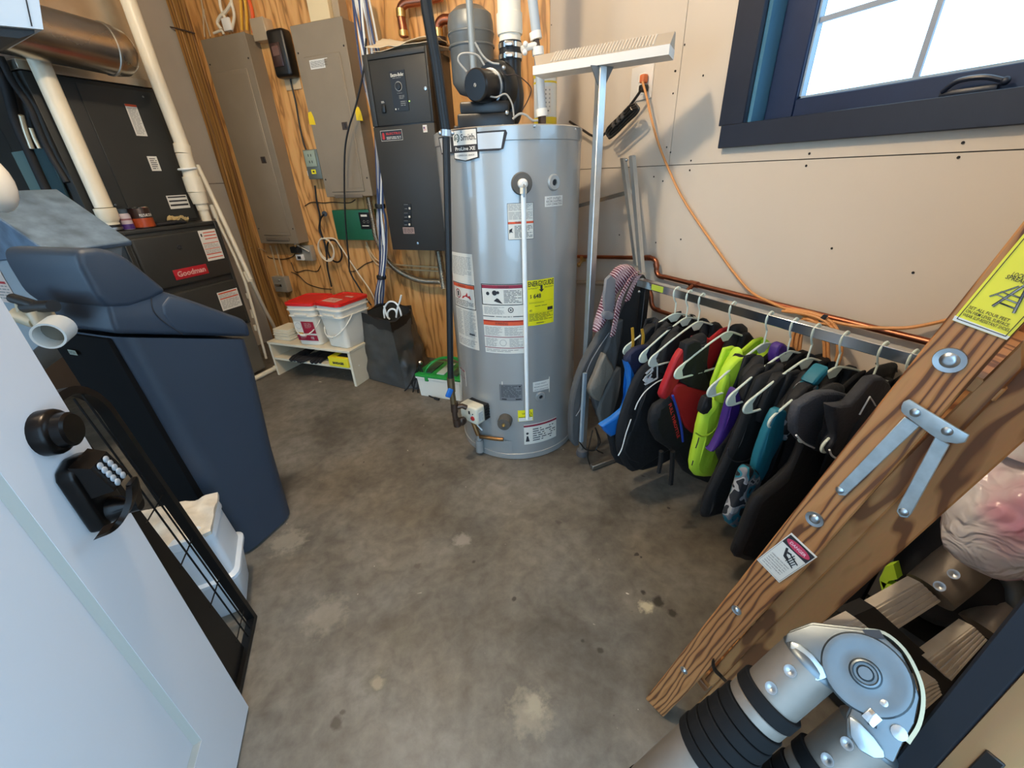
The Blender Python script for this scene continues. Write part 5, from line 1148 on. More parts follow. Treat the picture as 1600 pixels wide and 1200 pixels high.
decal(ld2, 'lid_label', lm, .11, .07, (mat('lid_paper', '#d9b8a8', .5), M_red), [('lines', 1, .01, .01, .10, .06, 5)])
decal(ld2, 'lid_label', plane_map(Mt2 @ Vector((.0, .03, .2925)), Mt2.to_3x3() @ Vector((1, 0, 0)), Mt2.to_3x3() @ Vector((0, 1, 0))), .06, .02, (mat('lid_paper', '#d9b8a8', .5), M_red), [('lines', 1, .004, .004, .055, .016, 2)])
for i, (t_, n_, an, lb) in enumerate(((-2.27, 1.96, -1.4, 'black work glove at the left end of the bench shelf'), (-2.17, 1.955, -1.75, 'black work glove in the middle of the bench shelf'), (-2.09, 1.97, -1.5, 'black work glove nearest the yellow box on the bench shelf'))):
    glove('work_glove', (t_, n_, .133), an, M_glove, lb, fr=FW)
yb = thing('yellow_box', 'small yellow cardboard box on the bench shelf', 'box', (-1.875, 1.97, .133), FW)
b = MB(); b.box(-1.955, -1.805, 1.868, 1.99, .134, .197, r=.002, seg=1); bb_ = b.build('carton', mat('carton_yellow', '#e2cf22', .5), yb)
decal(bb_, 'front_print', wmap(-1.925, 1.868, .150), .09, .022, (mat('carton_yellow', '#e2cf22'), M_ink), [('text', 1, .002, .003, .021, 'BANDAGES', .086, .06)], th=.0003)
b = MB(); b.box(-1.90, -1.815, 1.89, 1.97, .1972, .1985, r=.0004, seg=1); b.build('top_print', M_ink, bb_)
# black fabric bin
bn_ = thing('collapsible_bin', 'black fabric bin full of cable ends between bench and green-lidded crate', 'bin', (-1.6, 2.1, 0), FW)
botq = [(-1.775, 1.995), (-1.45, 1.93), (-1.39, 1.975), (-1.46, 2.27), (-1.73, 2.32)]
topq = [(-1.80, 2.07), (-1.49, 1.945), (-1.475, 2.14), (-1.55, 2.26), (-1.775, 2.33)]
def ringq(q, k=10):
    out = []
    for i in range(len(q)):
        for j in range(k): out.append(Vector(q[i]).lerp(Vector(q[(i+1) % len(q)]), j/k))
    return out
R0, R1 = ringq(botq), ringq(topq); rings = []; N = len(R0); cB = Vector((-1.62, 2.13))
for k in range(25):
    s_ = k/24; ring = []
    for i in range(N):
        p = R0[i].lerp(R1[i], s_); o = (p-cB).normalized(); w_ = noise.noise(Vector((p.x*9, p.y*9, s_*4.5)))*.030+noise.noise(Vector((p.x*26, p.y*26, s_*9)))*.014
        w_ *= math.sin(min(1, s_*1.15)*PI)*.8+.15
        p = p+o*w_; ring.append((p.x, p.y, .004+.425*s_))
    rings.append(ring)
inner = [[(cB.x+(p[0]-cB.x)*.95, cB.y+(p[1]-cB.y)*.95, p[2]) for p in r] for r in (rings[24], rings[14])]
b = MB(); b.loft(rings+inner); b.build('fabric_body', mat('bin_fabric', '#3c3c3a', .42, bump=.25, bscale=14), bn_)
ringsb = [[(cB.x+(p[0]-cB.x)*(1.03+.01*(k == 1)), cB.y+(p[1]-cB.y)*(1.03+.01*(k == 1)), zz+.008*math.sin(i*.9)) for i, p in enumerate(rings[24 if k else 23])] for k, zz in enumerate((.372, .405, .436))]
ringsb.append([(cB.x+(p[0]-cB.x)*.93, cB.y+(p[1]-cB.y)*.93, .436) for p in rings[24]])
b = MB(); b.loft(ringsb, cap=False); b.build('folded_rim', mat('rim_fabric', '#0f0f10', .5), bn_)
for i, (pts, mm, lb) in enumerate((
    (((600, 478), (604, 492), (609, 499)), M_pvcw, 'white cable end dipping into the black bin, left one'),
    (((601, 497), (600, 484), (605, 474), (611, 471), (619, 474), (625, 485), (628, 497)), M_pvcw, 'white cable arched over the black bin'),
    (((606, 497), (606, 488), (611, 483), (617, 484), (620, 490)), M_pvcw, 'small white cable loop inside the black bin'),
    (((619, 496), (621, 482), (625, 470), (627, 461)), M_pvcw, 'white cable end sticking straight up from the black bin'))):
    b = MB(); b.tube(sm([WN(x, y, 2.08) for x, y in pts], 5), .0055, 8); solo(b, 'cable_end', mm, lb, 'cable', fr=FW)
# crate with the green lid
ct0, ct1, cn0, cn1 = -1.335, -1.03, 1.885, 2.10
cr = thing('tool_caddy', 'white plastic crate with green handled lid on the floor behind the gas pipe', 'crate', ((ct0+ct1)/2, (cn0+cn1)/2, 0), FW)
b = MB(); cx_, cy_ = (ct0+ct1)/2, (cn0+cn1)/2; hx, hy = (ct1-ct0)/2, (cn1-cn0)/2
b.loft([rrect(cx_, cy_, hx*.93, hy*.93, .015, .001), rrect(cx_, cy_, hx*.98, hy*.98, .015, .12), rrect(cx_, cy_, hx*1.02, hy*1.02, .015, .121), rrect(cx_, cy_, hx*1.02, hy*1.02, .015, .132)]); b.build('crate_body', mat('crate_white', '#dfdccf', .4), cr)
M_gr = mat('caddy_green', '#1f8a3c', .35)
b = MB(); b.loft([rrect(cx_, cy_, hx*1.03, hy*1.03, .015, .133), rrect(cx_, cy_, hx*1.03, hy*1.03, .015, .142), rrect(cx_, cy_, hx*.93, hy*.93, .012, .150)]); gl_ = b.build('green_lid', M_gr, cr)
for i in range(3):
    b = MB(); x0 = ct0+.05+i*.085; b.box(x0, x0+.05, cn0+.025, cn1-.03, .149, .156, r=.003); b.build('lid_tray', mat('tray_clear', '#a8b8ac', .25) if i % 2 else mat('tray_dark', '#2c4436', .4), gl_)
for yy in (cn0+.035, cn1-.05):
    pass
b = MB(); b.ribbon(sm([(ct0+.06, cn0+.03, .145), (ct0+.075, cn0+.035, .185), (ct0+.12, cn0+.07, .225), (ct0+.19, cn0+.10, .232), (ct0+.25, cn0+.10, .225), (ct1-.03, cn0+.10, .19), (ct1-.02, cn0+.10, .145)], 5), .02, .007, (0, 1, .2)); b.build('carry_handle', M_gr, cr)
b = MB(); b.box(ct0+.065, ct0+.09, cn0-.004, cn0+.006, .108, .14, r=.003); b.build('latch', M_gr, cr)
# tangle of black leads beside the crate
tg_ = thing('charging_lead', 'tangle of black leads with a silver clamp between the bin and the crate', 'cord', (-1.38, 1.93, 0), FW)
def wf_(x, y, n_): return WN(x, y, n_)
for pts, r in ((((655, 570), (650, 590), (645, 615), (648, 622)), .004), (((657, 572), (655, 592), (653, 612), (657, 618)), .004), (((652, 575), (645, 592), (638, 605), (632, 611)), .004), (((658, 575), (662, 590), (658, 604), (648, 607), (644, 598), (655, 586)), .0045)):
    b = MB(); b.tube(sm([wf_(x, y, 1.915) for x, y in pts], 5), r, 7); b.build('lead', M_black, tg_)
b = MB(); b.tube(sm([WZ(x, y, .006) for x, y in ((655, 600), (662, 611), (672, 619), (681, 622))], 5), .004, 7); b.build('lead', M_black, tg_)
b = MB(); b.tube([WZ(679, 622, .008), WZ(686, 624, .008)], .008, 8); b.build('plug', M_black, tg_)
b = MB(); c = wf_(657, 567, 1.915); b.lathe([(.004, -.014), (.011, -.01), (.011, .01), (.005, .016)], c, (0.2, -.6, .6), 12); b.build('clamp_end', M_chrome, tg_)

# ------------------------------------------------------------------ water softener
so = thing('water_softener', 'slate blue cabinet water softener with humped lid standing at the left', 'water softener', (-1.48, .75, 0), FW)
M_soft = mat('softener_slate', '#2b3746', .5, vary=.03, vscale=3, bump=.015, bscale=220)
st0, st1 = -1.60, -1.288
def sring(z0, n0, n1, tl_, tr_, r, slope=0, nref=.919):
    out = rrect((tl_+tr_)/2, (n0+n1)/2, (tr_-tl_)/2, (n1-n0)/2, r, 0, 6)
    return [(x, y, z0+(nref-y)*slope) for x, y, _ in out]
SL = .386
b = MB(); b.loft([sring(.0, .635, .865, st0+.02, st1-.01, .06), sring(.012, .618, .882, st0+.01, st1+.004, .075), sring(.30, .605, .902, st0, st1, .075), sring(.60, .595, .925, st0, st1, .05, SL*.6), sring(.728, .586, .93, st0, st1, .045, SL)])
b.build('cabinet', M_soft, so)
def nprism(poly, t0_, t1_, r, seg=3):
    b = MB(); b.prism([(n_, z_) for n_, z_ in poly], t0_-t1_, Matrix(((0, 0, 1, t1_), (1, 0, 0, 0), (0, 1, 0, 0), (0, 0, 0, 1))), r=r, seg=seg); return b
sz_ = lambda n_: .735+(.919-n_)*SL
b = nprism([(.588, sz_(.588)+.003), (.74, sz_(.74)+.003), (.938, sz_(.938)+.003), (.942, .775), (.93, .797), (.895, .822), (.80, .893), (.736, .937), (.66, .955), (.60, .945)], st0, st1, .018); b.build('rim_cover', M_soft, so)
b = nprism([(.592, 1.070), (.63, 1.069), (.66, 1.058), (.685, 1.035), (.745, .935), (.70, .922), (.64, .918), (.60, .926), (.584, .96), (.582, 1.04)], st0+.0, st1+.004, .024, 5); b.build('valve_hood', M_soft, so)
b = MB()
pts_ = [WT(x, y, st1) for x, y in ((200, 487), (222, 479), (250, 477), (300, 488), (330, 496), (345, 508), (350, 522))]
b.tube(sm([(st1+.0005, .70, .955-.02), (st1+.0008, .69, .90), (st1+.0008, .70, .865), (st1+.0005, .735, sz_(.735)+.006)], 5), .0016, 6); b.build('salt_door_joint', M_ink, so)
b = nprism([(.74, sz_(.74)+.007), (.925, sz_(.925)+.007), (.935, .778), (.925, .795), (.80, .888), (.74, .925), (.712, .905), (.706, .88), (.72, sz_(.72)+.012)], st0+.04, st1+.0035, .012); b.build('salt_door', M_soft, so)
b = nprism([(.618, .03), (.602, .30), (.578, .852), (.61, .852), (.66, .03)], st0+.012, st1-.03, .006, 2); b.build('rear_panel', mat('rear_black', '#0d0d0e', .85, spec=.1), so)
c = WN(115, 550, .575)
decal(so, 'rear_sticker', plane_map((c.x-.02, .574, c.z-.008), (1, 0, 0), (0, 0, 1)), .035, .014, (mat('sticker_dull', '#8d9484', .5), M_ink), [('lines', 1, .003, .003, .03, .011, 2)])
# plumbing behind the hood
vw = thing('bypass_valve', 'white pipe end and brass valve fittings sticking out behind the softener hood', 'valve', WN(75, 525, .50), FW)
pc_ = WN(76, 525, .47); od = Vector((.62, -.62, -.05)).normalized()
b = MB(); b.lathe([(.0255, -.002), (.030, -.002), (.030, .06), (.0255, .06), (.0255, -.002)], pc_, -od, 28, cap=False); b.build('pipe_end', M_pvcw, vw)
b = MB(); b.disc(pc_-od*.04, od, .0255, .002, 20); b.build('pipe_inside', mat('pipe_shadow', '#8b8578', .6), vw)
c = WN(50, 500, .50)
for i, (x, y, x2, y2, r, mm) in enumerate(((30, 492, 62, 503, .020, mat('valve_cream', '#c6b79a', .4)), (60, 485, 78, 512, .024, mat('valve_cream', '#c6b79a', .4)), (40, 480, 84, 478, .014, M_black), (20, 466, 60, 478, .012, M_black), (30, 470, 36, 490, .010, mat('valve_cream', '#c6b79a')))):
    b = MB(); b.tube([WN(x, y, .53), WN(x2, y2, .53)], r, 12); b.build('fitting', mm, vw)
# grey-blue equipment with a red-printed label behind it
ue = thing('filter_cabinet', 'dusty grey-blue equipment box with slanted lid and red-printed label at the left edge', 'equipment', (-1.9, .62, 0), FW)
q = [WN(x, y, .80) for x, y in ((-60, 300), (0, 342), (74, 394), (76, 402), (-60, 412))]
Mw = lambda n_: Matrix(((1, 0, 0, 0), (0, 0, 1, n_), (0, 1, 0, 0), (0, 0, 0, 1)))
b = MB(); b.prism([(p.x, p.z) for p in q], .25, Mw(.80), r=.004); b.build('lid', mat('dusty_blue', '#5d7186', .5, vary=.35, vscale=18), ue)
q = [WN(x, y, .812) for x, y in ((-60, 411), (76, 401), (86, 520), (-60, 640))]
b = MB(); b.prism([(p.x, p.z) for p in q], .22, Mw(.812), r=.003); bd_ = b.build('body', mat('dusty_grey', '#97a0a6', .5), ue)
o_ = WN(4, 470, .610); uu = WN(24, 466, .610)-WN(0, 470, .610)
a = WN(-12, 470, .8105); c = WN(24, 464, .8105); h_ = WN(-8, 412, .8105).z-a.z
decal(bd_, 'warning_label', plane_map(a, (1, 0, 0), (0, 0, 1)), c.x-a.x, h_, (mat('label_pinkish', '#d8c4b8', .5), M_red, M_grey_ink), [('rect', 1, .1*(c.x-a.x), .86*h_, .95*(c.x-a.x), .92*h_), ('ring', 1, .62*(c.x-a.x), .68*h_, .014, .005), ('rect', 1, .3*(c.x-a.x), .50*h_, .95*(c.x-a.x), .56*h_), ('rect', 1, .3*(c.x-a.x), .72*h_, .5*(c.x-a.x), .8*h_), ('lines', 2, .1*(c.x-a.x), .08*h_, .95*(c.x-a.x), .48*h_, 5)], label='pale label with red print')
# white box and white tank end at the top left
c0 = HD(30, 20, 1.15)
wb_ = thing('wall_equipment_box', 'pale blue-lit white equipment box with black underside at the top left corner', 'equipment', c0)
fn_ = Vector((.55, -.83, 0)); 
Pq = [onp(x, y, c0, fn_) for x, y in ((-60, -60), (52, -60), (68, 46), (-60, 34))]
Mo = Matrix.Translation(Vector((0, 0, 0)))
def plate3(P, nrm, th): 
    nrm = Vector(nrm).normalized(); V = [Vector(p) for p in P]+[Vector(p)+nrm*th for p in P]; n = len(P)
    return V, [tuple(range(n))[::-1], tuple(range(n, 2*n))]+[(i, (i+1) % n, (i+1) % n+n, i+n) for i in range(n)]
V, F = plate3(Pq, -fn_, .18); b = MB(); b.add(V, F); b.build('casing', mat('box_white', '#cfd6da', .35), wb_, smooth=False)
Pq = [onp(x, y, c0+fn_*.002, fn_) for x, y in ((27, -60), (29, -60), (51, 41), (49, 41))]
V, F = plate3(Pq, -fn_, .001); b = MB(); b.add(V, F); b.build('panel_joint', M_ink, wb_, smooth=False)
Pq = [onp(x, y, c0-fn_*.01, fn_) for x, y in ((-60, 30), (54, 42), (54, 52), (30, 60), (-60, 50))]
V, F = plate3(Pq, -fn_, .15); b = MB(); b.add(V, F); b.build('black_underside', M_black, wb_, smooth=False)
c = WN(-14, 285, .75); b = MB(); b.sphere((c.x, c.y, c.z), .048, 20, (1, 1, 1.7)); solo(b, 'white_filter_housing', M_white, 'rounded white filter housing cut by the left edge of the frame', 'filter housing', fr=FW)

# ------------------------------------------------------------------ white tote and black wire gate behind the door
pl_ = thing('plastic_tote', 'white plastic tote with crumpled dirty top behind the black wire gate', 'tote', (-.50, 1.22, 0))
cx_, cy_ = -.497, 1.222
M_tote = mat('tote_white', '#cfd6dc', .35)
def tring(hx, hy, z, r=.03, am=0): return [(p[0]+am*noise.noise(Vector((p[0]*20, p[1]*20, z*9))), p[1]+am*noise.noise(Vector((p[0]*20, p[1]*20, z*9+5))), z) for p in rrect(cx_, cy_, hx, hy, r, z)]
b = MB(); b.loft([tring(.082, .075, .001), tring(.088, .08, .02), tring(.104, .095, .15), tring(.112, .102, .152), tring(.112, .102, .163), tring(.100, .093, .17), tring(.092, .085, .30), tring(.096, .09, .305), tring(.094, .088, .33)]); b.build('body', M_tote, pl_)
V, F = sheetmesh([(cx_-.094, cy_-.086, .335), (cx_+.094, cy_-.086, .335), (cx_+.094, cy_+.086, .34), (cx_-.094, cy_+.086, .345)], 18, 18, .012, .022, 3.3)
b = MB(); b.add(V, F); b.build('crumpled_top', mat('tote_dirty', '#cfc4b2', .6, vary=.22, vscale=22), pl_)
ga = thing('wire_gate', 'black metal frame gate with thin wires leaning behind the open door', 'gate', (-.393, 1.094, 0))
O = RZ(395, 968, .006); u_ = (RZ(375, 1062, .006)-O).normalized()
P_ = onp(212, 706, O, u_); v_ = (P_-O); v_ = v_.normalized(); Nn = u_.cross(v_)
f_ = lambda u, v, h=0: O+u_*u+v_*v+Nn*h
ht = (onp(128, 590, O, Nn)-O).dot(v_); 
M_gate = mat('gate_black', '#0b0b0c', .4, .3)
rad = .09
P = [f_(0, .008), f_(0, ht-rad)]+[f_(rad-rad*math.cos(a), ht-rad+rad*math.sin(a)) for a in [PI/2*i/8 for i in range(1, 9)]]+[f_(.5, ht)]
b = MB(); b.ribbon(P, .022, .016, Nn); b.build('outer_frame', M_gate, ga)
b = MB(); b.ribbon([f_(-.008, .006), f_(.5, .006)], .022, .016, Nn); b.build('bottom_rail', M_gate, ga)
for u in (.040, .066):
    b = MB(); b.tube([f_(u, .01, -.004), f_(u, ht-.02, -.004)], .0022, 6); b.build('upright_wire', M_gate, ga)
for v in (.06, .215, .37, .52):
    b = MB(); b.tube([f_(0, v), f_(.11, v)], .0018, 6); b.build('cross_wire', M_gate, ga)
b = MB(); b.box(0, 1, 0, 1, 0, 1)
b = MB(); V, F = plate3([f_(.098, .01), f_(.30, .01), f_(.30, ht-.05), f_(.098, ht-.05)], Nn, .012); b.add(V, F); b.build('solid_panel', M_gate, ga, smooth=False)
# ------------------------------------------------------------------ right wall: outlet, cords, pipes
XR = 1.272
a = RX(990, 107, XW); c = RX(1018, 153, XW)
ol = thing('wall_outlet', 'white wall outlet plate holding an orange and a black plug', 'outlet', (XW, (a.y+c.y)/2, c.z))
b = MB(); b.box(XW-.006, XW, c.y-.002, a.y+.002, c.z, a.z, r=.002, seg=2); b.build('cover_plate', mat('plate_white', '#ddd6cc', .4), ol)
for z in (RX(1004, 122, XW).z, RX(1003, 141, XW).z):
    b = MB(); b.box(XW-.009, XW-.005, (a.y+c.y)/2-.016, (a.y+c.y)/2+.016, z-.014, z+.014, r=.003); b.build('socket', M_white, ol)
M_oc = mat('orange_cord', '#c98a50', .5)
oc = thing('extension_cord', 'orange extension cord running from the outlet along the drywall, looped over the pipe', 'cord', RX(1004, 124, XR))
p = RX(1004, 122, XR)
b = MB(); b.box(XW-.035, XW-.009, p.y-.011, p.y+.011, p.z-.016, p.z+.012, r=.006, seg=3); b.build('plug', mat('orange_plug', '#c96a3a', .45), oc)
b = MB(); b.tube(sm([RX(x, y, X) for x, y, X in ((1004, 128, 1.262), (1010, 150, 1.262), (1017, 182, 1.265), (1028, 222, 1.27), (1045, 265, 1.278), (1068, 312, 1.285), (1110, 375, 1.287), (1165, 448, 1.28), (1205, 473, 1.262), (1250, 490, 1.25), (1290, 500, 1.25), (1340, 510, 1.255), (1400, 513, 1.27), (1445, 508, 1.28), (1520, 490, 1.285))], 8), .0042, 8); b.build('cord_run', M_oc, oc)
for k, (dx, dy) in enumerate(((0, 0), (3, 2), (-3, 4))):
    b = MB(); b.tube(sm([RX(x+dx, y+dy, 1.235-.006*k) for x, y in ((1225, 482), (1262, 487), (1290, 497), (1306, 515), (1312, 545), (1302, 575), (1292, 560), (1290, 530), (1282, 505), (1260, 495), (1244, 515), (1240, 540), (1246, 545), (1250, 520), (1262, 500), (1300, 503))], 5), .0042, 7); b.build('coil_loop', M_oc, oc)
b = MB(); b.ribbon(sm([RX(x, y, 1.222) for x, y in ((1291, 492), (1284, 500), (1281, 512))], 3), .012, .003, (0, 1, 0)); b.build('tie', M_ink, oc)
kc = thing('bundled_cord', 'black cord tied in a tight bundle hanging from the wall outlet', 'cord', RX(1002, 140, 1.262))
b = MB(); p = RX(1002, 138, 1.265); b.box(XW-.04, XW-.009, p.y-.012, p.y+.012, p.z-.012, p.z+.012, r=.006, seg=3); b.build('plug', M_black, kc)
b = MB(); b.tube(sm([RX(x, y, 1.25) for x, y in ((1002, 140), (994, 152), (982, 168), (968, 184), (955, 198), (946, 208), (938, 213), (925, 212), (912, 204), (890, 190))], 6), .005, 8); b.build('cord_run', M_black, kc)
for k in range(3):
    b = MB(); b.tube(sm([RX(x+k*2, y+k*3, 1.235-.005*k) for x, y in ((985, 165), (994, 163), (990, 172), (975, 186), (958, 203), (948, 210), (950, 200), (966, 184), (982, 167))], 5), .0045, 7); b.build('bundled_loop', M_black, kc)
for x, y in ((975, 180), (968, 187), (961, 194)):
    c = RX(x+1, y+2, 1.235); ax_ = (RX(980, 172, 1.235)-RX(955, 205, 1.235)).normalized(); b = MB(); b.lathe([(.016, -.006), (.018, 0), (.016, .006)], c, ax_, 12); b.build('wrap', mat('cord_wrap', '#4a4642', .5), kc)
M_cu2 = M_copper
cp = thing('copper_pipe', 'copper pipe running along the drywall and stepping down behind the hangers, the upper one', 'pipe', RX(1030, 430, XR))
def RXs(pts, X): return [RX(x, y, X) for x, y in pts]
y0_ = RX(905, 401, XR).y
run = [RX(880, 400, XR), RX(905, 401, XR), RX(1008, 403, XR)]
b = MB(); b.tube(run, .0085, 12); b.build('level_run', M_cu2, cp)
b = MB(); b.tube(sm([RX(1006, 403, XR), RX(1016, 403, XR), RX(1024, 407, XR), RX(1026, 416, XR), RX(1026, 424, XR), RX(1030, 431, XR), RX(1038, 433, XR)], 5), .0095, 12); b.build('double_elbow', M_cu2, cp)
for q in ((1008, 403, 1016, 403), (1025, 411, 1026, 417)):
    b = MB(); b.tube([RX(q[0], q[1], XR), RX(q[2], q[3], XR)], .0115, 12); b.build('coupling', M_copper, cp)
p0 = RX(1036, 432, XR); b = MB(); zz = p0.z
b.tube([p0, Vector((XR, .12, zz))], .0088, 14); b.build('long_run', M_cu2, cp)
b = MB(); q = Vector((XR, RX(1084, 447, XR).y, zz)); b.tube([q+Vector((0, .018, 0)), q-Vector((0, .018, 0))], .0115, 12); b.tube([q, q+Vector((-.03, 0, -.02))], .008, 10); b.build('tee', M_copper, cp)
cp = thing('copper_pipe', 'copper pipe dropping and running behind the hanging vests, the lower one', 'pipe', RX(1020, 480, XR))
p0 = RX(1021, 484, XR); b = MB(); b.tube(sm([RX(1013, 450, XR), RX(1017, 462, XR), RX(1018, 474, XR), RX(1022, 482, XR), RX(1030, 485, XR)], 4), .0095, 12); b.build('elbow', M_copper, cp)
b = MB(); b.tube([RX(1028, 485, XR), Vector((XR, .12, RX(1028, 485, XR).z))], .0085, 12); b.build('long_run', M_copper, cp)
b = MB(); p = RX(911, 404, XR); b.box(p.x-.012, p.x+.012, p.y-.012, p.y+.012, p.z-.014, p.z+.012, r=.004); b.sphere(p+Vector((-.02, .006, -.03)), .012, 10); b.tube([p, p+Vector((-.02, .006, -.03))], .008, 8)
solo(b, 'pipe_valve', M_brass, 'small brass valve on the copper pipe beside the heater', 'valve')
b = MB(); b.tube([RX(885, 440, XR), RX(1000, 446, XR)], .011, 12); solo(b, 'beige_pipe', mat('beige_pipe', '#a99a86', .5), 'beige pipe low on the drywall right of the heater', 'pipe')

# ------------------------------------------------------------------ ribbed tray on a pole
pp = HD(930, 300, 1.61); PX, PY = pp.x, pp.y
st_ = thing('ribbed_tray_stand', 'white ribbed tray on a tall aluminium pole between heater and vests', 'stand', (PX, PY, 0))
ztop = HD(948, 103, 1.61).z
b = MB(); b.box(PX-.013, PX+.013, PY-.013, PY+.013, .03, ztop, r=.002, seg=1); b.build('pole', M_alu, st_)
b = MB(); b.lathe([(.028, 0), (.03, .01), (.026, .03), (.012, .04)], (PX, PY, 0), seg=20); b.build('rubber_foot', mat('rubber_grey', '#4c4c4e', .7), st_)
g0 = RZ(868, 112, ztop); g1 = RZ(1045, 85, ztop); du = (g1-g0).normalized(); Lg = (g1-g0).length; dd_ = Vector((-du.y, du.x, 0)); 
if dd_.y < 0: dd_ = -dd_
TM = Matrix((du, dd_, Vector((0, 0, 1)))).transposed().to_4x4(); TM.translation = g0
u0 = -.10
M_tray = mat('tray_white', '#d8d4cc', .45)
b = MB(); b.add([(u0+.02, 0, 0), (Lg, 0, 0), (Lg, 0, .024), (u0+.02, 0, .024), (u0+.02, .085, 0), (Lg, .085, 0), (Lg, .085, .024), (u0+.02, .085, .024)], [(0, 1, 2, 3), (4, 7, 6, 5), (0, 4, 5, 1), (3, 2, 6, 7), (0, 3, 7, 4), (1, 5, 6, 2)], TM); b.build('tray_lip', M_tray, st_, smooth=False)
b = MB(); b.add([(u0+.03, .004, .0245), (Lg-.0, .004, .0245), (Lg-.0, .055, .062), (u0-.0, .055, .062), (u0+.03, .08, .0245), (Lg, .08, .0245), (Lg, .07, .062), (u0, .07, .062)], [(0, 1, 2, 3), (4, 7, 6, 5), (3, 2, 6, 7), (1, 5, 6, 2), (0, 3, 7, 4)], TM); rb = b.build('ribbed_cover', mat('tray_taupe', '#a89c8c', .5), st_, smooth=False)
nr = 34
for i in range(nr):
    x = u0+.08+(Lg-u0-.12)*i/nr; b = MB(); b.tube([TM @ Vector((x, .009, .0285)), TM @ Vector((x, .054, .0615))], .0028, 6); b.build('rib', mat('tray_rib', '#cbc2b4', .5), rb)
pl0 = TM.inverted() @ Vector((PX, PY, ztop))
for s_ in (-1, 1):
    b = MB(); b.prism([(0, 0), (s_*.03, 0), (0, -.05)], .004, Matrix.Translation(Vector((PX+s_*.013, PY-.002, ztop))) @ Matrix.Rotation(PI/2, 4, 'X')); b.build('gusset', mat('gusset_grey', '#6f6d69', .5, .4), st_, smooth=False)
# chrome folding legs
fr_ = thing('folded_rack_legs', 'pair of thin chrome square bars leaning together with ball bolts on top', 'rack part', RX(1002, 425, 1.19))
def sq(b, p, q, w, up=(1, 0, 0)):
    return b.ribbon([Vector(p), Vector(q)], w, w, up)
XB = 1.2
b = MB(); sq(b, RX(974, 247, XB), RX(995, 414, XB), .018, (0, 1, 0)); b.build('chrome_bar', M_alu, fr_)
b = MB(); sq(b, RX(988, 243, XB-.022), RX(1003, 426, XB-.022), .018, (0, 1, 0)); b.build('chrome_bar', M_alu, fr_)
for x, y in ((979, 250), (990, 245)):
    b = MB(); b.sphere(RX(x, y, XB-.02), .006, 10); b.build('ball_bolt', M_steel, fr_)
b = MB(); sq(b, RX(890, 326, XB+.01), RX(985, 300, XB+.01), .016, (0, 0, 1)); b.build('cross_bar', M_chrome, fr_)

# ------------------------------------------------------------------ garment rack and hangers
RXX = 1.12; RZ0 = .806
gr = thing('garment_rack', 'chrome square-rail garment rack standing along the drywall', 'rack', (RXX, .7, 0))
yl = RX(999, 445, RXX).y; yr = .24
b = MB(); b.box(RXX-.014, RXX+.014, yr, yl, RZ0-.014, RZ0+.014, r=.0015, seg=1); b.build('rail', M_chrome, gr)
b = MB(); yy = RX(1026, 457, RXX-.015).y; b.box(RXX-.0155, RXX-.0142, yy-.028, yy+.028, RZ0-.010, RZ0+.010); b.build('sticker', mat('sticker_lime', '#a8b83c', .5), gr, smooth=False)
M_post = mat('rack_black', '#1b1c1f', .4, .4)
for yy in (yl-.02, yr+.02):
    b = MB(); b.box(RXX+.0, RXX+.026, yy-.013, yy+.013, .03, RZ0-.015, r=.002, seg=1); b.build('leg', M_post, gr)
    b = MB(); b.box(RXX-.19, RXX+.15, yy-.012, yy+.012, .004, .028, r=.003, seg=1); b.build('foot_bar', mat('foot_steel', '#7d7468', .45, .7), gr)
    b = MB(); b.sphere((RXX-.016, yy, RZ0-.03), .006, 8); b.build('bolt', M_steel, gr)
M_hang = mat('hanger_mint', '#d3dccd', .35)
def hanger_mesh():
    parts = {}
    b = MB(); b.tube([(0.0, 0, -.075), (0.0, 0, -.03)]+[(.018*math.sin(a)*1-.0, 0, .0-.0+.018*math.cos(a)*1.0+.0) for a in []]+sm([(-.002, 0, -.03), (-.014, 0, -.008), (-.014, 0, .012), (0, 0, .0235), (.014, 0, .014), (.018, 0, .0)], 5), .0024, 8); parts['hook'] = b
    b = MB(); loop = []
    for s_ in (1, -1):
        seq = [(0, -.072), (.03, -.078), (.10, -.105), (.17, -.138), (.198, -.152), (.207, -.168), (.198, -.182), (.17, -.187), (.10, -.188)]
        if s_ == 1: loop += [(x, 0, z) for x, z in seq]
        else: loop += [(-x, 0, z) for x, z in seq[1:]][::-1]
    b.tube(sm([Vector(p) for p in loop], 4, closed=True), .0032, 8, closed=True)
    for s_ in (1, -1):
        b.prism([(s_*.205, -.168), (s_*.196, -.153), (s_*.165, -.137), (s_*.178, -.160), (s_*.168, -.186), (s_*.196, -.182)], .002, Matrix(((1, 0, 0, 0), (0, 0, -1, .001), (0, 1, 0, 0), (0, 0, 0, 1))))
    b.prism([(-.03, -.08), (0, -.070), (.03, -.08), (.012, -.10), (-.012, -.10)], .002, Matrix(((1, 0, 0, 0), (0, 0, -1, .001), (0, 1, 0, 0), (0, 0, 0, 1)))); parts['shoulder_frame'] = b
    return parts
hooks = [(1045, 445), (1063, 451), (1082, 455), (1128, 470), (1183, 484), (1219, 495), (1251.5, 503), (1293.5, 515), (1350.6, 529.5), (1394, 541)]
YS = [RX(x, y, RXX).y for x, y in hooks]
vn = ['navy and black', 'navy and bright blue', 'black white-piped', 'red and black', 'lime yellow', 'black and purple', 'plain black', 'teal camouflage', 'grey-shouldered black', 'dark grey white-triangled']
proto = None
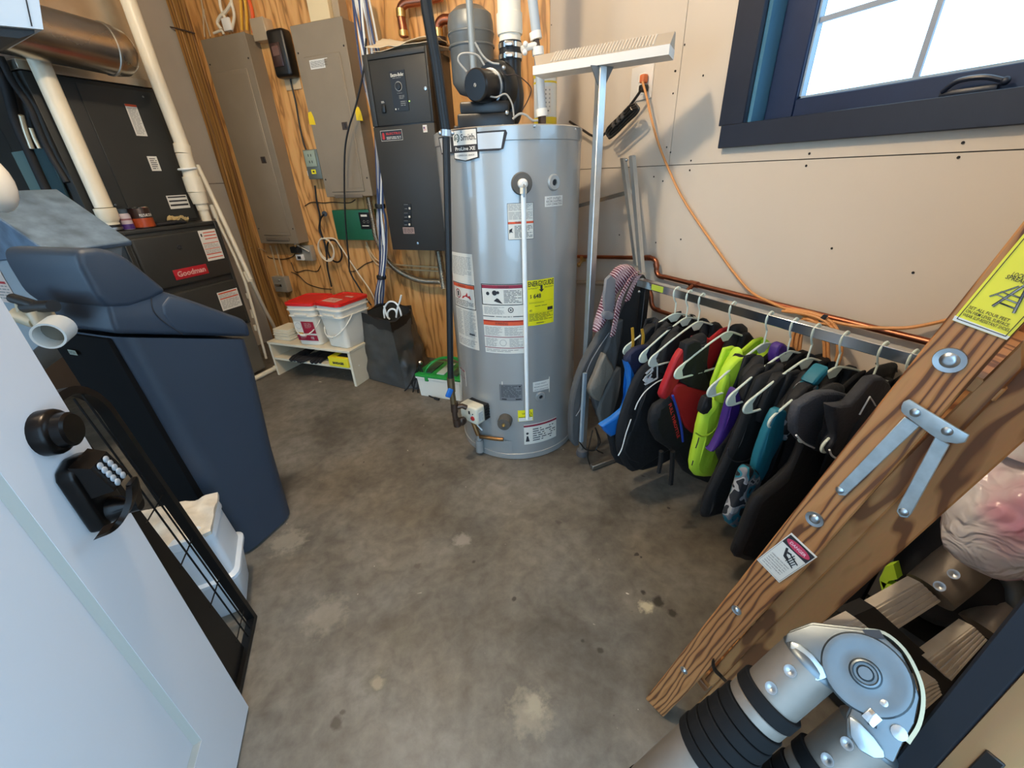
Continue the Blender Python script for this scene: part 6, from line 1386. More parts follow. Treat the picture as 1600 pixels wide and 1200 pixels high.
for i, Y in enumerate(YS):
    lab = 'pale mint plastic hanger carrying the %s life vest' % vn[i]
    if proto is None:
        h = thing('coat_hanger', lab, 'hanger', (0, 0, 0), group='plastic hangers on the chrome rail')
        for nm, bb in hanger_mesh().items(): bb.build(nm, M_hang, h)
        proto = h
    else:
        h = proto.copy(); C.objects.link(h); h['label'] = lab
        for ch in proto.children:
            c = ch.copy(); C.objects.link(c); c.parent = h
    h.location = (RXX, Y-.042, RZ0-.004); h.rotation_euler = (0, (i*37 % 7-3)*.012, (i*53 % 9-4)*.02)
# ------------------------------------------------------------------ life vests
def pillow(b, pts, y0, y1, r=.012, seg=3):
    """padded flat shape: outline (x,z) filled between y0 (front) and y1 (back) with rounded rims"""
    n = len(pts); P = [Vector((p[0], p[1])) for p in pts]
    ar = sum(P[i].x*P[(i+1) % n].y-P[(i+1) % n].x*P[i].y for i in range(n))
    if ar < 0: P = P[::-1]
    # smooth the outline
    Q = []
    for i in range(n):
        p0, p1, p2, p3 = P[i-1], P[i], P[(i+1) % n], P[(i+2) % n]
        for t in (0, .5):
            Q.append(.5*((2*p1)+(-p0+p2)*t+(2*p0-5*p1+4*p2-p3)*t*t+(-p0+3*p1-3*p2+p3)*t**3)*1.0)
    P = Q; n = len(P)
    nor = []
    for i in range(n):
        t = (P[(i+1) % n]-P[i-1]); t = t.normalized() if t.length > 1e-9 else Vector((1, 0)); nor.append(Vector((-t.y, t.x)))
    rings = []
    th = y1-y0; ym = (y0+y1)/2; rr = min(r, th*.5)
    prof = [(r, 0), (r*.45, rr*.30), (r*.12, rr*.62), (0, rr)]
    ks = [(ins, y0+d) for ins, d in prof]+[(ins, y1-d) for ins, d in prof[::-1]]
    for ins, y in ks: rings.append([(P[i].x+nor[i].x*ins, y, P[i].y+nor[i].y*ins) for i in range(n)])
    o = len(b.v); b.loft(rings, cap=False)
    for ring, flip in ((rings[0], True), (rings[-1], False)):
        bm = bmesh.new(); vs = [bm.verts.new(p) for p in ring]
        try:
            f = bm.faces.new(vs); bmesh.ops.triangulate(bm, faces=[f], ngon_method='EAR_CLIP')
        except Exception: pass
        bmesh.ops.subdivide_edges(bm, edges=[e for e in bm.edges if not e.is_boundary], cuts=1, use_grid_fill=False)
        bmesh.ops.triangulate(bm, faces=list(bm.faces))
        for v in bm.verts:
            if not v.is_boundary:
                v.co.y += (1 if flip else -1)*(-abs(noise.noise(v.co*14))*.012)
        b.bm(bm)
    return b
M_nav = mat('vest_navy', '#141a38', .7, bump=.15, bscale=70)
M_blk = mat('vest_black', '#0b0c0f', .75, bump=.2, bscale=50)
M_blu = mat('vest_blue', '#1466b4', .5)
M_vred = mat('vest_red', '#a3141e', .6, bump=.1, bscale=60)
M_lime = mat('vest_lime', '#b4d832', .65, bump=.12, bscale=60)
M_pur = mat('vest_purple', '#3a1a6c', .6)
M_teal = mat('vest_teal', '#14687a', .6)
M_gsh = mat('vest_grey', '#3a3c42', .7, bump=.3, bscale=160)
M_dgr = mat('vest_darkgrey', '#25262b', .75, bump=.2, bscale=80)
M_pipe = mat('piping_white', '#d4d6d2', .5)
def camo():
    m = bpy.data.materials.new('vest_camo'); m.use_nodes = True; nt = m.node_tree; b = nt.nodes['Principled BSDF']
    tc = nt.nodes.new('ShaderNodeTexCoord'); v = nt.nodes.new('ShaderNodeTexNoise'); v.inputs['Scale'].default_value = 22; v.inputs['Detail'].default_value = 1
    nt.links.new(tc.outputs['Object'], v.inputs['Vector']); r = nt.nodes.new('ShaderNodeValToRGB'); r.color_ramp.interpolation = 'CONSTANT'
    e = r.color_ramp.elements; e[0].position = 0; e[0].color = lin('#101318'); e[1].position = .42; e[1].color = lin('#14687a')
    for p, c in ((.5, '#6f7076'), (.56, '#a4a4a4'), (.60, '#20242a')): x = e.new(p); x.color = lin(c)
    nt.links.new(v.outputs['Fac'], r.inputs[0]); nt.links.new(r.outputs[0], b.inputs['Base Color']); b.inputs['Roughness'].default_value = .7; return m
M_camo = camo()
def V2(pts, Y): return [(p.x, p.z) for p in [RY(x, y, Y) for x, y in pts]]
def vest(i, L, body, label, panels=(), lines=(), strap=None, thick=.075, zv=.60, back=None):
    Y = YS[i]; th_ = min(thick*.75, .8*(YS[i-1]-YS[i])) if i else .04
    r = thing('life_vest', label, 'life vest', (RXX, Y, min(p[1] for p in V2(L, Y))), group='life vests on the chrome rail')
    qf = V2(L, Y-.03); qb = V2(L, Y-.03+th_*.85); q = [(a[0]*.6+b_[0]*.4, b_[1]) for a, b_ in zip(qb, qf)]
    q = [p for p in q if not (p[0] > RXX-.062 and p[1] > .62)]
    q = [(RXX-.052, .675), (RXX-.060, .722)]+q
    right = [(min(2*RXX-x, RXX+.155+.02*math.sin(z*30)), z) for x, z in q if x < RXX-.005][::-1]
    bt = V2([L[-1]], Y-.03)[0]
    outline = [(RXX, zv)]+q+right
    b = MB(); pillow(b, outline, Y-.03, Y-.03+th_*.72, r=.018, seg=3); bo_ = b.build('foam_body', body, r, ang=60)
    for j, (nm, poly, mm, lb) in enumerate(panels):
        b = MB(); yf = Y-.038-.004*j; pillow(b, V2(poly, yf), yf, Y-.015, r=.006); b.build(nm, mm, r, ang=60, label=lb)
    for nm, poly, mm, w in lines:
        yf = Y-.041-.004*len(panels); b = MB(); b.tube(sm([RY(x, y, yf) for x, y in poly], 4), w, 6); b.build(nm, mm, bo_)
    bk = [(x, z) for x, z in outline[3:-2] if z < .68]
    b = MB(); pillow(b, [(RXX-.085, .715), (RXX, .690), (RXX+.085, .715), (RXX+.10, .50), (RXX-.10, .50)], Y-.03+th_*.74, Y-.03+th_*.98, r=.006); b.build('back_panel', back or body, r, ang=60)
    # shoulder strap over the hanger arm
    sx0, sx1 = strap or (.075, .135); mm = body
    for s_ in (-1, 1):
        za = RZ0-.078-.37*sx0; zb_ = RZ0-.078-.37*sx1
        b = MB(); pillow(b, [(RXX+s_*sx0, za+.006), (RXX+s_*sx1, zb_+.004), (RXX+s_*(sx1+.004), zb_-.10), (RXX+s_*(sx0+.006), za-.12)], Y-.048, Y-.02, r=.007); b.build('shoulder_strap', mm, r, ang=60)
    return r
vest(0, [(1035, 530), (1005, 535), (995, 548), (985, 580), (975, 620), (962, 660), (958, 690), (975, 715), (1000, 720)], M_blk, 'black life vest with navy collar, hidden furthest along the rail', [('collar', [(1012, 520), (1030, 505), (1045, 515), (1030, 540), (1012, 545)], M_nav, None)])
vest(1, [(1040, 545), (1008, 540), (988, 552), (980, 566), (985, 600), (975, 640), (945, 662), (943, 668), (950, 700), (960, 728), (1000, 740)], M_blk, 'navy life vest with a bright blue side edge near the rail\'s far end',
     [('navy_yoke', [(1040, 548), (1005, 541), (985, 553), (979, 568), (988, 592), (1000, 615), (1030, 600)], M_nav, 'navy upper panel'), ('blue_edge', [(979, 566), (986, 600), (977, 640), (944, 664), (943, 669), (955, 683), (968, 672), (984, 640), (994, 600), (988, 575)], M_blu, 'bright blue edge')])
v2 = vest(2, [(1075, 520), (1045, 522), (1020, 560), (1000, 577), (987, 597), (972, 635), (962, 672), (960, 700), (966, 722), (978, 739), (993, 740), (1035, 712)], M_blk, 'black life vest with white piping and a white wave logo',
     [('side_flap', [(1062, 548), (1040, 553), (1020, 580), (1003, 625), (990, 665), (975, 705), (1000, 725), (1030, 690), (1040, 620)], M_blk, None)],
     [('piping', [(1052, 575), (1040, 590), (1025, 598), (1008, 612), (997, 628), (992, 640)], M_pipe, .0022), ('piping', [(986, 655), (978, 678), (972, 700), (966, 712)], M_pipe, .0022)])
Yf = YS[2]-.048
def rypoly(par, nm, polys, mm, Y):
    b = MB()
    for pl in polys: V, F = plate3([RY(x, y, Y) for x, y in pl], (0, -1, 0), .001); b.add(V, F)
    return b.build(nm, mm, par, smooth=False)
for nm, pl in (('logo_wave', [(1004, 594), (1008, 588), (1014, 584), (1019, 585), (1016, 590), (1021, 591), (1016, 596), (1008, 598)]), ('logo_bar', [(1008, 583), (1027, 566), (1028, 568), (1010, 585)]), ('logo_bar', [(1006, 600), (1026, 590), (1027, 592), (1008, 602)]), ('logo_bar', [(1026, 568), (1028, 568), (1028, 591), (1026, 591)]), ('logo_bar', [(1010, 590), (1020, 576), (1021, 578), (1013, 590)])):
    rypoly(v2, nm, [pl], M_pipe, Yf)
v3 = vest(3, [(1125, 520), (1088, 528), (1072, 540), (1060, 575), (1045, 620), (1018, 640), (1009, 668), (1020, 697), (1042, 712), (1062, 745), (1095, 762), (1122, 768)], M_blk, 'red and black life vest with red lettering down its side', back=M_vred, zv=.56, panels=
     [('red_flap', [(1070, 545), (1058, 560), (1045, 590), (1034, 618), (1041, 625), (1052, 612), (1062, 596), (1072, 565)], M_vred, 'red armhole flap'),
      ('red_front', [(1054, 608), (1066, 600), (1100, 610), (1115, 615), (1110, 660), (1083, 678), (1066, 655), (1055, 625)], M_vred, 'red front panel'),
      ('black_yoke', [(1074, 538), (1096, 534), (1099, 560), (1106, 590), (1112, 610), (1095, 610), (1066, 598), (1070, 565)], M_blk, 'black yoke')],
     lines=[('blue_stripe', [(1051, 618), (1058, 640), (1064, 665), (1067, 690)], mat('stripe_blue', '#1c3c96', .5), .004), ('chest_strap', [(1033, 705), (1032, 722), (1029, 738)], M_blk, .008), ('chest_strap', [(1051, 705), (1050, 730), (1048, 756)], M_blk, .009)])
Yf = YS[3]-.056; a = RY(1046, 631, Yf); c = RY(1060, 684, Yf); uu = (c-a); Lt = uu.length; uu.normalize(); vv = Vector((0, -1, 0)).cross(uu)
vv = uu.cross(Vector((0, -1, 0))).normalized()*-1
vs, fs, tw = textmesh('FULL THROTTLE', .03); b = MB(); b.add([a+uu*(q.x*Lt/tw)+vv*(q.y*.016-.004) for q in vs], fs); b.build('lettering', mat('letter_red', '#c8202a', .5), v3, smooth=False)
v4 = vest(4, [(1190, 538), (1170, 548), (1150, 562), (1130, 576), (1118, 605), (1108, 625), (1097, 645), (1087, 660), (1079, 700), (1072, 735), (1078, 753), (1104, 754), (1135, 752)], M_lime, 'bright lime yellow life vest with black inserts',
     [('black_insert', [(1115, 623), (1107, 647), (1097, 645), (1105, 622)], M_blk, 'black insert'), ('black_insert', [(1150, 572), (1160, 556), (1168, 560), (1166, 572), (1156, 585)], M_blk, 'black insert')],
     [('seam', [(1086, 676), (1100, 682), (1118, 670), (1130, 640), (1138, 610), (1140, 585)], mat('lime_seam', '#8fb02a', .6), .0022), ('stitch', [(1092, 684), (1090, 692), (1087, 700)], M_ink, .0016), ('stitch', [(1083, 720), (1081, 727)], M_ink, .0016)])
vest(5, [(1232, 538), (1215, 546), (1185, 565), (1165, 580), (1152, 598), (1146, 640), (1126, 690), (1113, 706), (1120, 740), (1150, 760)], M_blk, 'black life vest with purple armhole trim behind the plain black one',
     [('purple_trim', [(1152, 608), (1158, 618), (1160, 642), (1147, 667), (1128, 695), (1112, 707), (1117, 699), (1130, 672), (1138, 642), (1145, 620)], M_pur, 'purple armhole trim'), ('purple_collar', [(1216, 545), (1226, 537), (1233, 545), (1226, 558), (1212, 568)], M_pur, 'purple collar')])
vest(6, [(1265, 552), (1240, 562), (1202, 586), (1180, 596), (1171, 612), (1157, 645), (1135, 700), (1120, 735), (1100, 775), (1089, 812), (1097, 819), (1142, 806), (1185, 800)], M_blk, 'long plain black life vest hanging lowest in the middle of the rail', [],
     [('armhole_piping', [(1137, 700), (1140, 715), (1152, 722), (1170, 718), (1180, 708)], M_dgr, .002)], thick=.085)
vest(7, [(1300, 578), (1270, 600), (1245, 615), (1225, 630), (1208, 655), (1190, 705), (1180, 735), (1165, 745), (1155, 775), (1140, 810), (1148, 826), (1165, 815), (1205, 830)], M_blk, 'teal, grey and white camouflage life vest near the ladder',
     [('teal_edge', [(1209, 655), (1222, 640), (1238, 655), (1218, 700), (1200, 732), (1192, 752), (1180, 748), (1189, 706)], M_teal, 'teal side edge'),
      ('camo_side', [(1166, 740), (1180, 732), (1192, 752), (1178, 780), (1166, 812), (1148, 826), (1140, 810), (1154, 777)], M_camo, 'camouflage side panel'),
      ('camo_shoulder', [(1248, 630), (1262, 607), (1275, 600), (1283, 608), (1272, 628), (1255, 642), (1240, 670), (1228, 690), (1230, 660)], M_camo, 'camouflage shoulder'),
      ('teal_collar', [(1272, 600), (1284, 585), (1296, 574), (1290, 590), (1278, 604)], M_teal, 'teal collar')])
vest(8, [(1325, 615), (1290, 614), (1262, 630), (1249, 638), (1244, 678), (1240, 700), (1225, 740), (1195, 770), (1167, 795), (1150, 840), (1134, 880), (1145, 888), (1165, 892), (1225, 880)], M_blk, 'black life vest with ribbed grey shoulders, lowest hanging beside the ladder',
     [('grey_yoke', [(1330, 618), (1288, 614), (1262, 628), (1249, 638), (1244, 679), (1271, 699), (1300, 686), (1318, 650)], M_gsh, 'ribbed grey shoulder panel')],
     [('piping', [(1244, 680), (1256, 692), (1272, 700)], M_pipe, .0022)], thick=.06, zv=.655)
v9 = vest(9, [(1400, 600), (1348, 622), (1312, 636), (1302, 652), (1305, 690), (1297, 702), (1305, 740), (1290, 790), (1270, 850), (1262, 890), (1310, 910)], M_blk, 'dark grey life vest with a white triangle, nearest the ladder',
     [('dark_yoke', [(1303, 637), (1332, 632), (1367, 592), (1392, 598), (1398, 640), (1345, 680), (1306, 714), (1296, 703), (1308, 681)], M_dgr, 'dark grey shoulder panel')],
     [('triangle', [(1343, 648), (1351, 634), (1359, 620)], M_pipe, .0016), ('triangle', [(1359, 620), (1364, 627), (1368, 634)], M_pipe, .0016), ('piping', [(1296, 703), (1300, 712), (1310, 718)], M_pipe, .002)], thick=.05, zv=.66)
# yellow straps on the far hanger
ys_ = thing('yellow_strap', 'pair of yellow straps looped near the far end of the chrome rail', 'strap', RY(993, 560, YS[0]-.04))
for pts in (((988, 512), (989, 530), (988, 546), (982, 553), (976, 556)), ((1003, 514), (1005, 526), (1004, 538))):
    b = MB(); b.ribbon(sm([RY(x, y, YS[0]-.05) for x, y in pts], 4), .010, .003, (1, 0, 0)); b.build('webbing', mat('strap_yellow', '#c8962c', .6), ys_)
# grey vests hung on the end post
yg = yl+.035
M_g1 = mat('gvest_grey', '#4c4c4c', .8, bump=.2, bscale=60); M_g2 = mat('gvest_dark', '#232527', .8, bump=.15, bscale=60); M_g3 = mat('gvest_tan', '#7c7468', .75, bump=.2, bscale=80); M_g4 = mat('gvest_light', '#77777a', .7)
gv1 = thing('life_vest', 'grey and tan life vest hung on the rack\'s left end beside the pole', 'life vest', (RY(930, 690, yg).x, yg, RY(930, 690, yg).z))
def gp(nm, poly, mm, y0, y1, lb=None, par=gv1, r=.008): b = MB(); pillow(b, V2(poly, y0), y0, y1, r=r); return b.build(nm, mm, par, ang=60, label=lb)
gp('dark_back', [(1008, 430), (1014, 460), (1008, 530), (985, 610), (965, 672), (948, 668), (935, 640), (930, 610), (935, 575), (955, 520), (985, 450)], M_g2, yg, yg+.05)
gp('outer_flap', [(952, 498), (935, 530), (912, 570), (898, 612), (893, 650), (894, 690), (905, 696), (909, 650), (916, 612), (930, 575), (948, 545), (958, 515)], M_g1, yg-.015, yg+.02, 'grey outer flap')
gp('front_panel', [(958, 512), (975, 500), (970, 540), (962, 585), (955, 620), (950, 660), (938, 650), (930, 630), (928, 600), (938, 565), (950, 540)], M_g1, yg-.03, yg+.0)
gp('tan_pad', [(945, 553), (952, 562), (961, 580), (948, 603), (938, 628), (924, 618), (923, 605), (932, 585)], M_g3, yg-.05, yg-.02, 'tan padded pocket')
gp('lower_flap', [(960, 582), (972, 575), (968, 620), (955, 655), (945, 668), (936, 650), (938, 630), (950, 605)], mat('gvest_mid', '#5e5c58', .8), yg-.04, yg-.015)
gp('side_strap', [(948, 437), (962, 437), (958, 490), (945, 489)], M_g4, yg-.05, yg-.035, 'light grey side strap', r=.002)
gp('buckle', [(945, 487), (959, 489), (958, 499), (944, 498)], M_g4, yg-.055, yg-.035, None, r=.002)
b = MB(); b.tube(sm([RY(x, y, yg-.035) for x, y in ((952, 520), (935, 545), (920, 572), (912, 600), (908, 635), (900, 650))], 4), .0022, 6); b.build('piping', M_g4, gv1)
for pts in (((926, 672), (922, 690), (918, 712), (924, 733)), ((930, 668), (938, 690), (932, 702), (942, 708)), ((905, 690), (915, 702), (930, 703), (935, 690), (932, 675))):
    b = MB(); b.tube(sm([RY(x, y, yg-.04) for x, y in pts], 5), .003, 6); b.build('drawcord', M_black, gv1)
def plaid():
    m = bpy.data.materials.new('plaid_maroon'); m.use_nodes = True; nt = m.node_tree; b = nt.nodes['Principled BSDF']; L = nt.links
    tc = nt.nodes.new('ShaderNodeTexCoord'); out = None
    for ax, rot in ((0, .7), (1, -.7)):
        mp = nt.nodes.new('ShaderNodeMapping'); mp.inputs['Rotation'].default_value = (0, rot, 0); L.new(tc.outputs['Object'], mp.inputs['Vector'])
        w = nt.nodes.new('ShaderNodeTexWave'); w.inputs['Scale'].default_value = 34; w.bands_direction = 'X' if ax == 0 else 'Z'; L.new(mp.outputs[0], w.inputs['Vector'])
        r = nt.nodes.new('ShaderNodeMath'); r.operation = 'GREATER_THAN'; r.inputs[1].default_value = .80; L.new(w.outputs['Fac'], r.inputs[0])
        if out is None: out = r.outputs[0]
        else:
            mm = nt.nodes.new('ShaderNodeMath'); mm.operation = 'MAXIMUM'; L.new(out, mm.inputs[0]); L.new(r.outputs[0], mm.inputs[1]); out = mm.outputs[0]
    mx = nt.nodes.new('ShaderNodeMixRGB'); mx.inputs[1].default_value = lin('#5c2434'); mx.inputs[2].default_value = lin('#b9a4a8'); L.new(out, mx.inputs[0]); L.new(mx.outputs[0], b.inputs['Base Color']); b.inputs['Roughness'].default_value = .8; return m
sc_ = thing('plaid_towel', 'maroon and white checked cloth draped over the rack\'s left end', 'cloth', RY(960, 520, yg-.06))
b = MB(); pillow(b, V2([(997, 423), (985, 414), (968, 420), (955, 440), (946, 470), (938, 495), (932, 520), (944, 512), (950, 500), (962, 492), (965, 462), (980, 445), (998, 437)], yg-.045), yg-.045, yg-.01, r=.01); b.build('draped_cloth', plaid(), sc_)
for pts in (((998, 424), (988, 432), (977, 450), (968, 470), (962, 500), (957, 525)), ((999, 430), (992, 440), (984, 458), (980, 470))):
    b = MB(); b.ribbon(sm([RY(x, y, yg-.065) for x, y in pts], 5), .020, .006, (1, 0, .2)); b.build('fold', bpy.data.materials['plaid_maroon'], sc_)
b = MB(); sq(b, RY(914, 583, yg-.06), RY(908, 690, yg-.06), .012, (1, 0, 0)); solo(b, 'light_bar', mat('bar_lightblue', '#a9bccb', .35, .5), 'short pale metal bar leaning in front of the grey vest, near the floor', 'bar')
# ------------------------------------------------------------------ wooden stepladder, folded and leaning
O_ = RZ(1010, 1093, .0)
def atdepth(x, y, d):
    q = F_*FPX + R_*(x-800) - U_*(y-600); return CAM+q*(d/q.dot(F_))
Qt = atdepth(1497, 474, .43)
LD = (Qt-O_).normalized()
w0 = Vector((.13, -.99, 0)); WD = (w0-LD*w0.dot(LD)).normalized(); ND = WD.cross(LD).normalized()
if ND.x > 0: ND = -ND          # towards the room
LM = Matrix((WD, LD, ND)).transposed().to_4x4(); LM.translation = O_    # x across the rail, y up the rail, z out of the face
LI = LM.inverted()
def lp_(x, y, h=0): 
    p = LI @ onp(x, y, O_+ND*h, ND); return (p.x, p.y)
M_fir = woodmat('fir_ladder', '#b07a48', '#9a6434', '#60381c', scale=4.6, dist=5.5, stretch=(7.5, .9, 3), rough=.6, noise_s=2.2, bump=.12, thr=(.25, .78), det=3)
M_fir2 = woodmat('fir_flat', '#b57e4a', '#9c6636', '#74451f', scale=1.5, dist=16, stretch=(5, 1.1, 3), rough=.6, noise_s=2.0, bump=.06, thr=(.45, .72), det=3)
ll = thing('wooden_stepladder', 'folded wooden stepladder leaning at the right, with yellow and white stickers', 'ladder', O_)
def lprism(nm, pts, h0, h1, mm, par=ll, r=.002, lab=None, seg=1):
    q = [lp_(x, y, h1) for x, y in pts]; b = MB(); M = LM @ Matrix.Translation(Vector((0, 0, h0)))
    b.prism(q, h1-h0, M, r=r, seg=seg)
    o = b.build(nm, mm, par, label=lab)
    # wood grain runs along the rail: give the mesh the ladder's own axes
    o.data.transform(Matrix.Translation(SH[par.name])); o.data.transform(LI)
    loc, rot, sc = LM.decompose(); o.rotation_euler = rot.to_euler(); o.location = LM.translation-SH[par.name]
    return o
lprism('front_rail', [(1008, 1092), (1036, 1121), (1249, 899), (1573, 534), (1760, 330), (1760, 142)], -.022, 0, M_fir)
lprism('rear_rail', [(1053, 1138), (1078, 1164), (1300, 960), (1480, 797), (1600, 690), (1760, 545), (1760, 395), (1600, 555)], -.062, -.034, M_fir2)
lprism('rail_edge_strip', [(1100, 1062), (1112, 1074), (1340, 846), (1385, 800), (1600, 575), (1600, 530), (1460, 668), (1330, 800)], -.034, -.0225, M_fir2)
# steps: wooden treads running away from the near rail
for k, (x, y) in enumerate(((1069, 1047), (1151, 953), (1273, 811), (1484, 563))):
    cx0, cy0 = lp_(x, y)
    b = MB(); b.box(cx0-.004, cx0+.05, cy0-.03, cy0-.012, -.30, -.023, M=LM, r=.002, seg=1); o = b.build('tread', M_fir2, ll)
    b = MB(); b.tube([LM @ Vector((cx0, cy0, -.30)), LM @ Vector((cx0, cy0, .001))], .003, 8); b.build('tie_rod', M_steel, ll)
    r_ = (.0085, .009, .012, .014)[k]
    b = MB(); b.lathe([(r_, 0), (r_*.96, .0015), (r_*.6, .0008), (r_*.45, .003), (r_*.25, .004), (.0005, .0035)], LM @ Vector((cx0, cy0, .0002)), ND, 24); b.build('rod_washer', M_steel, ll)
a = lp_(1008, 1092); c = lp_(1760, 240)
b = MB(); b.box(a[0]-.0, a[0]+.062, .0, 1.5, -.322, -.30, M=LM, r=.002, seg=1); o = b.build('far_rail', M_fir2, ll)
# spreader bracket
M_zn = mat('galv_strap', '#a9b4b8', .4, .65, vary=.15, vscale=60, rvary=.1)
lprism('bracket_plate', [(1408, 634), (1411, 628), (1420, 624), (1500, 672), (1515, 680), (1508, 692), (1495, 694), (1470, 690), (1452, 678), (1412, 648), (1407, 642)], .004, .0075, M_zn, r=.0012, seg=2)
lprism('bracket_arm', [(1413, 651), (1437, 666), (1327, 769), (1321, 775), (1310, 774), (1306, 766), (1312, 757)], .001, .004, M_zn, r=.0008)
lprism('bracket_arm', [(1461, 682), (1484, 695), (1424, 803), (1418, 810), (1406, 808), (1400, 799), (1404, 789)], .001, .004, M_zn, r=.0008)
for x, y, h in ((1430, 645, .0075), (1480, 674, .0075), (1312, 766, .004), (1412, 800, .004)):
    b = MB(); q = lp_(x, y, h); b.lathe([(.0052, 0), (.0048, .0015), (.0025, .003), (.0003, .0034)], LM @ Vector((q[0], q[1], h-.0005)), ND, 16); b.build('rivet', M_steel, ll)
# stickers
def ldecal(nm, pts, mats, items, lab):
    """pts: bottom-left, bottom-right, top-left on the photo; v runs up the sticker"""
    P0, P1, P2 = [LM @ Vector((*lp_(x, y), 0)) for x, y in pts]; U1 = P1-P0; V1 = P2-P0; V1 = V1-U1*(V1.dot(U1)/U1.length_squared)
    w, h = U1.length, V1.length; f = plane_map(P0, U1, V1)
    if U1.cross(V1).dot(ND) < 0: f = lambda u, v, hh=0, f0=plane_map(P0, U1, V1): f0(u, v, -hh)
    return decal(ll, nm, lambda u, v, hh=0: f(u, v, hh+.0003), w, h, mats, items(w, h), label=lab)
M_sty = mat('sticker_yellow', '#e6dc3a', .35)
def ladicon(w, h, x, y, s):
    it = []
    def bar(x0, y0, x1, y1, t):
        d = Vector((x1-x0, y1-y0)); n_ = Vector((-d.y, d.x)).normalized()*t
        for k, mi in ((1.35, 1), (.75, 2)): it.append(('poly', mi, [(x+(x0)*s+n_.x*k*s, y+y0*s+n_.y*k*s), (x+x0*s-n_.x*k*s, y+y0*s-n_.y*k*s), (x+x1*s-n_.x*k*s, y+y1*s-n_.y*k*s), (x+x1*s+n_.x*k*s, y+y1*s+n_.y*k*s)]))
    for z in (.2, .4, .6): bar(-.12+.12*z, z, .42-.1*z, z-.03, .022)
    bar(-.2, 0, .12, 1, .035); bar(.45, 0, .22, 1, .035); bar(-.48, .3, .02, .95, .022); bar(.08, 1, .3, 1, .04)
    for z in (.45, .6): bar(-.38+.4*(z-.42), z, -.02, z-.04, .015)
    return it
def big(w, h):
    L = [('rect', 2, .02*w, .02*h, .98*w, .98*h), ('rect', 1, .055*w, .038*h, .945*w, .97*h, 'u'), ('rect', 3, .07*w, .046*h, .93*w, .96*h)]
    L = []
    it = [('frame', 1, .05*w, .03*h, .95*w, .97*h, .0007)]
    it += [('text', 1, .09*w, .175*h, .0042, 'SET ALL FOUR FEET', .72*w, .01), ('text', 1, .09*w, .13*h, .0042, 'ON FIRM LEVEL SURFACE.', .78*w, .01), ('text', 1, .09*w, .085*h, .0042, 'WEAR SLIP-RESISTANT SHOES.', .84*w, .01)]
    it += ladicon(w, h, .52*w, .27*h, .27*h)
    it += [('text', 1, .30*w, .60*h, .0055, 'LOCK', .2*w, .01), ('text', 1, .25*w, .56*h, .0055, 'SPREADERS', .5*w, .01)]
    return it
o = ldecal('instruction_sticker', ((1488, 500), (1573, 531), (1600, 363)), (M_sty, M_ink, mat('icon_grey', '#a9adb4', .5)), big, 'yellow instruction sticker with a ladder drawing')
lprism('sticker_border', [(1488, 500), (1573, 531), (1578, 526), (1492, 493)], .0004, .0014, M_paper, r=0)
def danger(w, h):
    it = [('rect', 1, .04*w, .74*h, .96*w, .97*h, 'u'), ('frame', 1, .03*w, .03*h, .97*w, .97*h, .0004)]
    el = [(w/2+.43*w*math.cos(a), .855*h+.085*h*math.sin(a)) for a in [2*PI*q/24 for q in range(24)]]
    it += [('poly', 2, el), ('text', 3, .20*w, .825*h, .0075, 'DANGER', .6*w, .02)]
    it += [('poly', 1, [(.25*w, .70*h), (.32*w, .72*h), (.45*w, .58*h), (.58*w, .56*h), (.55*w, .5*h), (.40*w, .52*h)]), ('poly', 1, [(.38*w, .66*h), (.52*w, .68*h), (.54*w, .65*h), (.42*w, .62*h)])]
    for k in range(4): it.append(('poly', 1, [(.55*w+.07*w*k, .47*h-.0*k), (.58*w+.07*w*k, .47*h), (.62*w+.07*w*k, .70*h-.04*h*k), (.59*w+.07*w*k, .70*h-.04*h*k)]))
    it += [('poly', 1, [(.48*w, .55*h), (.86*w, .47*h), (.86*w, .445*h), (.48*w, .52*h)]), ('poly', 1, [(.52*w, .66*h), (.88*w, .60*h), (.88*w, .575*h), (.52*w, .63*h)])]
    for i, t_ in enumerate(('FAILURE TO READ', 'AND FOLLOW ALL', 'INSTRUCTIONS ON', 'THIS LADDER MAY', 'RESULT IN INJURY', 'OR DEATH.')): it.append(('text', 1, .12*w, .385*h-.058*h*i, .0028, t_, w*(.70 if i < 5 else .4), .01))
    return it
ldecal('danger_sticker', ((1183, 874), (1218, 910), (1226, 822)), (M_paper, M_ink, mat('danger_red', '#c03a58', .4), mat('danger_pink', '#e8c8d0', .4)), danger, 'white danger sticker with red oval')
# black strap round both rails near the foot
b = MB(); P = [LM @ Vector((*lp_(x, y, .004), .004)) for x, y in ((1108, 1030), (1122, 1028), (1120, 1050), (1134, 1062), (1128, 1066), (1112, 1050))]
b.ribbon(sm([LM @ Vector((*lp_(x, y, h), h)) for x, y, h in ((1120, 1022, -.03), (1114, 1032, .006), (1117, 1046, .006), (1126, 1056, .004), (1134, 1064, -.02))], 4), .008, .002, ND); b.build('strap', M_black, ll)
lprism('paper_tag', [(1336, 812), (1350, 795), (1388, 752), (1400, 764), (1428, 740), (1405, 775), (1375, 800), (1350, 806)], -.10, -.098, mat('tag_lilac', '#b9a2aa', .6), r=0, lab='pale crumpled paper tag between the rails')
lprism('tread_recess_block', [(1330, 822), (1345, 806), (1372, 806), (1352, 838)], -.09, -.07, M_fir2, r=.001)  # plain fir block at the brown recess between the rails

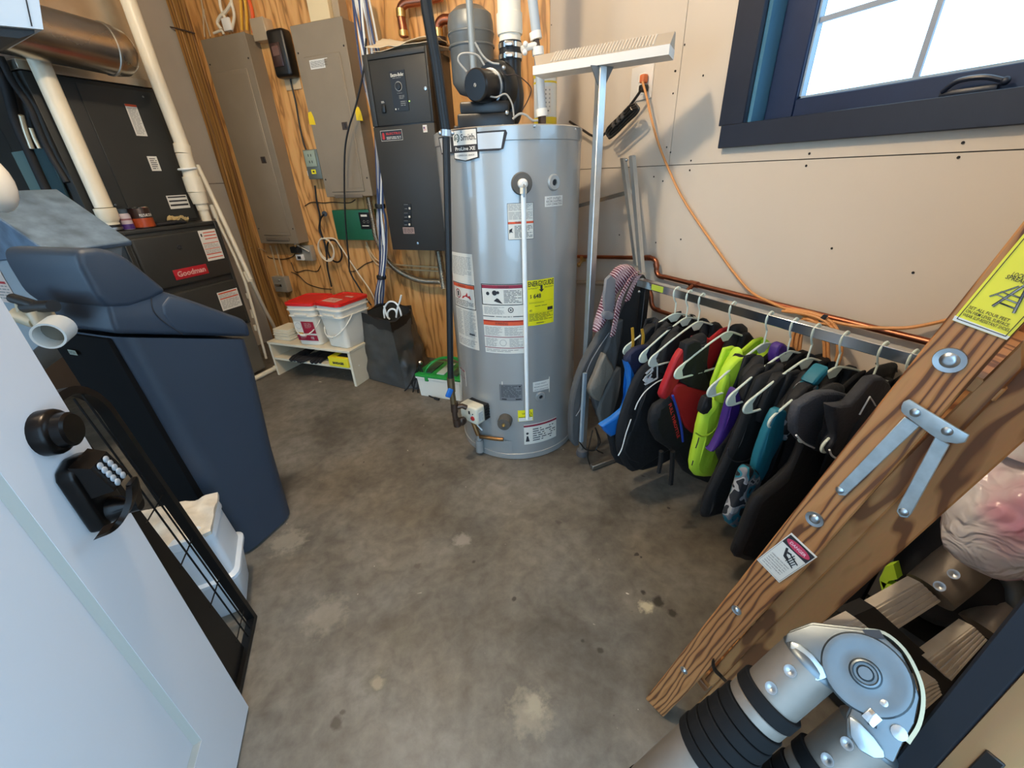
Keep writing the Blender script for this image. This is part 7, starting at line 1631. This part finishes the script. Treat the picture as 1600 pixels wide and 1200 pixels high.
# ------------------------------------------------------------------ aluminium telescoping ladder with big hinge
M_tube = mat('tube_grey', '#837b72', .5, .6, vary=.08, vscale=30)
M_rubr = mat('collar_black', '#0e0e0f', .75, spec=.2)
M_hin = mat('hinge_zinc', '#6c7377', .42, .9, vary=.12, vscale=25, rvary=.1)
al = thing('telescoping_ladder', 'aluminium telescoping ladder with black collars and a big zinc hinge, folded in the corner', 'ladder', atdepth(1350, 1060, .52))
D0 = .45
def AP(x, y, d): return atdepth(x, y, d)
A1 = AP(1261, 1037, D0); A2 = AP(1022, 1250, .50)
def tubeset(a, c, tag_, r0=.0285, end=1.35):
    ax = (c-a); Ltot = ax.length; ax.normalize()
    def seg(nm, t0_, t1_, rr0, mm, r1=None):
        b = MB(); b.lathe([(rr0*.97, 0), (rr0, .001), (r1 or rr0, (t1_-t0_)-.001), ((r1 or rr0)*.97, t1_-t0_)], a+ax*t0_, ax, 40); return b.build(nm, mm, al)
    seg('tube_top', -.004, .06, r0, M_tube)
    z = .052; rr_ = r0+.0045
    seg('collar', z, z+.016, rr_, M_rubr); z += .017; seg('tube_section', z, z+.012, r0+.003, M_tube); z += .013
    for k in range(4): seg('collar', z, z+.0155, rr_+.001+.0012*k, M_rubr); z += .0165
    seg('collar', z, z+.012, rr_+.006, M_rubr); z += .012
    seg('tube_bottom', z, z+.095, r0+.0075, M_tube)
    seg('end_collar', z+.095, z+.12, r0+.0085, M_rubr); seg('tube_bottom', z+.12, Ltot*end, r0+.0075, M_tube)
    side = ax.cross((CAM-a)).normalized(); vw_ = side.cross(ax).normalized()
    if vw_.dot(CAM-a) < 0: vw_ = -vw_
    for t_ in (.012, .040):
        b = MB(); n_ = (vw_+side*.15).normalized(); b.lathe([(.006, 0), (.006, .002), (.003, .002), (.001, .0005)], a+ax*t_+n_*(r0*.98), n_, 14); b.build('rivet', M_steel, al)
    return ax
ax1 = tubeset(A1, A2, 1)
B1 = AP(1352, 1152, D0-.005)
B2 = B1+(A2-A1)*1.0
tubeset(B1, B2, 2)
# hinge: two thick shaped plates, a dished disc and a pin
HCn = AP(1345, 1058, D0-.035); hn = (CAM-HCn).normalized(); 
t1 = ((A1-A2).normalized()); t1 = (t1-hn*t1.dot(hn)).normalized(); hn = (hn*.9).normalized(); sd_ = t1.cross(hn).normalized()
HM = Matrix((t1, hn.cross(t1), hn)).transposed().to_4x4(); HM.translation = HCn; HI = HM.inverted()
def hp(x, y, h=0): p = HI @ onp(x, y, HCn+hn*h, hn); return (p.x, p.y)
ho = [(1226, 1004), (1230, 990), (1268, 976), (1312, 981), (1350, 985), (1380, 994), (1408, 1020), (1428, 1060), (1436, 1090), (1428, 1130), (1408, 1165), (1396, 1192), (1360, 1170), (1322, 1150), (1322, 1124), (1330, 1108), (1332, 1088), (1320, 1068), (1302, 1060), (1286, 1068), (1250, 1044)]
b = MB(); b.prism([hp(x, y) for x, y in ho], .007, HM, r=.0025, seg=2); hg = b.build('hinge_plate', M_hin, al, label='curved zinc hinge plate')
b = MB(); b.prism([hp(x, y) for x, y in ho], .007, HM @ Matrix.Translation(Vector((.003, .003, -.026))), r=.0025, seg=2); b.build('hinge_plate', M_hin, al)
c = hp(1352, 1052, .007)
b = MB(); b.lathe([(.036, 0), (.034, .003), (.029, .0035), (.022, .002), (.013, .0028), (.0115, .006), (.010, .0065), (.009, .003), (.007, .003), (.0055, .0065), (.0005, .0065)], HM @ Vector((c[0], c[1], .0065)), hn, 48); b.build('hinge_disc', M_hin, hg)
for (xa, ya), (xb, yb) in (((1352, 988), (1376, 992)), ((1412, 1060), (1424, 1075))):
    b = MB(); p = hp(xa, ya, .007); q = hp(xb, yb, .007); b.prism([(p[0]-.003, p[1]-.004), (q[0]+.0, q[1]-.004), (q[0]+.003, q[1]+.003), (p[0], p[1]+.003)], .0012, HM @ Matrix.Translation(Vector((0, 0, .0068)))); b.build('slot', M_ink, hg, smooth=False)
q = [hp(x, y, .0072) for x, y in ((1349, 1098), (1362, 1105), (1371, 1125), (1370, 1139), (1356, 1132), (1351, 1118))]
b = MB(); b.prism(q, .0008, HM @ Matrix.Translation(Vector((0, 0, .0069)))); b.build('lock_window', M_ink, hg, smooth=False)
c = hp(1363, 1122, .007); b = MB(); b.box(c[0]-.006, c[0]+.006, c[1]-.005, c[1]+.006, .006, .012, M=HM, r=.001); b.build('lock_pin', M_chrome, hg)
for x, y, r_ in ((1383, 1101, .004), (1405, 1145, .006)):
    c = hp(x, y, .007); b = MB(); b.lathe([(r_, 0), (r_, .002), (.001, .003)], HM @ Vector((c[0], c[1], .0068)), hn, 14); b.build('hinge_rivet', M_steel, hg)
b = MB(); P = [hp(x, y) for x, y in ((1352, 984), (1382, 990), (1412, 1015), (1434, 1055), (1442, 1090), (1436, 1130), (1418, 1160))]
b.ribbon(sm([HM @ Vector((p[0], p[1], -.008)) for p in P], 4), .026, .003, hn); b.build('spring_band', mat('band_brass', '#b0a488', .3, 1.0), al)
for a_ in (A1, B1):
    b = MB(); axx = ax1; b.lathe([(.0288, .0), (.0290, .002), (.0275, .006), (.018, .013), (.001, .016)], a_-axx*.002, -axx, 32)
    b.build('tube_cap', M_hin, al)
for q in (((1234, 1001), (1250, 1006), (1270, 1022), (1286, 1042), (1293, 1060), (1278, 1065), (1254, 1058), (1240, 1040), (1233, 1020)), ((1326, 1117), (1345, 1130), (1366, 1152), (1382, 1174), (1384, 1186), (1366, 1186), (1342, 1172), (1328, 1150))):
    b = MB(); b.prism([hp(x, y, .013) for x, y in q], .006, HM @ Matrix.Translation(Vector((0, 0, .007))), r=.0025, seg=2); b.build('hinge_cheek', mat('cheek_zinc', '#a9b4ba', .3, .9), al)
# far side of the same ladder: second hinge, upright and ridged treads
DF = .74
b = MB(); b.lathe([(.001, 0), (.036, .0), (.037, .06), (.036, .085), (.028, .098), (.001, .10)], AP(1452, 925, DF), (AP(1520, 868, DF)-AP(1452, 925, DF)), 32); b.build('tube_top', M_tube, al, label='far tube end')
for x, y in ((1468, 916), (1490, 897)):
    b = MB(); b.lathe([(.008, 0), (.008, .003), (.004, .003), (.001, .001)], AP(x, y, DF-.038), (CAM-AP(x, y, DF)).normalized(), 14); b.build('rivet', M_steel, al)
b = MB(); b.tube(sm([AP(x, y, DF-.02) for x, y in ((1535, 870), (1560, 880), (1582, 905), (1590, 940), (1600, 960))], 4), .020, 14); b.build('far_hinge', M_hin, al)
b = MB(); b.lathe([(.001, 0), (.034, .0), (.036, .05), (.03, .07), (.001, .072)], AP(1535, 985, DF), (AP(1590, 925, DF)-AP(1535, 985, DF)), 28); b.build('tube_top', M_tube, al)
def tread(q, d, n=5):
    P = [AP(x, y, d) for x, y in q]; nr_ = (P[1]-P[0]).cross(P[3]-P[0]).normalized()
    if nr_.dot(CAM-P[0]) < 0: nr_ = -nr_
    V, F = plate3(P, -nr_, .022); b = MB(); b.add(V, F); o = b.build('ridged_tread', M_alu2, al, smooth=False)
    b = MB()
    for i in range(n):
        s_ = (i+.5)/n; a = P[0].lerp(P[3], s_); c = P[1].lerp(P[2], s_); b = MB(); b.ribbon([a+nr_*.0006, c+nr_*.0006], .0035, .003, (P[3]-P[0]).normalized()); b.build('ridge', M_alu2, o, smooth=False)
M_alu2 = mat('tread_alu', '#c9c0b2', .6, .2, vary=.1, vscale=40)
tread(((1364, 950), (1437, 909), (1470, 940), (1400, 985)), DF-.02)
tread(((1449, 1030), (1520, 978), (1542, 1000), (1487, 1064)), DF-.04)
tread(((1290, 990), (1338, 966), (1380, 1000), (1330, 1020)), DF-.06)
tread(((1405, 1080), (1462, 1062), (1470, 1085), (1435, 1120)), DF-.08)
def bar4(nm, q, d, th, mm, par=al):
    P = [AP(x, y, d) for x, y in q]; nr_ = (P[1]-P[0]).cross(P[3]-P[0]).normalized()
    if nr_.dot(CAM-P[0]) < 0: nr_ = -nr_
    V, F = plate3(P, -nr_, th); b = MB(); b.add(V, F); return b.build(nm, mm, par, smooth=False)
bar4('black_side_rail', ((1326, 966), (1366, 948), (1492, 1062), (1462, 1100)), DF-.03, .03, mat('rail_black', '#0c0c0e', .6))

# ------------------------------------------------------------------ bags and dark filler behind the ladders
M_gear = mat('gear_black', '#08090c', .7, bump=.15, bscale=30)
gbx = thing('gear_bag', 'black gear bag with lime flashes on the floor behind the ladders', 'bag', (1.08, .12, 0))
b = MB(); V = []
rings = []
for k in range(9):
    z = .01+.30*k/8; f = 1-.25*(k/8)**3; ring = []
    for p in rrect(1.08, .115, .175*f, .11*f, .06*f, z): 
        ring.append((p[0]+.02*noise.noise(Vector(p)*9), p[1]+.02*noise.noise(Vector(p)*11), z))
    rings.append(ring)
b.loft(rings); b.build('bag_body', M_gear, gbx)
for q in (((1383, 885), (1396, 882), (1402, 905), (1388, 908), (1378, 925), (1374, 905)), ((1376, 908), (1392, 915), (1420, 918), (1405, 938), (1388, 940)), ((1441, 886), (1450, 874), (1460, 882), (1444, 892))):
    Pq = [RX(x, y, .90) for x, y in q]; V, F = plate3(Pq, (1, 0, 0), .02); b = MB(); b.add(V, F); b.build('lime_flash', M_lime, gbx, smooth=False)
dg = thing('dark_filler', 'dark navy filler added above the black gear bag to darken the corner behind the ladders', 'bag', (1.10, .12, .32))  # filler added to darken this corner, in place of dark hanging gear
rings = []
for k in range(11):
    a_ = PI*(k+.5)/11; xx = 1.10-.17*math.cos(a_)*1.0; ss = math.sin(a_)**.45
    ring = []
    for q in range(20):
        t_ = 2*PI*q/20; n9 = .012*noise.noise(Vector((xx*9, math.cos(t_)*2, math.sin(t_)*2)))
        ring.append((xx, .118+(.098+n9)*ss*math.cos(t_), .455+(.135+n9)*ss*math.sin(t_)))
    rings.append(ring)
b = MB(); b.loft(rings); b.build('bag_body', mat('filler_navy', '#0a0c14', .75, bump=.2, bscale=30), dg)
b = MB(); b.tube(sm([(1.02, .03, .47), (1.04, .018, .56), (1.10, .05, .61), (1.16, .018, .56), (1.18, .03, .47)], 5), .009, 8); b.build('filler_strap', M_gear, dg)
b = MB(); b.tube(sm([AP(x, y, .82) for x, y in ((1465, 802), (1480, 808), (1500, 820), (1512, 838))], 4), .0025, 6); b.build('yellow_cord', mat('cord_yellow', '#a8a050', .6), gbx)
def bagmat():
    m = bpy.data.materials.new('thin_plastic_bag'); m.use_nodes = True; nt = m.node_tree; b = nt.nodes['Principled BSDF']
    b.inputs['Roughness'].default_value = .25; b.inputs['Alpha'].default_value = .86
    tc = nt.nodes.new('ShaderNodeTexCoord'); n = nt.nodes.new('ShaderNodeTexNoise'); n.inputs['Scale'].default_value = 22; n.inputs['Distortion'].default_value = 1.2; nt.links.new(tc.outputs['Object'], n.inputs['Vector'])
    n9 = nt.nodes.new('ShaderNodeTexNoise'); n9.inputs['Scale'].default_value = 9; nt.links.new(tc.outputs['Object'], n9.inputs['Vector']); rp = nt.nodes.new('ShaderNodeValToRGB'); rp.color_ramp.elements[0].position = .42; rp.color_ramp.elements[0].color = lin('#d9d6d8'); rp.color_ramp.elements[1].position = .62; rp.color_ramp.elements[1].color = lin('#c88fa4'); nt.links.new(n9.outputs['Fac'], rp.inputs[0]); nt.links.new(rp.outputs[0], b.inputs['Base Color'])
    bp = nt.nodes.new('ShaderNodeBump'); bp.inputs['Strength'].default_value = .8; bp.inputs['Distance'].default_value = .02; nt.links.new(n.outputs['Fac'], bp.inputs['Height']); nt.links.new(bp.outputs[0], b.inputs['Normal']); return m
cB_ = AP(1588, 800, .62); pb = thing('plastic_bag', 'translucent white plastic bag holding something pink at the right edge', 'bag', cB_-Vector((0, 0, .1)))
bm = bmesh.new(); bmesh.ops.create_icosphere(bm, subdivisions=4, radius=1)
for v in bm.verts:
    n_ = noise.noise(v.co*1.6)*.14+noise.noise(v.co*4.2)*.07+abs(noise.noise(v.co*8))*.03
    v.co = v.co*(1+n_); v.co = Vector((v.co.x*.095, v.co.y*.08, v.co.z*.105))+cB_
b = MB(); b.bm(bm); b.build('bag_skin', bagmat(), pb, ang=80)
b = MB(); b.sphere(cB_+Vector((.02, -.0, .01)), .066, 24, (1, .9, 1)); b.build('pink_contents', mat('pink_soft', '#c05a7c', .6), pb)
b = MB(); b.tube(sm([cB_+Vector(q) for q in ((-.02, .03, .09), (0, .03, .15), (.02, .04, .22))], 4), [.03]*4+[.018]*4+[.012], 12); b.build('bag_neck', bpy.data.materials['thin_plastic_bag'], pb)
c = AP(1600, 870, .60); b = MB(); b.tube(sm([AP(x, y, .60) for x, y in ((1545, 835), (1565, 862), (1590, 885), (1620, 905))], 4), .012, 10); b.build('bag_fold', bpy.data.materials['thin_plastic_bag'], pb)
